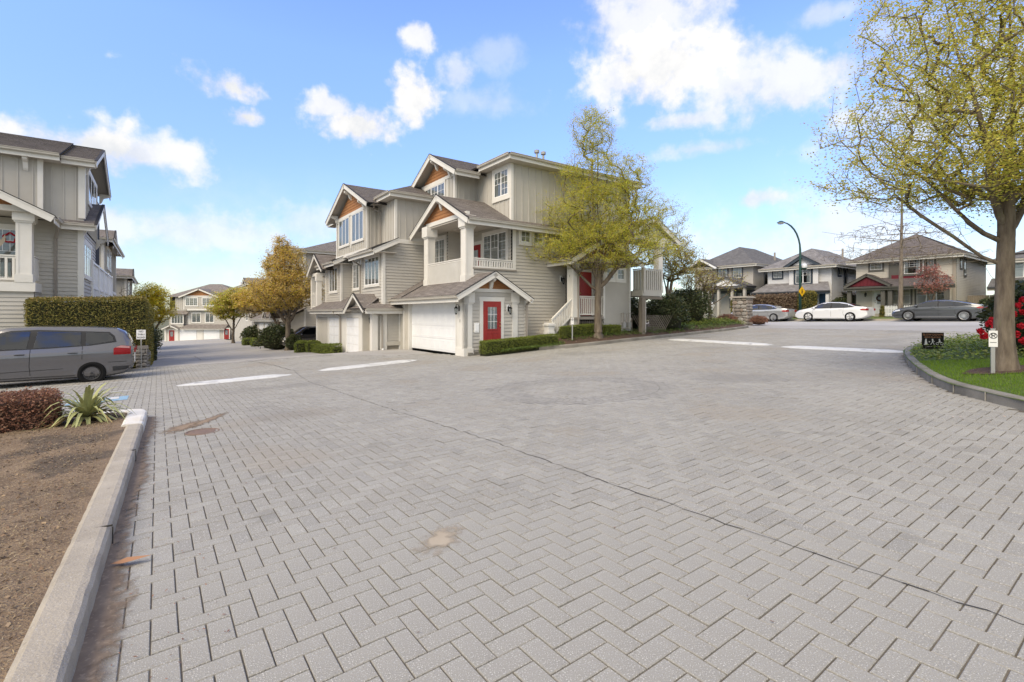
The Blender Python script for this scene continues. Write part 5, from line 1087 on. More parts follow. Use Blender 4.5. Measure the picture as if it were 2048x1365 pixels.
shrub('low_shrub','small brown round shrub at the right foot of the stone pillar',at(25.2,1.0,.05),.62,.62,.42,'leaf_brown',1800,.04,seed=10,core='core_brown'); shrub('low_shrub','small purplish heather shrub left of the stone pillar',at(22.9,2.1,.25),.9,.7,.42,'leaf_brown',1800,.045,seed=11,core='core_brown')
# rhododendron with red flowers
rx_,ry_ = 11.25,10.45; rh = shrub('rhododendron','rhododendron bush full of red flowers behind the big tree trunk',(rx_,ry_,isle_h(rx_,ry_)-.1),1.15,.8,1.05,'leaf_dark',2600,.075,seed=12)
M['petal'] = leafmat('red_petal', [(.62,.015,.03),(.50,.01,.02),(.72,.04,.06)], .25)
rg = np.random.default_rng(5)
for k,(px,pz,dy) in enumerate(((1960,662,-.75),(1978,648,-.8),(1990,656,-.7),(1968,672,-.8),(1985,640,-.6),(2036,612,-.7),(2046,600,-.6),(2026,628,-.7),(2046,624,-.75),(2044,652,-.7),(2032,668,-.7),(2020,604,-.5),(2047,682,-.8))):
    Y = ry_+dy; p = np.array(((px-1024)/985*Y,Y,1.5-(pz-629)/985*Y)); a = -rh.rotation_euler[2]; q = p-np.array(rh.location); q = np.array((q[0]*math.cos(a)-q[1]*math.sin(a),q[0]*math.sin(a)+q[1]*math.cos(a),q[2]))
    d = rg.normal(size=(70,3)); d /= np.linalg.norm(d,axis=1)[:,None]; V,F = leaves(q+d*.062*rg.uniform(.5,1,70)[:,None],.026,.85,rng=rg); put(npmesh('flower_cluster',V,F,'petal'),'flower_cluster',rh)
# ground cover, lawn, fallen petals
def scatter(name, poly, n, zf, lm, size, flat=1.0, aspect=.6, lift=(0,.08), seed=1, test=None, clump=0):
    rg = np.random.default_rng(seed); p = np.array(poly); lo, hi = p.min(0), p.max(0); P = rg.uniform(lo,hi,(n*4,2)); P = P[inside(poly,P)]
    if test is not None: P = P[[test(*q) for q in P]]
    P = P[:n]; hgt = rg.uniform(lift[0],lift[1],len(P))
    if clump: hgt *= np.array([max(0.15,1+clump*mnoise.noise((q[0]*2.3,q[1]*2.3,seed))) for q in P])
    P3 = np.c_[P,np.array([zf(*q) for q in P])+hgt]; V,F = leaves(P3,size,aspect,flat=flat,rng=rg); return put(npmesh(name,V,F,lm),name,None,kind='stuff')
def coverside(x,y): return (y-11.0)*(9.9-8.75)-(x-8.75)*(9.0-11.0) > 0            # far side of the line across the bed
scatter('ground_cover',ISLE,26000,isle_h,'leaf_cover',.030,1.2,.7,(.0,.16),3,lambda x,y: coverside(x,y) and y < 19 and x < 17 and min(math.hypot(x-a,y-b) for a,b in ISLE_S) > .2,1.2)
n = 60000; rg = np.random.default_rng(8); P = rg.uniform((6.6,4.5),(10.5,12.2),(n,2)); P = P[inside(ISLE,P)]; P = P[[not coverside(*q) and math.hypot((q[0]-8.42)/.55,(q[1]-8.40)/.42) > 1 for q in P]]
dk = np.array([min(math.hypot(q[0]-a,q[1]-b) for a,b in ISLE_S) for q in P]); P = P[dk > .17]
z = np.array([isle_h(*q) for q in P]); m = len(P); a = rg.uniform(0,6.28,m); h = rg.uniform(.025,.055,m); w = .0032; dx, dy = np.cos(a)*w, np.sin(a)*w; lx, ly = rg.normal(0,.016,m), rg.normal(0,.016,m)
V = np.stack([np.c_[P[:,0]-dx,P[:,1]-dy,z-.005],np.c_[P[:,0]+dx,P[:,1]+dy,z-.005],np.c_[P[:,0]+lx,P[:,1]+ly,z+h]],1).reshape(-1,3)
put(npmesh('lawn_grass',V,np.arange(3*m).reshape(-1,3),'grass'),'lawn_grass',None,kind='stuff')
sheet('mulch_ring',[(8.38+(.58+.05*math.sin(5*a))*math.cos(a),8.40+(.44+.04*math.cos(4*a))*math.sin(a)) for a in [R(15*k) for k in range(24)]],.012,'mulch',.12,zf=isle_h,kind='structure')
kb = [UV(4.6,-1.1),UV(7.5,-1.35),UV(12,-1.1),UV(18,-.2),UV(22.6,.9),UV(22.5,3),UV(16,2.5),UV(10.5,-.4),UV(8,-.35),UV(5,-.8)]
scatter('ground_cover',kb,17000,plant_h,'leaf_cover2',.032,1.2,.7,(.0,.14),4,lambda x,y: min(math.hypot(x-a,y-b) for a,b in KM_S) > .55,1.3)
scatter('ground_cover',[UV(17,.5),UV(24,1.2),UV(24,3),UV(17,3)],6000,plant_h,'leaf_cover',.04,1.2,.7,(.05,.25),5,None,1.3)
scatter('ground_cover',[UV(1.0,-1.15),UV(4.4,-1.35),UV(4.6,-.9),UV(1.2,-.9)],2600,plant_h,'leaf_cover2',.02,1.2,.7,(.0,.09),6)
M['fallen'] = leafmat('fallen_petal', [(.66,.56,.52),(.60,.45,.40),(.5,.40,.32),(.72,.66,.6)], .2)
scatter('fallen_petals',[UV(5,-1.75),UV(14,-1.2),UV(20,-.3),UV(20,.2),UV(14,-.4),UV(5,-1.2)],700,lambda x,y: plant_h(x,y)+.01,'fallen',.018,4,.7,(0,.02),7)
scatter('fallen_petals',[(6.0,5.5),(7.5,9),(11.5,15),(10.8,15.4),(6.8,9.6),(5.2,6)],150,lambda x,y: G(x,y)+.006,'fallen',.020,6,.6,(0,.01),8,lambda x,y: not inside(ISLE,np.array([(x,y)]))[0])
scatter('fallen_petals',ISLE,60,lambda x,y: isle_h(x,y)+.05,'fallen',.03,6,.6,(0,.02),9,lambda x,y: y < 13 and x < 11)
# spiky plant in the foreground bed
yx,yy = UV(-11.08,-7.72); yk = thing('yucca','spiky yellow-green sword-leaved plant at the corner of the foreground bed','plant',(yx,yy,soil_h(yx,yy)-.02))
M['sword'] = mat('sword_leaf',(.25,.29,.11),.5,(.44,.42,.20),14,stretch=(8,8,8)); M['sword_dry'] = mat('dry_sword_leaf',(.42,.35,.17),.7,(.30,.22,.10),9)
rd = random.Random(3)
for k in range(92):
    a = rd.uniform(0,6.283); el = R(rd.choice([4,8,12,18,25,34,45,58,72])+rd.uniform(-6,6)); L = rd.uniform(.46,.76) if el > .3 else rd.uniform(.44,.72); w = rd.uniform(.026,.040); mb = MB(); rows = []
    for i in range(7):
        t = i/6; e = el-(.35+.5*(1-el/1.5))*t*t; r = L*t*math.cos(el-.2*t); z = .06+L*t*math.sin(e)*(1 if el > .2 else .8)+.04*math.sin(math.pi*t); ww = w*(1-t**2.2)*(.65+.35*min(1,t*4)); sx, sy = -math.sin(a)*ww, math.cos(a)*ww; cx, cy = r*math.cos(a), r*math.sin(a)
        rows.append([(cx-sx,cy-sy,max(.005,z+ww*.35)),(cx,cy,max(0,z)),(cx+sx,cy+sy,max(.005,z+ww*.35))])
    for i in range(6):
        for j in range(2): mb.face([rows[i][j],rows[i][j+1],rows[i+1][j+1],rows[i+1][j]])
    mb.build('leaf','sword_dry' if (el < .35 and rd.random() < .45) else 'sword',yk,smooth=True)
# litter
mb = MB(); mb.face([(-.10,0,.012),(-.02,-.025,.02),(.06,-.008,.03),(.12,.02,.035),(.04,.03,.018),(-.02,.035,.03)]); o = mb.build('dead_leaf',mat('dead_leaf',(.36,.19,.10),.8)); p = UV(-10.36,-13.6); o.location = p+(G(*p)+.012,); o.rotation_euler = (0,0,.25); tag(o,'large curled brown dead leaf lying on the pavers by the kerb','leaf')
scatter('litter',[UV(-10.42,-16.8),UV(-9.9,-16.8),UV(-10.0,-8.5),UV(-10.38,-8.5)],500,lambda x,y: G(x,y)+.006,'leaf_brown',.010,5,.35,(0,.008),12)
scatter('litter',[UV(-10,-17),UV(-2,-17),UV(-2,-4),UV(-10,-4)],90,lambda x,y: G(x,y)+.004,'leaf_brown',.012,5,.4,(0,.006),13)
# ================================================================ LEFT TOWNHOUSES
T3 = thing('townhouse','townhouse at the left edge with a porch balcony, seen above the clipped hedge','townhouse',ROOT,ANG,'taupe townhouses of the estate')
V3 = 9.0; UE = -12.7
mb = MB(); mb.box((-24,V3+.05,-2),(UE-.05,17,7.4)); mb.build('dark_core','room',T3)
wall(T3,'clap','v',V3,-1,[(-24,-1.6),(UE,-1.6),(UE,5.2),(-24,5.2)])
wall(T3,'clap','v',V3-1.2,-1,[(-20,-1.6),(-13.95,-1.6),(-13.95,2.35),(-20,2.35)]); wall(T3,'clap','u',-13.95,1,[(V3-1.2,-1.6),(V3,-1.6),(V3,2.35),(V3-1.2,2.35)])
wall(T3,'batten','v',V3,-1,[(-13.85,5.2),(UE+.05,5.2),(UE+.05,7.6),(-13.85,7.6)],e=.36); wall(T3,'batten','v',V3-.35,-1,[(-24,5.2),(-13.85,5.2),(-13.85,7.6),(-24,7.6)],e=.42)
wall(T3,'batten','u',-13.85,1,[(V3-.35,5.2),(V3,5.2),(V3,7.6),(V3-.35,7.6)],e=.2)
wall(T3,'clap','u',UE,1,[(V3,-1.6),(14,-1.6),(14,5.0),(V3,5.0)]); wall(T3,'batten','u',UE+.05,1,[(V3,5.0),(14.5,5.0),(14.5,7.5),(V3,7.5)],e=.36)
mb = MB(); mb.box((UE-.14,V3-.04,-1.6),(UE+.05,V3+.12,5.1)); mb.box((UE-.12,V3-.05,5.4),(UE+.10,V3+.10,7.6)); mb.box((-13.98,V3-.39,5.2),(-13.82,V3-.28,7.6)); mb.build('corner_board','trim',T3)
roof(T3,[(-24.5,V3-.75,7.72),(-13.3,V3-.75,7.72),(-13.3,12.2,9.25),(-24.5,12.2,9.25)]); roof(T3,[(-13.3,V3-.40,7.72),(UE+.45,V3-.40,7.72),(UE+.45,12.2,9.12),(-13.3,12.2,9.12)]); roof(T3,[(-24.5,12.2,9.25),(UE+.45,12.2,9.12),(UE+.45,16,7.7),(-24.5,16,7.7)])
gutter(T3,(-24.5,V3-.72,7.68),(-13.3,V3-.72,7.68)); gutter(T3,(-13.3,V3-.38,7.68),(UE+.42,V3-.38,7.68))
rake(T3,(UE+.46,12.2,9.13),(UE+.46,V3-.42,7.72),h=.22); rake(T3,(UE+.46,12.2,9.13),(UE+.46,16,7.7),h=.22)
for a,z_ in ((V3+.3,7.75),(12.2,9.0),(15.6,7.7)): bracket(T3,'u',UE+.05,1,a,z_,.40)
mb = MB(); mb.box((-24,V3-.72,7.5),(-13.3,V3,7.53)); mb.box((-13.3,V3-.38,7.5),(UE+.4,V3,7.53)); mb.build('soffit','soffit',T3)
bracket(T3,'v',V3-.36,-1,-14.3,7.5,.3)
window(T3,'u',UE+.05,1,10.2,13.6,6.35,7.6,3,cas=.12,curt=.3); window(T3,'u',UE,1,9.2,11.9,3.15,4.45,3,cas=.14,curt=.2,grid=(1,2,.35))
# second-floor roof piece with its gable end
roof(T3,[(-13.5,V3-.45,5.12),(UE+.45,V3-.45,5.12),(UE+.45,12,6.55),(-13.5,12,6.55)]); gutter(T3,(-13.3,V3-.42,5.08),(UE+.42,V3-.42,5.08)); rake(T3,(UE+.46,12,6.56),(UE+.46,V3-.46,5.12),h=.2); rake(T3,(UE+.46,12,6.56),(UE+.46,14.6,5.1),h=.2)
for a,z_ in ((V3+.2,5.25),(11.9,6.4),(14.3,5.2)): bracket(T3,'u',UE,1,a,z_,.38)
# porch balcony
zq3 = lambda u: 5.18+.52*(-13.35-u)
roof(T3,[(-13.3,V3-1.72,zq3(-13.3)),(-13.3,V3,zq3(-13.3)),(-17.2,V3,zq3(-17.2)),(-17.2,V3-1.72,zq3(-17.2))]); rake(T3,(-17.2,V3-1.74,zq3(-17.2)),(-13.3,V3-1.74,zq3(-13.3)),h=.26); gutter(T3,(-13.33,V3-1.7,5.1),(-13.33,V3-.3,5.1))
mb = MB(); mb.box((-20,V3-1.3,2.34),(-13.9,V3,2.68)); mb.build('balcony_floor','trim',T3)
column(T3,-14.42,V3-1.28,-14.0,V3-.88,2.68,5.50,cap=.55,base=.30)
mb = MB(); mb.box((-20,V3-1.2,5.3),(-14.0,V3-1.0,5.5)); mb.build('balcony_beam','trim',T3); mb = MB(); mb.box((-20,V3-1.5,5.24),(-13.5,V3,5.27)); mb.build('balcony_ceiling','soffit',T3)
cedar_gable(T3,'v',V3-1.1,-1,[(-20,5.5),(-14.3,5.5),(-17.2,7.0)])
railing(T3,(-20,V3-1.08,2.68),(-14.42,V3-1.08,2.68),.98,e=.19,w=.07); railing(T3,(-14.02,V3-.88,2.68),(-14.02,V3,2.68),1.0,e=.115,w=.10)
window(T3,'v',V3,-1,-15.9,-14.55,2.9,4.75,2,cas=.15,grid=[(3,2,.45),(3,2,.45)],curt=0)
mb = MB()
for k in range(14):
    a = k/13; mb.face([(-14.75-1.1*a,V3-.98,4.45-1.35*a**.8),(-14.75-1.1*(a+.08),V3-.98,4.45-1.35*(a+.08)**.8),(-14.75-1.1*(a+.08),V3-.95,4.2-1.45*(a+.08)**.9),(-14.75-1.1*a,V3-.95,4.2-1.45*a**.9)])
o = mb.build('hammock',mat('hammock_cloth',(.42,.35,.27),.9)); o.location = ROOT; o.rotation_euler = (0,0,ANG); tag(o,'beige hammock cloth hanging across the porch balcony at the left edge','hammock')
mb = MB(); rg = np.random.default_rng(2)
for k in range(26): a = 2*math.pi*k/26; r = .17+.02*math.sin(5*a); mb.lathe([(0,-.03),(.035,0),(0,.03)],6,ax='y',c=(-14.78+r*math.cos(a),V3-.10,4.42+r*math.sin(a)))
o = mb.build('wreath',mat('red_ribbon',(.45,.02,.04),.7)); o.location = ROOT; o.rotation_euler = (0,0,ANG); tag(o,'red wreath hanging on the window behind the hammock','wreath')
pipe(T3,[(-13.36,V3-.5,5.0),(-13.5,V3-.05,4.5),(-13.5,V3-.05,.5)],.045)
# white board fence enclosing the terrace further along
fw = thing('board_fence','tall white board fence along the terrace above the clipped hedge','fence',ROOT,ANG)
bd = MB(); bd.box((UE-.02,-.07,0),(UE+.02,.07,1)); bm_ = bd.mesh('fence_board','white')
for k in range(80):
    v_ = 12.2+k*.15
    o = put(bm_,'fence_board',fw); o.location = (.012*(k%2),v_,2.2); o.scale = (1,1,1.68)
mb = MB()
for v_ in (12.2,15.2,18.2,21.2,24.1): mb.box((UE-.02,v_-.06,.5),(UE+.10,v_+.06,4.0))
mb.box((UE-.05,12.1,3.86),(UE+.09,24.2,3.94)); mb.box((UE,12.1,2.7),(UE+.06,24.2,2.8)); mb.box((UE-.1,12.1,1.6),(UE,24.2,2.2)); mb.build('fence_rail','white',fw)
def block(label, u0, u1, v0, v1, z0, ze, rz, gab=(), wins=(), group='taupe townhouses of the estate', mid=None, face_sides=('u0','v0'), name='townhouse', low=True):
    """a farther townhouse: siding below, battens above, hipped roof, cedar gables, windows"""
    T = thing(name,label,'townhouse',ROOT,ANG,group); zm = mid or z0+5.2
    mb = MB(); mb.box((u0+.05,v0+.05,z0-1),(u1-.05,v1-.05,ze)); mb.build('dark_core','room',T)
    S_ = {'u0':('u',u0,-1,v0,v1),'u1':('u',u1,1,v0,v1),'v0':('v',v0,-1,u0,u1)}
    for k in face_sides:
        pl,c,sg,a,b = S_[k]; wall(T,'clap',pl,c,sg,[(a,z0-1),(b,z0-1),(b,zm),(a,zm)]); wall(T,'batten',pl,c,sg,[(a,zm),(b,zm),(b,ze),(a,ze)])
        mb = MB(); slab(mb,pl,c,sg,a-.02,a+.12,z0-1,ze,0,.04); slab(mb,pl,c,sg,b-.12,b+.02,z0-1,ze,0,.04); slab(mb,pl,c,sg,a,b,zm-.1,zm+.1,0,.05); mb.build('trim_board','trim',T)
    w = min(u1-u0,v1-v0)/2+.5; zz = ze+rz; A,B,C_,D = (u0-.5,v0-.5),(u1+.5,v0-.5),(u1+.5,v1+.5),(u0-.5,v1+.5)
    if v1-v0 > u1-u0: r0,r1 = ((u0+u1)/2,v0-.5+w),((u0+u1)/2,v1+.5-w); F = [[A,B,r0],[B,C_,r1,r0],[C_,D,r1],[D,A,r0,r1]]
    else: r0,r1 = (u0-.5+w,(v0+v1)/2),(u1+.5-w,(v0+v1)/2); F = [[A,B,r1,r0],[B,C_,r1],[C_,D,r0,r1],[D,A,r0]]
    for f in F: roof(T,[(p[0],p[1],zz if p in (r0,r1) else ze+.1) for p in f],course=.2)
    gutter(T,(u0-.48,v1+.5,ze+.05),(u0-.48,v0-.5,ze+.05)); gutter(T,(u0-.5,v0-.48,ze+.05),(u1+.5,v0-.48,ze+.05)); gutter(T,(u1+.48,v0-.5,ze+.05),(u1+.48,v1+.5,ze+.05))
    for pl,c,sg,a,b,zb_,h in gab:
        m = (a+b)/2; wall(T,'batten',pl,c,sg,[(a+.3,zm),(b-.3,zm),(b-.3,zb_),(a+.3,zb_)]); cedar_gable(T,pl,c+sg*.01,sg,[(a+.4,zb_),(b-.4,zb_),(m,zb_+h*.85)])
        q = lambda s,z,o_: p3(pl,c,s,z,o_,sg)
        roof(T,[q(m,zb_+h,.4),q(m,zb_+h,-3),q(a,zb_,-3),q(a,zb_,.4)]); roof(T,[q(m,zb_+h,.4),q(m,zb_+h,-3),q(b,zb_,-3),q(b,zb_,.4)])
        rake(T,q(m,zb_+h,.41),q(a,zb_,.41)); rake(T,q(m,zb_+h,.41),q(b,zb_,.41)); mb = MB(); slab(mb,pl,c,sg,a+.2,b-.2,zb_-.1,zb_+.1,0,.06); mb.build('gable_beam','trim',T)
    for w_ in wins: window(T,*w_,cas=.12,curt=.7)
    return T
block('second townhouse on the left, its roof just above the white board fence',-24,-13.1,24.5,36,-2,6.4,1.5,[('u',-13.1,1,26,31,6.2,1.4)],[('u',-13.1,1,26.8,28.4,4.8,6.1,2),('u',-13.1,1,29.0,30.4,4.8,6.1,2)],face_sides=('u1','v0'))
block('third townhouse on the left, a small brown roof end beside the bright yellow tree',-24,-12.6,41,54,-3,5.0,1.5,[('u',-12.6,1,43,48,4.8,1.3)],[('u',-12.6,1,44,46.5,3.3,4.6,2)],face_sides=('u1','v0'))
# block beyond the driveway on the right of the lane
B2 = block('long townhouse block beyond the driveway, mostly hidden behind the amber trees',.2,11,28,46,-1.4,7.0,2.3,[('u',.2,-1,33,38,6.7,1.5),('u',.2,-1,40.5,45,6.7,1.5)],
      [('u',.2,-1,33.8,35.3,5.2,6.5,2),('u',.2,-1,36,37.4,5.2,6.5,2),('u',.2,-1,29.2,31,2.2,3.8,3),('u',.2,-1,33.5,35.5,2.2,3.8,2),('u',.2,-1,37.4,38.6,2.2,3.8,2),('u',.2,-1,41,42.6,2.2,3.8,2),('v',28,-1,3.2,4.8,2.4,3.9,2),('v',28,-1,3.4,4.8,5.2,6.5,2),('u',.2,-1,41.5,43.8,5.2,6.5,3)])
roof(B2,[(-1.6,27.4,1.15),(-1.6,46,.95),(.25,46,1.9),(.25,27.4,2.1)]); gutter(B2,(-1.58,46,.9),(-1.58,27.4,1.1)); wall(B2,'flat','u',-1.1,-1,[(28,-2.2),(46,-2.6),(46,1),(28,1)],'garage_wall'); wall(B2,'flat','v',28,-1,[(-1.1,-2),(.2,-2),(.2,1.8),(-1.1,1.2)],'garage_wall')
for a in (29,32.2,36.5,40): garage_door(B2,'u',-1.13,-1,a,a+2.6,-1.75,.55)
for m_ in (31.8,35.9):
    zz = lambda s: 1.85-.6*abs(s-m_)
    roof(B2,[(-1.75,m_,1.85),(-.2,m_,1.85),(-.2,m_-1.1,zz(m_-1.1)),(-1.75,m_-1.1,zz(m_-1.1))]); roof(B2,[(-1.75,m_,1.85),(-.2,m_,1.85),(-.2,m_+1.1,zz(m_+1.1)),(-1.75,m_+1.1,zz(m_+1.1))]); rake(B2,(-1.76,m_,1.86),(-1.76,m_-1.1,zz(m_-1.1)),h=.15); rake(B2,(-1.76,m_,1.86),(-1.76,m_+1.1,zz(m_+1.1)),h=.15)
B3 = block('townhouse block behind the driveway with a brown roof right of the amber tree crown',5,16,18.6,27,-.6,6.6,2.1,[('u',5,-1,20,25,6.3,1.6)],[('u',5,-1,20.8,22,4.9,6.1,2),('u',5,-1,23,24.2,4.9,6.1,2)])
garage_door(B3,'u',4.97,-1,20,24.6,-.9,1.3); railing(B3,(4.6,20,2.0),(4.6,25,2.0),1.0,e=.2)
B4 = block('farthest townhouse block along the right of the lane',.5,11,60,82,-3,5.8,2,[('u',.5,-1,62,67,5.5,1.4)],[('u',.5,-1,63,64.6,4,5.3,2),('u',.5,-1,63,65,.6,2,2)])
# house closing the far end of the lane, face on to us
T5 = thing('townhouse','townhouse closing the far end of the lane with two white garage doors','townhouse',(-62.6,100.4,-3.72),0,'taupe townhouses of the estate')
mb = MB(); mb.box((-7.2,.1,-1),(7.4,10,9)); mb.build('dark_core','room',T5)
wall(T5,'clap','v',0,-1,[(-7.3,-1),(-3.3,-1),(-3.3,6.5),(-7.3,6.5)],m='siding'); wall(T5,'clap','v',-.0,-1,[(-3.3,-1),(7.5,-1),(7.5,6),(-3.3,6)]); wall(T5,'clap','v',-.7,-1,[(-6.4,2.6),(-3.9,2.6),(-3.9,5.2),(-6.4,5.2)])
wall(T5,'batten','v',-.6,-1,[(-3.9,6.2),(2.6,6.2),(2.6,8.9),(-3.9,8.9)]); wall(T5,'batten','v',-.05,-1,[(-6,6),(7.5,6),(7.5,8.7),(-6,8.7)])
wall(T5,'flat','v',-1.0,-1,[(-7.5,-1),(4.8,-1),(4.8,2.5),(-7.5,2.5)],'garage_wall')
mb = MB(); slab(mb,'v',-.6,-1,-3.9,2.6,8.75,9.0,0,.06); slab(mb,'v',-.6,-1,-3.2,2.6,6.0,6.3,0,.08); slab(mb,'v',-.6,-1,-3.95,-3.75,6.2,8.8,0,.05); slab(mb,'v',0,-1,-3.4,-2.9,2.6,6.1,0,.05); slab(mb,'v',-1,-1,-5.3,-4.7,-.3,2.4,0,.06); slab(mb,'v',-1,-1,-.95,.25,-.3,2.4,0,.06); slab(mb,'v',-1,-1,-7.5,-7.2,-.3,2.4,0,.06); mb.build('trim_board','trim',T5)
cedar_gable(T5,'v',-.62,-1,[(-3.4,9.0),(2.1,9.0),(-.65,10.2)])
for a,b in ((-3.5,-1.15),(-.1,2.2)): window(T5,'v',-.6,-1,a,b,7.0,8.5,3,cas=.16,curt=.8,grid=(2,4,1))
for a,b in ((-2.6,-.9),(.15,1.8)): window(T5,'v',0,-1,a,b,3.6,5.4,2,cas=.16,curt=.8)
window(T5,'v',-.7,-1,-6.3,-4.0,3.4,5.2,4,cas=.16,curt=.8)
for a,b in ((-4.4,-1.05),(.4,3.6)): garage_door(T5,'v',-1.05,-1,a,b,-.35,2.1)
door(T5,'v',-1.0,-1,-6.6,-5.5,-.2,2.0); door(T5,'v',-1.0,-1,4.5,5.5,.2,2.3)
roof(T5,[(-8,-.6,8.75),(8,-.6,8.75),(.3,5.3,11.7),(-2.2,5.3,11.7)],course=.25); roof(T5,[(-8,-.6,8.75),(-2.2,5.3,11.7),(-8,11,8.75)],course=.25); roof(T5,[(8,-.6,8.75),(8,11,8.75),(.3,5.3,11.7)],course=.25); roof(T5,[(-8,11,8.75),(-2.2,5.3,11.7),(.3,5.3,11.7),(8,11,8.75)],course=.25)
for s_ in (-1,1): roof(T5,[(-.65,-1.1,10.45),(-.65,3,10.45),(-.65+s_*4.0,3,8.8),(-.65+s_*4.0,-1.1,8.8)],course=.25); rake(T5,(-.65,-1.12,10.46),(-.65+s_*4.05,-1.12,8.8),h=.3)
roof(T5,[(-4.0,-1.6,2.35),(4.9,-1.6,2.35),(4.9,0,3.2),(-4.0,0,3.2)],course=.25); gutter(T5,(-4.0,-1.58,2.3),(4.9,-1.58,2.3)); roof(T5,[(-7.5,-1.1,5.2),(-3.0,-1.1,5.2),(-3.0,0,5.9),(-7.5,0,5.9)],course=.25)
for s_ in (-1,1): roof(T5,[(-5.9,-1.9,3.1),(-5.9,-.2,3.1),(-5.9+s_*1.7,-.2,2.3),(-5.9+s_*1.7,-1.9,2.3)],course=.25); rake(T5,(-5.9,-1.92,3.1),(-5.9+s_*1.75,-1.92,2.28),h=.22)
mb = MB(); mb.tube([(4.0,6,10),(4.0,6,12.2)],.35,8); mb.build('chimney','vinyl',T5)
# ================================================================ STONE WORK
def stones(name, label, cat, boxes, m, gap=.012, seed=1, lo=.12, hi=.26, cap=None, frame=True, base=None, rot=None):
    """dry stone blocks: each face of the given box is broken into irregular stones, each its own object"""
    rd = random.Random(seed); root = thing(name,label,cat,base,ANG if rot is None else rot); cache = []
    for k in range(7):
        b = MB(); p = []; n = 7
        for i in range(n): a = 2*math.pi*(i+rd.uniform(-.3,.3))/n; p.append((.5*math.cos(a)*rd.uniform(.92,1.12)*1.12,.5*math.sin(a)*rd.uniform(.92,1.12)*1.12))
        V = [(x,0,z) for x,z in p]+[(x*.94,-.7,z*.94) for x,z in p]+[(x*.6,-1,z*.6) for x,z in p]
        b.idx(V,[(i,(i+1)%n,n+(i+1)%n,n+i) for i in range(n)]+[(n+i,n+(i+1)%n,2*n+(i+1)%n,2*n+i) for i in range(n)]+[tuple(2*n+i for i in range(n))]); cache.append(b.mesh('stone',m))
    for (x0,y0,z0,x1,y1,z1) in boxes:
        b = MB(); b.box((x0+.03,y0+.03,z0),(x1-.03,y1-.03,z1)); b.build('mortar','mortar',root)
        for (ax,a0,a1,c,sg) in (('v',x0,x1,y0,-1),('u',y0,y1,x0,-1),('u',y0,y1,x1,1)):
            z = z0
            while z < z1-.02:
                h = min(rd.uniform(lo*.7,hi*.75),z1-z); s = a0
                if z1-(z+h) < lo*.4: h = z1-z
                while s < a1-.02:
                    w = min(rd.uniform(lo,hi*1.25),a1-s)
                    if a1-(s+w) < lo*.5: w = a1-s
                    o = put(rd.choice(cache),'stone',root); o.scale = (w-gap,rd.uniform(.035,.08),(h-gap)*rd.uniform(.86,1.12))
                    if ax == 'v': o.location = (s+w/2,c+.03,z+h/2)
                    else: o.location = (c-sg*.03,s+w/2,z+h/2); o.rotation_euler = (0,0,-math.pi/2 if sg < 0 else math.pi/2)
                    s += w
                z += h
    if cap:
        for (x0,y0,z0,x1,y1,z1) in boxes: b = MB(); b.box((x0-cap,y0-cap,z1),(x1+cap,y1+cap,z1+.09)); b.box((x0-cap*.6,y0-cap*.6,z1+.09),(x1+cap*.6,y1+cap*.6,z1+.12)); b.build('cap_stone',m,root)
    return root
M['mortar'] = mat('mortar',(.16,.145,.125),.95)
def rnd_obj(m, cols):
    t = m.node_tree; b = [n for n in t.nodes if n.type == 'BSDF_PRINCIPLED'][0]; oi = N('ShaderNodeObjectInfo',t); cr = N('ShaderNodeValToRGB',t); K(oi.outputs['Random'],cr.inputs[0],t); e = cr.color_ramp.elements
    while len(e) < len(cols): e.new(.5)
    for i,c in enumerate(cols): e[i].position = i/(len(cols)-1); e[i].color = tuple(c)+(1,)
    K(cr.outputs[0],b.inputs['Base Color'],t); return m
M['stone'] = rnd_obj(mat('field_stone',(.3,.28,.25),.9,bump=.6,bscale=25),[(.36,.34,.31),(.25,.22,.19),(.42,.39,.35),(.30,.24,.19),(.22,.21,.20),(.38,.32,.26)])
M['stone2'] = rnd_obj(mat('grey_block_stone',(.25,.24,.23),.9,bump=.6,bscale=25),[(.24,.23,.225),(.19,.185,.18),(.29,.275,.26),(.22,.205,.19)])
px_,py_ = UV(25.4,2.35); stones('stone_pillar','big fieldstone pillar with a flat cap slab at the end of the planting bed','pillar',[(-.45,-.55,-.3,.45,.55,2.05)],'stone',seed=3,lo=.20,hi=.40,cap=.14,base=(px_,py_,G(px_,py_)))
px_,py_ = UV(-10.7,6.42); stones('stone_wall','low grey block wall beside the lane at the end of the clipped hedge','wall',[(-.17,0,-.2,.17,.5,.74)],'stone2',seed=4,lo=.12,hi=.22,cap=.03,base=(px_,py_,G(px_,py_)))
px_,py_ = UV(-10.62,6.95); o_ = stones('stone_wall','long low grey block wall running down along the lane under the hedge','wall',[(-.1,0,-.9,.13,9,.62)],'stone2',seed=5,lo=.26,hi=.5,base=(px_,py_,G(px_,py_)))

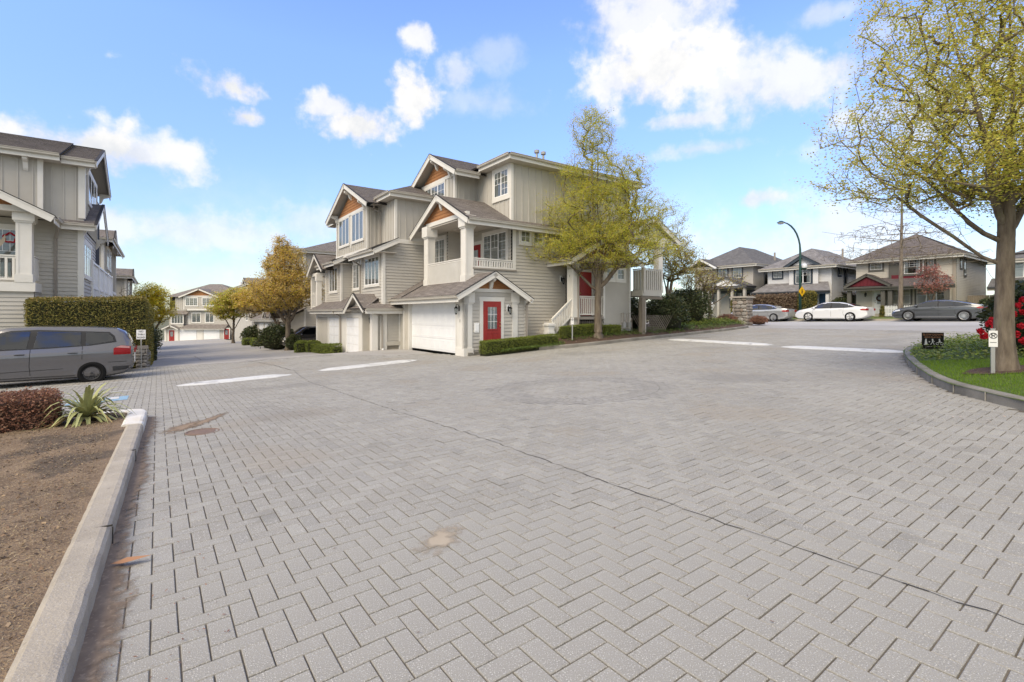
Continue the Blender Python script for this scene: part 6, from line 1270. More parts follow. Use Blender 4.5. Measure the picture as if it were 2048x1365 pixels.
# ================================================================ HOUSES ACROSS THE STREET
def win2(T, s0, s1, z0, z1, c, n=1, grid=None, trim='hs_trim', sgn=-1, pl='u', curt=.5, cas=.13): return window(T,pl,c,sgn,s0,s1,z0,z1,n,cas=cas,grid=grid,trim=trim,curt=curt)
def hip(T, u0, u1, v0, v1, ze, zr_, m, inset=None, course=.16):
    w = (min(u1-u0,v1-v0)/2) if inset is None else inset; A,B,C_,D = (u0,v0),(u1,v0),(u1,v1),(u0,v1)
    if v1-v0 >= u1-u0: r0,r1 = ((u0+u1)/2,v0+w),((u0+u1)/2,v1-w); F = [[A,B,r0],[B,C_,r1,r0],[C_,D,r1],[D,A,r0,r1]]
    else: r0,r1 = (u0+w,(v0+v1)/2),(u1-w,(v0+v1)/2); F = [[A,B,r1,r0],[B,C_,r1],[C_,D,r0,r1],[D,A,r0]]
    for f in F: roof(T,[(p[0],p[1],zr_ if p in (r0,r1) else ze) for p in f],m,course=course)
    for p,q in ((D,A),(A,B),(B,C_)): gutter(T,(p[0],p[1],ze-.03),(q[0],q[1],ze-.03))
M['cream'] = mat('cream_vinyl_siding',(.60,.56,.48),.6,(.55,.51,.44),1.2); M['paleblue'] = mat('pale_siding',(.68,.68,.685),.6,(.62,.625,.63),1.2); M['greige'] = mat('greige_stucco',(.45,.43,.395),.85,(.41,.39,.36),2,bump=.2); M['hs_trim'] = mat('grey_green_trim',(.125,.12,.105),.6); M['navy'] = mat('dark_blue_trim',(.05,.065,.085),.6); M['slate'] = mat('slate_trim',(.09,.095,.105),.6); M['maroon'] = mat('maroon_board',(.15,.02,.03),.6); M['bluedoor'] = mat('blue_door',(.06,.13,.24),.5); M['lawnwall'] = mat('tan_board',(.34,.30,.25),.7)
def yard(u,v): return Guv(u,v)+.12
# cream house with maroon porch gable
H3 = thing('house','cream two-storey house with a maroon porch gable and a white picket fence','house',ROOT,ANG); zf = 1.35
mb = MB(); mb.box((39.05,-6.85,0),(48,-.35,6)); mb.build('dark_core','room',H3)
wall(H3,'clap','u',39,-1,[(-6.9,.8),(-.3,.8),(-.3,6.0),(-6.9,6.0)],m='cream',e=.13); wall(H3,'clap','v',-6.9,-1,[(39,.8),(48,.8),(48,6.0),(39,6.0)],m='cream',e=.13)
wall(H3,'flat','u',38.8,-1,[(-5.1,3.6),(-2.7,3.6),(-2.7,6.0),(-5.1,6.0)],'bay_wall',m='hs_trim'); mb = MB(); slab(mb,'u',38.79,-1,-5.0,-2.9,3.65,4.7,0,.03); mb.build('bay_board','maroon',H3)
win2(H3,-4.75,-3.75,4.75,5.85,38.78,1,(3,3,.5)); win2(H3,-5.1+.1,-4.95+.0,4.8,5.8,38.78,1); win2(H3,-5.6,-5.2,4.85,5.85,39,1,(2,3,.5)); win2(H3,-2.2,-1.35,5.25,5.8,39,1,(3,2,1)); win2(H3,-6.35,-4.5,2.3,3.5,39,3,(1,2,.4)); win2(H3,-4.1,-2.6,2.3,3.5,39,2,(1,2,.4))
hip(H3,38.4,48.6,-7.45,.25,6.05,8.35,'roof3')
roof(H3,[(37.6,.15,3.72),(37.6,-7.15,3.72),(39.02,-6.4,4.55),(39.02,-.6,4.55)],'roof3'); gutter(H3,(37.62,.15,3.68),(37.62,-7.15,3.68),m='hs_trim',fascia='hs_trim')
for a,b in ((.15,-1.55),(-3.25,-1.55)): roof(H3,[(37.55,-1.55,4.85),(39.0,-1.55,4.85),(39.0,a,3.9),(37.55,a,3.9)],'roof3'); rake(H3,(37.54,-1.55,4.86),(37.54,a,3.88),h=.2,m='hs_trim')
mb = MB(); mb.face([(37.7,-.25,3.85),(37.7,-1.55,4.62),(37.7,-2.85,3.85)]); mb.build('gable_board','maroon',H3); mb = MB()
for k in range(9): v_ = -.55-k*.25; mb.box((37.66,v_-.02,3.85),(37.7,v_+.02,4.6-.58*abs(v_+1.55)))
mb.build('gable_batten','maroon',H3,kind='stuff')
for v_ in (-.2,-2.62,-3.1,-6.6): mb = MB(); mb.box((37.75,v_-.14,zf-.2),(38.0,v_+.14,3.65)); mb.build('porch_post','hs_trim',H3)
o = door(H3,'u',39,-1,-2.45,-1.65,1.55,3.45,m='white',glass=(1,1)); lamp(H3,(38.95,-1.05,3.2),(-1,0))
mb = MB(); mb.lathe([(0,-.04),(.06,-.03),(.06,.03),(0,.04)],8,ax='x'); mb = MB()
for k in range(22): a = 2*math.pi*k/22; mb.lathe([(0,-.06),(.06,0),(0,.06)],6,ax='x',c=(38.86,-2.05+.2*math.cos(a),2.85+.2*math.sin(a)))
o = mb.build('wreath',mat('brown_wreath',(.09,.045,.035),.9)); o.location = ROOT; o.rotation_euler = (0,0,ANG); tag(o,'dark round wreath on the white door of the cream house','wreath')
mb = MB(); mb.box((38.9,-6.88,.8),(39.05,-6.7,6)); mb.box((42.2,-6.95,1.0),(44.6,-6.9,2.6)); mb.build('side_trim','lawnwall',H3)
win2(H3,41.0,41.5,4.6,5.7,-6.9,1,pl='v',curt=.9); win2(H3,40.0,40.4,5.1,5.7,-6.9,1,pl='v',curt=.9)
pf = thing('picket_fence','white picket fence in front of the cream house porch','fence',ROOT,ANG); pk = MB(); pk.box((-.012,-.035,0),(.012,.035,.80)); pk.prism([(-.035,.80),(.035,.80),(0,.87)],'x',-.012,.012); pm_ = pk.mesh('picket','vinyl')
for k in range(40): v_ = -2.9-k*.105; o = put(pm_,'picket',pf); o.location = (37.4,v_,yard(37.4,v_)+.05)
mb = MB()
for z_ in (.2,.65): mb.bar((37.42,-2.85,yard(37.4,-2.85)+.05+z_),(37.42,-7.0,yard(37.4,-7.0)+.05+z_),.03,.08)
mb.build('fence_rail','vinyl',pf)
# pale house with dark trim and a front gable
H2 = thing('house','pale two-storey house with dark blue trim behind the brown hedge','house',ROOT,ANG)
mb = MB(); mb.box((39.05,1.65,0),(48,7.2,5.9)); mb.build('dark_core','room',H2)
wall(H2,'clap','u',39,-1,[(1.6,.8),(7.3,.8),(7.3,5.9),(1.6,5.9)],m='paleblue',e=.13); wall(H2,'clap','v',1.6,-1,[(39,.8),(49,.8),(49,5.9),(39,5.9)],m='paleblue',e=.13)
hip(H2,38.3,49,1.0,7.9,5.92,7.95,'roof4')
for a in (2.2,5.5): roof(H2,[(38.3,3.85,7.0),(41,3.85,7.0),(41,a,6.0),(38.3,a,6.0)],'roof4'); rake(H2,(38.28,3.85,7.01),(38.28,a,6.0),h=.24,m='navy')
wall(H2,'clap','u',38.6,-1,[(2.5,5.85),(5.2,5.85),(3.85,6.75)],m='paleblue',e=.13); wall(H2,'flat','u',38.75,-1,[(2.75,4.2),(5.0,4.2),(5.0,5.9),(2.75,5.9)],'bay_wall',m='navy')
mb = MB(); slab(mb,'u',38.74,-1,2.6,3.05,4.15,5.9,0,.05); slab(mb,'u',38.74,-1,4.75,5.15,4.15,5.9,0,.05); mb.build('shutter','paleblue',H2)
win2(H2,3.25,4.55,4.4,5.75,38.72,2,(2,2,.45),trim='navy'); win2(H2,5.95,6.75,5.05,5.7,39,1,(3,2,1),trim='navy'); win2(H2,2.75,3.3,2.0,3.35,39,1,(2,3,1),trim='white'); win2(H2,40.3,40.8,5.1,5.7,1.6,1,pl='v',trim='navy'); win2(H2,41.6,42.2,4.3,5.7,1.6,1,pl='v',trim='navy')
roof(H2,[(37.5,1.15,3.6),(37.5,8.2,3.6),(39.02,7.4,4.5),(39.02,1.9,4.5)],'roof4'); gutter(H2,(37.52,8.2,3.56),(37.52,1.15,3.56),m='slate',fascia='navy')
door(H2,'u',39,-1,2.1,2.65,1.5,3.4,m='bluedoor',glass=None); mb = MB(); mb.box((37.6,1.3,1.0),(37.85,1.55,3.55)); mb.build('porch_post','paleblue',H2)
roof(H2,[(41,1.7,3.6),(48,1.7,3.6),(48,.4,3.2),(41,.4,3.2)],'roof4'); mb = MB(); mb.box((44,.8,1),(44.2,1.6,3.3)); mb.build('side_wall','paleblue',H2)
# greige house on the left
H1 = thing('house','greige stucco two-storey house with a white-gabled porch behind the stone pillar','house',ROOT,ANG)
mb = MB(); mb.box((39.05,8.85,0),(49,15.4,6.5)); mb.build('dark_core','room',H1)
wall(H1,'flat','u',39,-1,[(8.8,.8),(15.5,.8),(15.5,6.6),(8.8,6.6)],'stucco_wall',m='greige'); wall(H1,'flat','v',8.8,-1,[(39,.8),(49,.8),(49,6.6),(39,6.6)],'stucco_wall',m='greige')
hip(H1,38.4,49.6,8.2,16.1,6.6,9.0,'roof2'); mb = MB(); slab(mb,'v',8.8,-1,39,49,3.7,4.0,0,.05); slab(mb,'u',39,-1,8.8,15.5,3.7,4.0,0,.05); mb.build('belt_board','slate',H1)
for a in (12.2,16.1): roof(H1,[(38.0,14.2,7.6),(41,14.2,7.6),(41,a,6.5),(38.0,a,6.5)],'roof2'); rake(H1,(37.98,14.2,7.61),(37.98,a,6.5),h=.22,m='white')
win2(H1,10.0,10.95,5.3,6.4,39,1,(3,3,1),trim='slate'); win2(H1,11.6,12.6,5.5,6.4,39,1,(2,2,1),trim='slate'); win2(H1,13.3,15.0,2.2,4.0,38.9,3,(1,2,.35),trim='slate'); win2(H1,10.6,11.2,2.3,4.0,39,1,trim='slate'); win2(H1,41.2,41.8,4.6,6.1,8.8,1,pl='v',trim='slate'); win2(H1,40.5,41.2,2.2,3.6,8.8,1,(2,2,1),pl='v',trim='slate')
for a in (8.4,13.2): roof(H1,[(37.1,10.8,5.4),(39.0,10.8,5.4),(39.0,a,4.35),(37.1,a,4.35)],'roof2'); rake(H1,(37.08,10.8,5.41),(37.08,a,4.35),h=.2,m='slate')
mb = MB(); mb.face([(37.2,8.9,4.4),(37.2,10.8,5.2),(37.2,12.7,4.4)]); mb.build('gable_board','white',H1); mb = MB(); mb.box((37.1,8.5,4.15),(39,13.1,4.35)); mb.build('porch_beam','slate',H1)
for v_ in (8.8,10.1,11.6,12.8): mb = MB(); mb.box((37.25,v_-.12,.9),(37.5,v_+.12,4.15)); mb.build('porch_post','greige',H1)
door(H1,'u',39,-1,9.1,10.0,1.6,3.7,m='black',glass=None); mb = MB(); mb.bar((36.2,12.2,1.3),(37.4,12.2,2.6),.06,.5); mb.build('stair_rail','white',H1)
mb = MB(); mb.tube([(45,9.6,7),(45,9.6,8.3)],.10,8); mb.build('roof_vent','pipe',H1); mb = MB(); mb.tube([(44,2.6,6.5),(44,2.6,7.9)],.09,8); mb.build('roof_vent','pipe',H2)
# houses at the right edge
H4 = thing('house','blue-grey house seen between the cream house and the big tree trunk','house',ROOT,ANG)
mb = MB(); mb.box((41.1,-16,0),(50,-9,6)); mb.build('dark_core','room',H4)
wall(H4,'clap','u',41,-1,[(-16,.8),(-9,.8),(-9,5.5),(-16,5.5)],m='paleblue',e=.14); hip(H4,40.3,50,-16.6,-8.4,5.5,7.4,'roof2'); win2(H4,-11.4,-9.6,4.2,5.3,41,3,(1,2,.4),trim='slate',curt=.9); win2(H4,-12.0,-9.6,2.0,3.3,41,3,trim='slate')
roof(H4,[(39.6,-16.5,3.5),(39.6,-8.5,3.5),(41,-8.5,4.2),(41,-16.5,4.2)],'roof2'); gutter(H4,(39.62,-8.5,3.45),(39.62,-16.5,3.45),m='slate',fascia='lawnwall'); mb = MB(); mb.box((39.7,-11.6,.9),(40.4,-10.9,3.5)); mb.build('porch_pier','lawnwall',H4)
H5 = thing('house','grey-roofed house at the right edge behind the red-flowered bush','house',ROOT,ANG); mb = MB(); mb.box((36.1,-26,0),(48,-14.7,5)); mb.build('dark_core','room',H5)
wall(H5,'clap','u',36,-1,[(-26,.8),(-14.6,.8),(-14.6,4.6),(-26,4.6)],m='cream',e=.14); wall(H5,'clap','v',-14.6,1,[(36,.8),(46,.8),(46,4.6),(36,4.6)],m='cream',e=.14); hip(H5,35.2,47,-26,-14.0,4.7,6.6,'roof2'); win2(H5,-17.5,-16,2.2,3.8,36,2,trim='white')
# side fence, hedges and cedars in front of those houses
fb = thing('board_fence','brown board fence between the cream house and the blue-grey house','fence',ROOT,ANG); bd = MB(); bd.box((-.015,-.065,0),(.015,.065,1.5)); bm_ = bd.mesh('fence_board','wood')
for k in range(22): v_ = -7.1-k*.14; o = put(bm_,'fence_board',fb); o.location = (41.5+.02*(k%2),v_,yard(41.5,v_))
hedge('dry_hedge','wide brown leafless-looking hedge in front of the pale house',36.0,37.0,3.3,8.0,0,2.25,'leaf_tan',9000,.07,core='core_brown',rough=.07,rnd=.3,seed=41,bumps=.03)
hedge('cedar_hedge','dark green cedar at the left end of the brown hedge',36.0,37.1,8.1,9.6,0,2.1,'leaf_hedge',3000,.07,rnd=.4,seed=42); hedge('cedar_hedge','dark green cedar at the right end of the brown hedge, behind the lamp post',36.0,37.0,1.9,3.3,0,2.5,'leaf_hedge',3000,.07,rnd=.4,seed=43)
shrub('front_shrub','reddish low shrub between the cedar and the white saloon car',at(36.2,1.2,.1),.8,1.0,.6,'leaf_rust',1200,.07,seed=44); shrub('front_shrub','dark shrub between the pale house and the cream house',at(38.4,.6,.1),.8,.9,1.1,'leaf_dark',1600,.09,seed=45)
shrub('front_shrub','round dark shrub behind the boot of the grey fastback',at(38.0,-9.0,.1),.8,.9,.8,'leaf_dark',1200,.09,seed=46); shrub('front_shrub','round dark shrub just left of the big tree trunk across the street',at(36.5,-10.9,.1),.8,.8,.7,'leaf_box',1200,.08,seed=47); hedge('conifer','slim dark conifer beside the porch door of the cream house',37.2,37.6,-2.9,-2.5,0,1.0,'leaf_hedge',500,.06,rnd=.15,taper=.6,seed=48,cat='conifer')
# ================================================================ CARS
M['tyre'] = mat('tyre_rubber',(.013,.013,.0135),.92,bump=.2,bscale=60,spec=.1); M['alloy'] = mat('silver_alloy',(.55,.55,.55),.3,metal=.9); M['steelrim'] = mat('black_steel_rim',(.05,.05,.052),.5,metal=.4); M['arch'] = mat('wheel_arch',(.003,.003,.003),1.0,spec=0); M['plastic'] = mat('black_plastic',(.03,.03,.032),.6); M['chrome'] = mat('chrome',(.6,.6,.6),.15,metal=1); M['tail'] = mat('tail_lamp',(.26,.006,.008),.25,spec=.3); M['headl'] = mat('head_lamp',(.6,.62,.64),.15,coat=1); M['clearlens'] = mat('clear_tail_lens',(.45,.22,.21),.2); M['seam'] = mat('gap_or_crease',(.01,.01,.011),.9); M['seat'] = mat('car_seat',(.10,.10,.10),.9)
def paint(n,c,metal=.35): return mat(n,c,.24,metal=metal,coat=1,spec=.5)
def lin(tab,x):
    if x <= tab[0][0]: return tab[0][1]
    for (a,b),(c,d) in zip(tab,tab[1:]):
        if x <= c: t = (x-a)/(c-a); t = t*t*(3-2*t)*.35+t*.65; return b+(d-b)*t
    return tab[-1][1]
def make_car(name, label, pos, head, sp, pm, group='cars parked along the street', glass='carglass_dark', rim='alloy', spokes=10, mid=False):
    """body lofted from side outline (top, belt, bottom lines over x), wheel arches cut out, glass and lamps laid on the skin"""
    L, Wd, wx, wr = sp['L'], sp['W'], sp['wx'], sp['wr']; T = thing(name,label,'car',pos,head,group)
    xs = [-L/2+L*(.5-.5*math.cos(math.pi*i/54)) for i in range(55)]
    def halfw(x): t = abs(x)/(L/2); return Wd/2*(1-.16*t**6-.06*t**2.5)
    def sect(x):
        zt, zb, zl = lin(sp['top'],x), lin(sp['bot'],x), lin(sp['belt'],x); w = halfw(x); zl = min(zl,zt-.03); gh = zt-zl
        cab = min(1,max(0,(gh-.06)/.25)); wt = w*(1-.03)-cab*(.10+.22*gh*.55)
        P = [(0,zb),(w*.86,zb),(w*.955,zb+.05),(w*.978,zb+.14),(w*.968,zb+(zl-zb)*.38),(w*.985,zb+(zl-zb)*.62),(w*1.0,zb+(zl-zb)*.80),(w*.985,zl-.05),(w*.962,zl)]
        if cab > .05: P += [(w*.962+(wt-w*.962)*.33,zl+gh*.34),(w*.962+(wt-w*.962)*.68,zl+gh*.68),(wt,zl+gh*.86),(wt*.90,zl+gh*.955),(wt*.55,zt-.006),(0,zt)]
        else: P += [(w*.93,zl+gh*.3),(w*.88,zl+gh*.55),(w*.80,zl+gh*.75),(w*.62,zl+gh*.9),(w*.35,zt-.006),(0,zt)]
        return P
    mb = MB(); rows = []; V = []
    for x in xs:
        P = sect(x); ring = [(x,y,z) for y,z in P]+[(x,-y,z) for y,z in P[-2:0:-1]]; rows.append(len(V)); V += ring; n = len(ring)
    F = [(rows[i]+k,rows[i]+(k+1)%n,rows[i+1]+(k+1)%n,rows[i+1]+k) for i in range(len(xs)-1) for k in range(n)]
    F += [tuple(rows[0]+k for k in range(n))[::-1],tuple(rows[-1]+k for k in range(n))]
    mb.idx(V,F); me = mb.mesh('body',[pm,'arch'],True); body = put(me,'body',T)
    cut = MB()
    for x in wx:
        for s in (-1,1):
            cut.lathe([(0,s*(Wd/2-.34)),(wr*1.13,s*(Wd/2-.34)),(wr*1.13,s*(Wd/2+.2)),(0,s*(Wd/2+.2))][::s],28,ax='y',c=(x,0,wr*1.02))
    cm_ = cut.mesh('cutter','arch'); co = bpy.data.objects.new('cutter',cm_); COL.objects.link(co); co.parent = T
    for i in range(len(cm_.polygons)): pass
    md = body.modifiers.new('arches','BOOLEAN'); md.operation = 'DIFFERENCE'; md.object = co; md.solver = 'EXACT'; md.material_mode = 'TRANSFER'
    dg = bpy.context.evaluated_depsgraph_get(); nm = bpy.data.meshes.new_from_object(body.evaluated_get(dg)); body.modifiers.clear(); body.data = nm; nm.name = 'body'; bpy.data.objects.remove(co); nm.polygons.foreach_set('use_smooth',[True]*len(nm.polygons)); nm.set_sharp_from_angle(angle=R(32))
    def sy(x,z):
        P = sect(x)
        for (y0,z0),(y1,z1) in zip(P[1:],P[2:]):
            if z0 <= z <= z1: return y0+(y1-y0)*(z-z0)/max(1e-6,z1-z0)
        return P[-2][0] if z > P[-2][1] else P[1][0]
    def side(name_, poly, m, eps, par=None, s=(1,-1), cell=.07):
        for sg in s:
            b = MB(); x = min(p[0] for p in poly); x1 = max(p[0] for p in poly); z0, z1 = min(p[1] for p in poly), max(p[1] for p in poly)
            while x < x1:
                c1 = clip(clip(poly,0,x,True),0,x+cell,False); z = z0
                while z < z1 and len(c1) > 2:
                    c2 = clip(clip(c1,1,z,True),1,z+cell,False)
                    if len(c2) > 2: b.face([(a,sg*(sy(a,c)+eps),c) for a,c in c2][::sg])
                    z += cell
                x += cell
            b.build(name_,m,par or T,smooth=True)
    def top(name_, poly, m, eps, cell=.08):                        # plan polygon (x,y) laid on the upper skin
        b = MB()
        def tz(x,y):
            P = sect(x); y = abs(y); 
            for (y0,z0),(y1,z1) in zip(P[6:],P[7:]):
                if y1 <= y <= y0: return z0+(z1-z0)*(y0-y)/max(1e-6,y0-y1)
            return P[-1][1]
        x = min(p[0] for p in poly); x1 = max(p[0] for p in poly)
        while x < x1:
            c1 = clip(clip(poly,0,x,True),0,x+cell,False); y = min(p[1] for p in poly)
            while y < max(p[1] for p in poly) and len(c1) > 2:
                c2 = clip(clip(c1,1,y,True),1,y+cell,False)
                if len(c2) > 2:
                    q = [(a,c,tz(a,c)+eps) for a,c in c2]; n_ = (Vector(q[1])-Vector(q[0])).cross(Vector(q[2])-Vector(q[1])); b.face(q if n_.z > 0 else q[::-1])
                y += cell
            x += cell
        return b.build(name_,m,T,smooth=True)
    side('window_surround',sp['glass_all'],'plastic',.004)
    for p in sp['glass']: side('side_window',p,glass,.009)
    for i in ('front_glass','rear_glass'):
        if i in sp: top('windscreen' if i == 'front_glass' else 'rear_window',sp[i],glass,.006); 
    for ln in sp['seams']:
        for (a,b),(c,d) in zip(ln,ln[1:]):
            n_ = .006; dx, dz = c-a, d-b; q = math.hypot(dx,dz); ox, oz = -dz/q*n_, dx/q*n_; side('gap_or_crease',[(a+ox,b+oz),(c+ox,d+oz),(c-ox,d-oz),(a-ox,b-oz)],'seam',.003,cell=.12)
    for p in sp.get('tail',[]): side('tail_light',p,'tail',.006)
    for p in sp.get('tail2',[]): side('tail_light_lens',p,'clearlens',.010)
    for p in sp.get('head',[]): side('headlight',p,'headl',.006)
    for p in sp.get('skirt',[]): side('sill_strip',p,sp.get('skirt_m','plastic'),.005)
    for p in sp.get('chrome',[]): side('chrome_strip',p,'chrome',.012)
    if 'tail_rear' in sp:
        b = MB(); y0,y1,z0,z1 = sp['tail_rear']; x = -L/2-.004
        for s in (-1,1): b.box((x-.01,s*y0,z0),(x+.05,s*y1,z1))
        b.build('rear_lamp','tail',T)
    for hx,hz in sp['handles']:
        for s in (-1,1): b = MB(); y = s*(sy(hx,hz)+.02); b.tube([(hx-.11,y-s*.02,hz),(hx-.08,y,hz),(hx+.06,y,hz),(hx+.10,y-s*.02,hz)],[.010,.014,.014,.010],6); b.build('handle',sp.get('handle_m',pm),T,smooth=True)
    for s in (-1,1):
        mx_, mz = sp['mirror']; y = s*(sy(mx_,mz)+.10); b = MB(); b.lathe([(.0,-.07),(.055,-.06),(.075,0),(.06,.05),(0,.07)],10,ax='x'); b.v = [(p[0]+mx_,p[1]*1.3+y,p[2]+mz+.05) for p in b.v]; b.box((mx_-.02,min(y,y-s*.12),mz-.02),(mx_+.02,max(y,y-s*.12),mz+.02)); b.build('mirror',pm,T,smooth=True)
    # wheels
    tw = .21; tm = MB(); rk = sp.get('rimk',.67); tm.lathe([(wr*(rk-.01),-tw/2+.03),(wr*.80,-tw/2),(wr*.95,-tw/2+.01),(wr,-tw/2+.04),(wr,tw/2-.04),(wr*.95,tw/2-.01),(wr*.80,tw/2),(wr*(rk-.01),tw/2-.03)],32,ax='y'); tyre = tm.mesh('wheel','tyre',True,30)
    rm = MB(); r = wr*rk; rm.lathe([(r,.07),(r,.095),(r*.93,.09),(r*.90,.03),(r*.86,-.04)],32,ax='y'); rm.lathe([(0,.0),(r*.88,-.02)],24,ax='y',mi=1); rm.lathe([(0,.095),(r*.16,.09),(r*.20,.05)],14,ax='y'); rm.lathe([(0,.012),(r*.72,.008)],20,ax='y',mi=2)
    if spokes == 0:                                                 # steel wheel with round holes
        rm.lathe([(r*.20,.055),(r*.42,.06),(r*.55,.03),(r*.64,.045),(r*.66,.045),(r*.84,.05),(r*.92,.085)],32,ax='y')
        for k in range(16): a = 2*math.pi*k/16; rm.lathe([(0,.056),(r*.052,.056)],8,ax='y',c=(r*.75*math.cos(a),.0,r*.75*math.sin(a)),mi=1)
        for k in range(5): a = 2*math.pi*k/5; rm.lathe([(0,.075),(r*.04,.07)],6,ax='y',c=(r*.3*math.cos(a),0,r*.3*math.sin(a)),mi=1)
    else:
        for k in range(spokes):
            a = 2*math.pi*k/spokes
            for da in ((-.10,.10) if spokes <= 7 else (0,)): rm.bar((r*.14*math.cos(a),.075,r*.14*math.sin(a)),(r*.93*math.cos(a+da),.085,r*.93*math.sin(a+da)),r*(.10 if spokes <= 10 else .075),.03,up=(0,1,0))
    rme = rm.mesh('rim',[rim,'arch',sp.get('disc','plastic')],True,35)
    for x in wx:
        for s in (-1,1):
            w = put(tyre,'wheel',T); w.location = (x,s*(Wd/2-.115),wr); q = put(rme,'rim',w)
            if s < 0: w.rotation_euler = (0,0,math.pi)
    for x_, s_ in ((.25,1),(.25,-1)): b = MB(); b.box((x_-.1,s_*.38-.24,.5),(x_+.1,s_*.38+.24,1.05)); b.box((x_-.1,s_*.38-.12,1.05),(x_,s_*.38+.12,1.25)); b.build('seat','seat',T)
    return T
# the grey people carrier: nose towards -u
MPV = dict(L=4.66,W=1.84,wx=(-1.38,1.38),wr=.335,
  top=[(-2.33,1.05),(-2.26,1.28),(-2.15,1.47),(-1.95,1.56),(-1.2,1.615),(-.2,1.635),(.4,1.61),(.75,1.53),(1.25,1.22),(1.55,1.06),(1.9,.98),(2.2,.86),(2.33,.62)],
  belt=[(-2.33,1.02),(-1.5,1.02),(0,.97),(1.2,.93),(1.9,.90),(2.33,.6)], bot=[(-2.33,.42),(-2.1,.26),(-1.7,.20),(1.7,.19),(2.1,.22),(2.33,.35)],
  glass_all=[(-1.95,1.17),(-1.90,1.34),(-1.78,1.45),(-.2,1.535),(.35,1.515),(.72,1.41),(1.34,1.02),(1.2,1.0),(-.4,1.04),(-1.35,1.09)],
  glass=[[(-1.88,1.20),(-1.84,1.33),(-1.75,1.41),(-1.24,1.445),(-1.24,1.10)],[(-1.13,1.10),(-1.13,1.455),(-.20,1.49),(-.12,1.06),(-.2,1.06)],[(.02,1.05),(-.05,1.495),(.35,1.475),(.68,1.375),(1.1,1.09),(1.05,1.04)]],
  front_glass=[(.68,-.56),(.68,.56),(1.42,.68),(1.42,-.68)], rear_glass=[(-2.31,-.6),(-2.31,.6),(-2.2,.62),(-2.2,-.62)],
  seams=[[(-1.16,.72),(-1.17,1.08)],[(-.07,.24),(-.04,.6),(-.06,1.03)],[(1.22,.30),(1.25,.9)],[(-2.2,.62),(-1.75,.62)],[(-.75,.50),(.9,.45)]],  # last line is a body crease, its shade drawn as a dark strip
  tail=[[(-2.29,.82),(-2.29,1.04),(-2.05,1.07),(-1.88,1.00),(-1.88,.82)]], tail2=[[(-2.26,1.035),(-2.05,1.068),(-1.92,1.02),(-2.26,.985)]], head=[[(1.7,.78),(1.75,.9),(2.2,.80),(2.24,.68)]],
  skirt=[[(-1.0,.22),(-1.0,.30),(1.0,.30),(1.0,.22)],[(-2.3,.40),(-2.3,.50),(-1.86,.50),(-1.86,.36)]], handles=[(-.95,.90),(.16,.90)], handle_m='plastic', mirror=(1.02,1.02))  # sill strip is black to put the lower-side shading into the colour
for k in ('top','belt'): MPV[k] = [(a,b+max(0,b-.45)*.09) for a,b in MPV[k]]
for k in ('glass','seams','tail','tail2'): MPV[k] = [[(a,b+max(0,b-.45)*.09) for a,b in p] for p in MPV[k]]
MPV['glass_all'] = [(a,b+max(0,b-.45)*.09) for a,b in MPV['glass_all']]; MPV['handles'] = [(a,b+.045) for a,b in MPV['handles']]; MPV['rimk'] = .60
x,y = UV(-13.17,2.45); make_car('people_carrier','grey people carrier parked beside the clipped hedge, its nose out of frame at the left',(x,y,G(x,y)-.02),ANG+math.pi,MPV,paint('grey_violet_metallic',(.140,.137,.146),.5),group='parked cars',glass='carglass',rim='steelrim',spokes=0)
mb = MB()
SED = dict(L=4.90,W=1.86,wx=(-1.42,1.42),wr=.35,
  top=[(-2.45,.92),(-2.38,1.05),(-2.0,1.10),(-1.7,1.13),(-1.2,1.33),(-.7,1.43),(-.1,1.455),(.4,1.42),(.8,1.28),(1.25,1.04),(1.6,.96),(2.1,.86),(2.35,.74),(2.45,.58)],
  belt=[(-2.45,.90),(-1.8,1.0),(0,.94),(1.2,.90),(2.0,.80),(2.45,.55)], bot=[(-2.45,.42),(-2.15,.24),(-1.8,.18),(1.8,.17),(2.2,.19),(2.45,.30)],
  glass_all=[(-1.72,1.06),(-1.25,1.26),(-.7,1.365),(-.1,1.39),(.38,1.36),(.75,1.24),(1.22,.97),(1.0,.95),(-1.2,1.0)],
  glass=[[(-1.60,1.07),(-1.22,1.23),(-.98,1.28),(-.98,1.02),(-1.2,1.02)],[(-.94,1.02),(-.94,1.29),(-.7,1.335),(-.22,1.355),(-.22,.985)],[(-.12,.985),(-.12,1.355),(.36,1.325),(.72,1.21),(1.06,.99),(1.0,.97)]],
  front_glass=[(.55,-.54),(.55,.54),(1.32,.70),(1.32,-.70)], rear_glass=[(-1.66,-.64),(-1.66,.64),(-.92,.5),(-.92,-.5)],
  seams=[[(-1.05,.40),(-.96,.6),(-1.02,1.0)],[(-.17,.24),(-.15,.6),(-.17,.97)],[(1.08,.3),(1.1,.9)]],
  tail=[[(-2.43,.79),(-2.43,.93),(-2.2,.95),(-2.02,.91),(-2.1,.81)]], head=[[(1.86,.68),(1.9,.78),(2.3,.72),(2.38,.60)]], tail_rear=(.5,.8,.80,.95),
  skirt=[[(-1.0,.20),(-1.0,.25),(1.0,.25),(1.0,.20)]], handles=[(-.80,.88),(.12,.86)], mirror=(.98,.96))
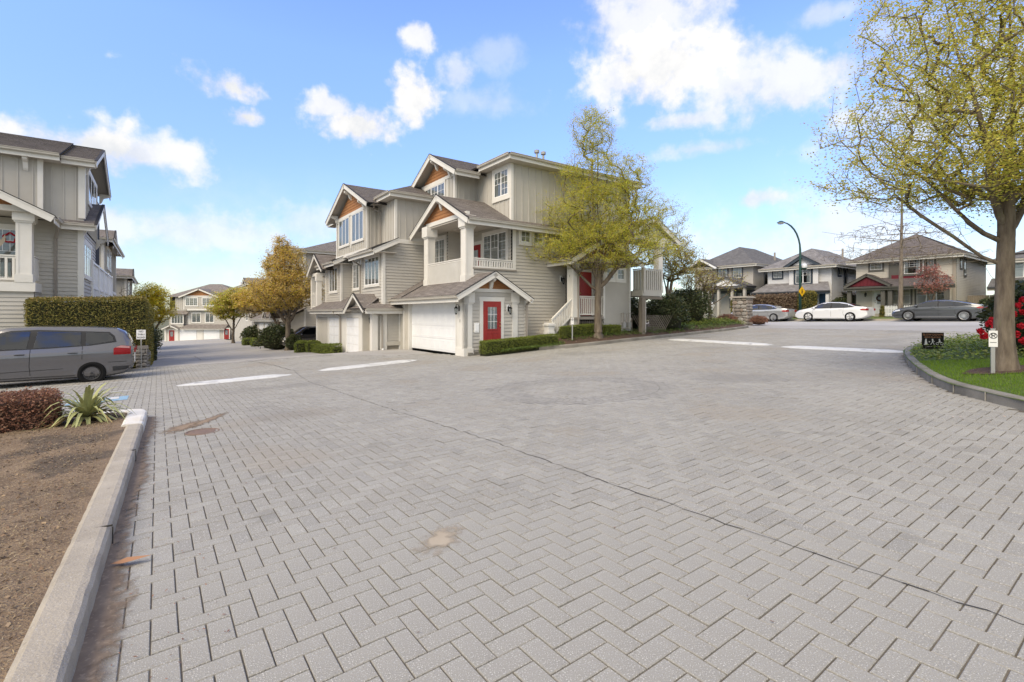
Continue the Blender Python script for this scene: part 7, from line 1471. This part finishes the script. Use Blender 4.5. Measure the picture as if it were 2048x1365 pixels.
FST = dict(SED, L=4.76, wx=(-1.41,1.41), wr=.365,
  top=[(-2.38,.90),(-2.32,1.00),(-2.0,1.08),(-1.5,1.20),(-1.0,1.32),(-.5,1.385),(0,1.39),(.4,1.355),(.8,1.20),(1.22,1.00),(1.6,.93),(2.05,.83),(2.3,.70),(2.38,.55)], bot=[(-2.38,.40),(-2.1,.24),(-1.8,.17),(1.8,.16),(2.15,.18),(2.38,.28)],
  belt=[(-2.38,.88),(-1.8,.95),(0,.92),(1.2,.88),(2.0,.78),(2.38,.52)],
  glass_all=[(-1.78,1.05),(-1.3,1.19),(-.7,1.30),(-.1,1.325),(.36,1.295),(.74,1.17),(1.18,.94),(1.0,.93),(-1.2,.97)], glass=[[(-1.62,1.05),(-1.28,1.16),(-.94,1.23),(-.94,.99),(-1.2,.99)],[(-.9,.985),(-.9,1.235),(-.6,1.28),(-.2,1.29),(-.2,.96)],[(-.1,.955),(-.1,1.29),(.34,1.265),(.70,1.145),(1.04,.96),(1.0,.945)]],
  tail=[[(-2.36,.81),(-2.36,.91),(-2.1,.93),(-1.94,.89),(-2.05,.82)]], tail_rear=(.45,.8,.80,.92), skirt=[[(-1.0,.19),(-1.0,.24),(1.0,.24),(1.0,.19)]], chrome=[[(-1.0,.27),(-1.0,.30),(1.0,.285),(1.0,.255)],[(-1.75,1.06),(-1.3,1.20),(-.7,1.31),(-.1,1.335),(.36,1.305),(.36,1.29),(-.1,1.32),(-.7,1.295),(-1.3,1.185)]])
HEADV = ANG+math.pi/2
def street_car(v, u, **k): x,y = UV(u,v); return (x,y,G(x,y)+.006)
make_car('saloon_car','silver saloon car partly hidden behind the stone pillar',street_car(4.15,31.7),HEADV,SED,paint('silver_metallic',(.50,.51,.52),.6),rim='alloy',spokes=10)
make_car('saloon_car','white saloon car with black and silver wheels next to the lamp post',street_car(-1.35,31.7),HEADV,SED,paint('white_pearl',(.72,.73,.74),.05),rim='alloy',spokes=5)
make_car('fastback_car','dark grey fastback car with big many-spoked silver wheels',street_car(-7.65,31.6),HEADV,FST,paint('dark_grey_metallic',(.10,.108,.118),.6),rim='alloy',spokes=20)
make_car('saloon_car','white car left of the stone pillar, only its tail lamp and flank showing',street_car(12.6,31.7),HEADV,SED,paint('plain_white',(.66,.67,.68),.05),spokes=5)
x,y = UV(-13.3,5.15); make_car('saloon_car','white car tucked behind the grey people carrier, only its tail showing',(x,y,G(x,y)),ANG+math.pi,SED,paint('clean_white',(.72,.73,.74),.05),group='parked cars',spokes=5)
x,y = UV(-.25,23.3); make_car('people_carrier','dark grey car parked in the driveway behind the amber tree, seen past the corner post',(x,y,G(x,y)),ANG+math.pi,MPV,paint('dark_bronze_metallic',(.10,.095,.09),.5),group='parked cars',glass='carglass',rim='alloy',spokes=10)
x,y = UV(2.5,25.9); make_car('people_carrier','silver car parked beyond the dark grey car in the driveway',(x,y,G(x,y)+.1),ANG+math.pi,MPV,paint('pale_silver_metallic',(.52,.53,.54),.4),group='parked cars',glass='carglass',rim='alloy',spokes=10)
# ================================================================ STREET FURNITURE AND SIGNS
M['lampgreen'] = mat('dark_green_paint',(.03,.075,.068),.45); M['yellow'] = mat('yellow_sign',(.72,.42,.01),.5); M['signwhite'] = mat('sign_white',(.72,.72,.71),.5); M['signblack'] = mat('sign_black',(.012,.012,.012),.6); M['signred'] = mat('sign_red',(.5,.02,.02),.5); M['copper'] = mat('copper_print',(.42,.20,.11),.6)
x,y = 24.05,41.1; z0 = G(x,y); SLP = thing('street_lamp','tall dark green street lamp with a curved arm and a lower lantern','street lamp',(x,y,z0+.05))
mb = MB(); pts = [(0,0,0),(0,0,5.8)]+[(-1.55*(1-math.cos(a)),0,5.8+2.35*math.sin(a)) for a in [R(k) for k in (12,24,36,48,60,72,82)]]; mb.tube(pts,[.12,.085]+[.07]*5+[.055,.05],10); mb.lathe([(.19,0),(.19,.12),(.13,.5)],12); mb.build('pole','lampgreen',SLP,smooth=True)
mb = MB(); mb.lathe([(0,.12),(.12,.11),(.30,.0),(.30,-.03),(.0,-.03)],14,c=(-1.62,0,8.14)); mb.build('lamp_head','lampgreen',SLP,smooth=True,sharp=30); mb = MB(); mb.lathe([(.27,-.03),(.20,-.15),(0,-.19)],14,c=(-1.62,0,8.14)); mb.build('lamp_bowl','headl',SLP,smooth=True)
mb = MB(); mb.bar((0,0,4.25),(.34,0,4.25),.05,.05); mb.lathe([(.05,-.1),(.14,-.05),(.22,.0),(.22,.04)],12,c=(.34,0,4.3)); mb.build('lantern_arm','lampgreen',SLP); mb = MB(); mb.lathe([(.21,.04),(.24,.22),(.16,.38),(0,.44)],14,c=(.34,0,4.3)); mb.build('lantern_globe','headl',SLP,smooth=True)
DS = thing('warning_sign','yellow diamond pedestrian sign fixed to the green street lamp','sign',(x+.06,y-.16,z0+2.42),R(24)); mb = MB(); s = .42; mb.prism([(0,-s),(s,0),(0,s),(-s,0)],'y',-.008,.008); mb.build('plate','yellow',DS); mb = MB()
mb.prism([(s_*.05,z_) for s_,z_ in ()] or [(-.03,.08),(.04,.08),(.05,-.05),(.11,-.20),(.06,-.21),(.0,-.08),(-.07,-.21),(-.11,-.19),(-.04,-.02)],'y',-.0105,-.0085); mb.lathe([(0,-.0105),(.045,-.0105)],10,ax='y',c=(.0,0,.15)); mb.bar((.03,-.0095,.07),(.12,-.0095,-.02),.003,.03,up=(0,0,1)); mb.bar((-.03,-.0095,.07),(-.11,-.0095,-.01),.003,.03,up=(0,0,1)); mb.build('walking_figure','signblack',DS)
def lines(T, items, facing=(0,-1), off=.008):
    for s, size, xx, zz, m in items: text_mesh('lettering',s,size,m,T,frame_m((1,0,0),(0,0,1),(0,-1,0),(xx,-off,zz)),.0012)
# no thru road
x,y = UV(-10.72,6.05); NT = thing('road_sign','small white NO THRU ROAD sign beside the stone wall at the hedge','sign',(x,y,G(x,y)),ANG-R(8)); mb = MB(); mb.tube([(0,.015,0),(0,.015,1.50)],.02,8); mb.build('post','steel',NT); mb = MB(); mb.box((-.145,-.004,1.12),(.145,.004,1.48)); mb.build('plate','signwhite',NT); lines(NT,[('NO',.095,0,1.415,'signblack'),('THRU',.085,0,1.30,'signblack'),('ROAD',.085,0,1.185,'signblack')])
# slow down sign
x,y = 10.55,12.35; SD = thing('lawn_sign','black lawn sign reading SLOW DOWN KIDS PLAYING at the kerb corner','sign',(x,y,isle_h(x,y)+.02),R(-14)); mb = MB(); mb.box((-.235,-.004,.03),(.235,.004,.44)); mb.build('plate','signblack',SD); mb = MB()
for s in (-.15,.15): mb.tube([(s,.0,-.2),(s,.0,.1)],.005,5)
mb.build('wire_stake','steel',SD); lines(SD,[('SLOW DOWN',.067,0,.385,'copper'),('KIDS PLAYING',.055,0,.32,'copper'),('SLOW DOWN',.020,-.07,.085,'signwhite'),('FOR KIDS',.020,.12,.085,'signwhite')])
def child(cx, kind):
    b = MB(); Y0, Y1 = -.0075,-.0045; q = lambda pts: b.prism([(cx+a,z) for a,z in pts],'y',Y0,Y1)
    b.lathe([(0,Y0),(.017,Y0)],10,ax='y',c=(cx-.002,0,.268))
    if kind == 0: q([(-.03,.15),(-.02,.25),(.012,.25),(.03,.15)]); q([(-.045,.135),(.05,.135),(.05,.15),(-.045,.15)])
    elif kind == 1: q([(-.012,.19),(-.014,.25),(.014,.25),(.012,.19)]); q([(-.012,.2),(-.05,.14),(-.038,.135),(.004,.195)]); q([(.0,.2),(.03,.135),(.042,.14),(.014,.20)]); q([(.01,.245),(.045,.215),(.04,.205),(.008,.23)])
    else:
        q([(-.02,.19),(-.01,.25),(.018,.25),(.02,.19)]); q([(-.04,.185),(.05,.195),(.05,.205),(-.04,.195)])
        for s in (-.045,.05): b.lathe([(.022,Y0),(.032,Y0)],16,ax='y',c=(cx+s,0,.165))
    b.build('playing_child','signwhite',SD)
for cx_,k_ in ((-.145,0),(-.005,1),(.14,2)): child(cx_,k_)
b = MB(); b.lathe([(0,-.0075),(.014,-.0075)],10,ax='y',c=(-.075,0,.21)); b.build('ball','signwhite',SD)
def nopark(label, pos, rot, h=.80, w=.12, ph=.25):
    T = thing('no_parking_sign',label,'sign',pos,rot,'no-parking sign posts'); mb = MB(); mb.box((-.025,.0,-.2),(.025,.05,h+.02)); mb.box((-.032,-.003,h+.02),(.032,.055,h+.035)); mb.build('post','steel',T); mb = MB(); mb.box((-w/2,-.012,h-ph),(w/2,-.004,h)); mb.build('plate','signwhite',T)
    text_mesh('lettering','P',.12,'signblack',T,frame_m((1,0,0),(0,0,1),(0,-1,0),(0,-.0125,h-.085)),.0012)
    mb = MB(); a = [R(k*15) for k in range(25)]
    for p,q in zip(a,a[1:]): mb.prism([(.05*math.cos(p),h-.085+.05*math.sin(p)),(.05*math.cos(q),h-.085+.05*math.sin(q)),(.041*math.cos(q),h-.085+.041*math.sin(q)),(.041*math.cos(p),h-.085+.041*math.sin(p))],'y',-.0145,-.0125)
    mb.bar((-.032,-.014,h-.053),(.032,-.014,h-.117),.002,.009,up=(0,0,1)); mb.build('red_ring','signred' if 0 else 'signblack',T); mb = MB(); mb.box((-.04,-.014,h-.2),(.04,-.0125,h-.192)); mb.build('arrow','signblack',T)
nopark('no-parking sign on a short steel post in the lawn, left of the big tree trunk',(8.03,8.22,isle_h(8.03,8.22)),R(-35),h=.72,w=.11,ph=.27)
x,y = UV(5.05,-1.02); nopark('no-parking sign on a short steel post in front of the porch stair',(x,y,plant_h(x,y)),R(-4),h=1.02,w=.13,ph=.30)
# gas meters by the bay
x,y = UV(9.2,-.62); GM = thing('gas_meter','grey gas meter with pipes against the siding under the two small windows','gas meter',(x,y,plant_h(x,y)),ANG)
for k,dx in enumerate((-.28,.12)): mb = MB(); mb.box((dx-.1,-.08,.22),(dx+.1,.08,.48)); mb.lathe([(.0,-.09),(.06,-.09),(.06,-.07)],10,ax='y',c=(dx,0,.42)); mb.build('meter','steel',GM)
mb = MB(); mb.tube([(-.45,0,0),(-.45,0,.95),(-.28,0,.98),(-.28,0,.48)],.018,6); mb.tube([(-.18,0,.44),(-.05,0,.6),(-.05,0,.9),(.12,0,.9),(.12,0,.48)],.018,6); mb.tube([(.22,0,.44),(.3,0,.7),(.35,0,.7),(.35,0,0)],.018,6); mb.tube([(-.45,0,.95),(.45,0,.95)],.014,6); mb.build('pipework','pipe',GM)
# blue recycling bin among the shrubs
x,y = UV(-1.7,22.3); BB = thing('recycling_bin','small dark blue bin between the shrubs by the amber tree','bin',(x,y,G(x,y)),ANG); mb = MB(); mb.prism([(-.22,0),(.22,0),(.28,.7),(-.28,.7)],'y',-.22,.22); mb.build('body',mat('blue_plastic',(.015,.035,.12),.5),BB); mb = MB(); mb.box((-.3,-.25,.7),(.3,.25,.76)); mb.build('lid','bluedoor',BB)
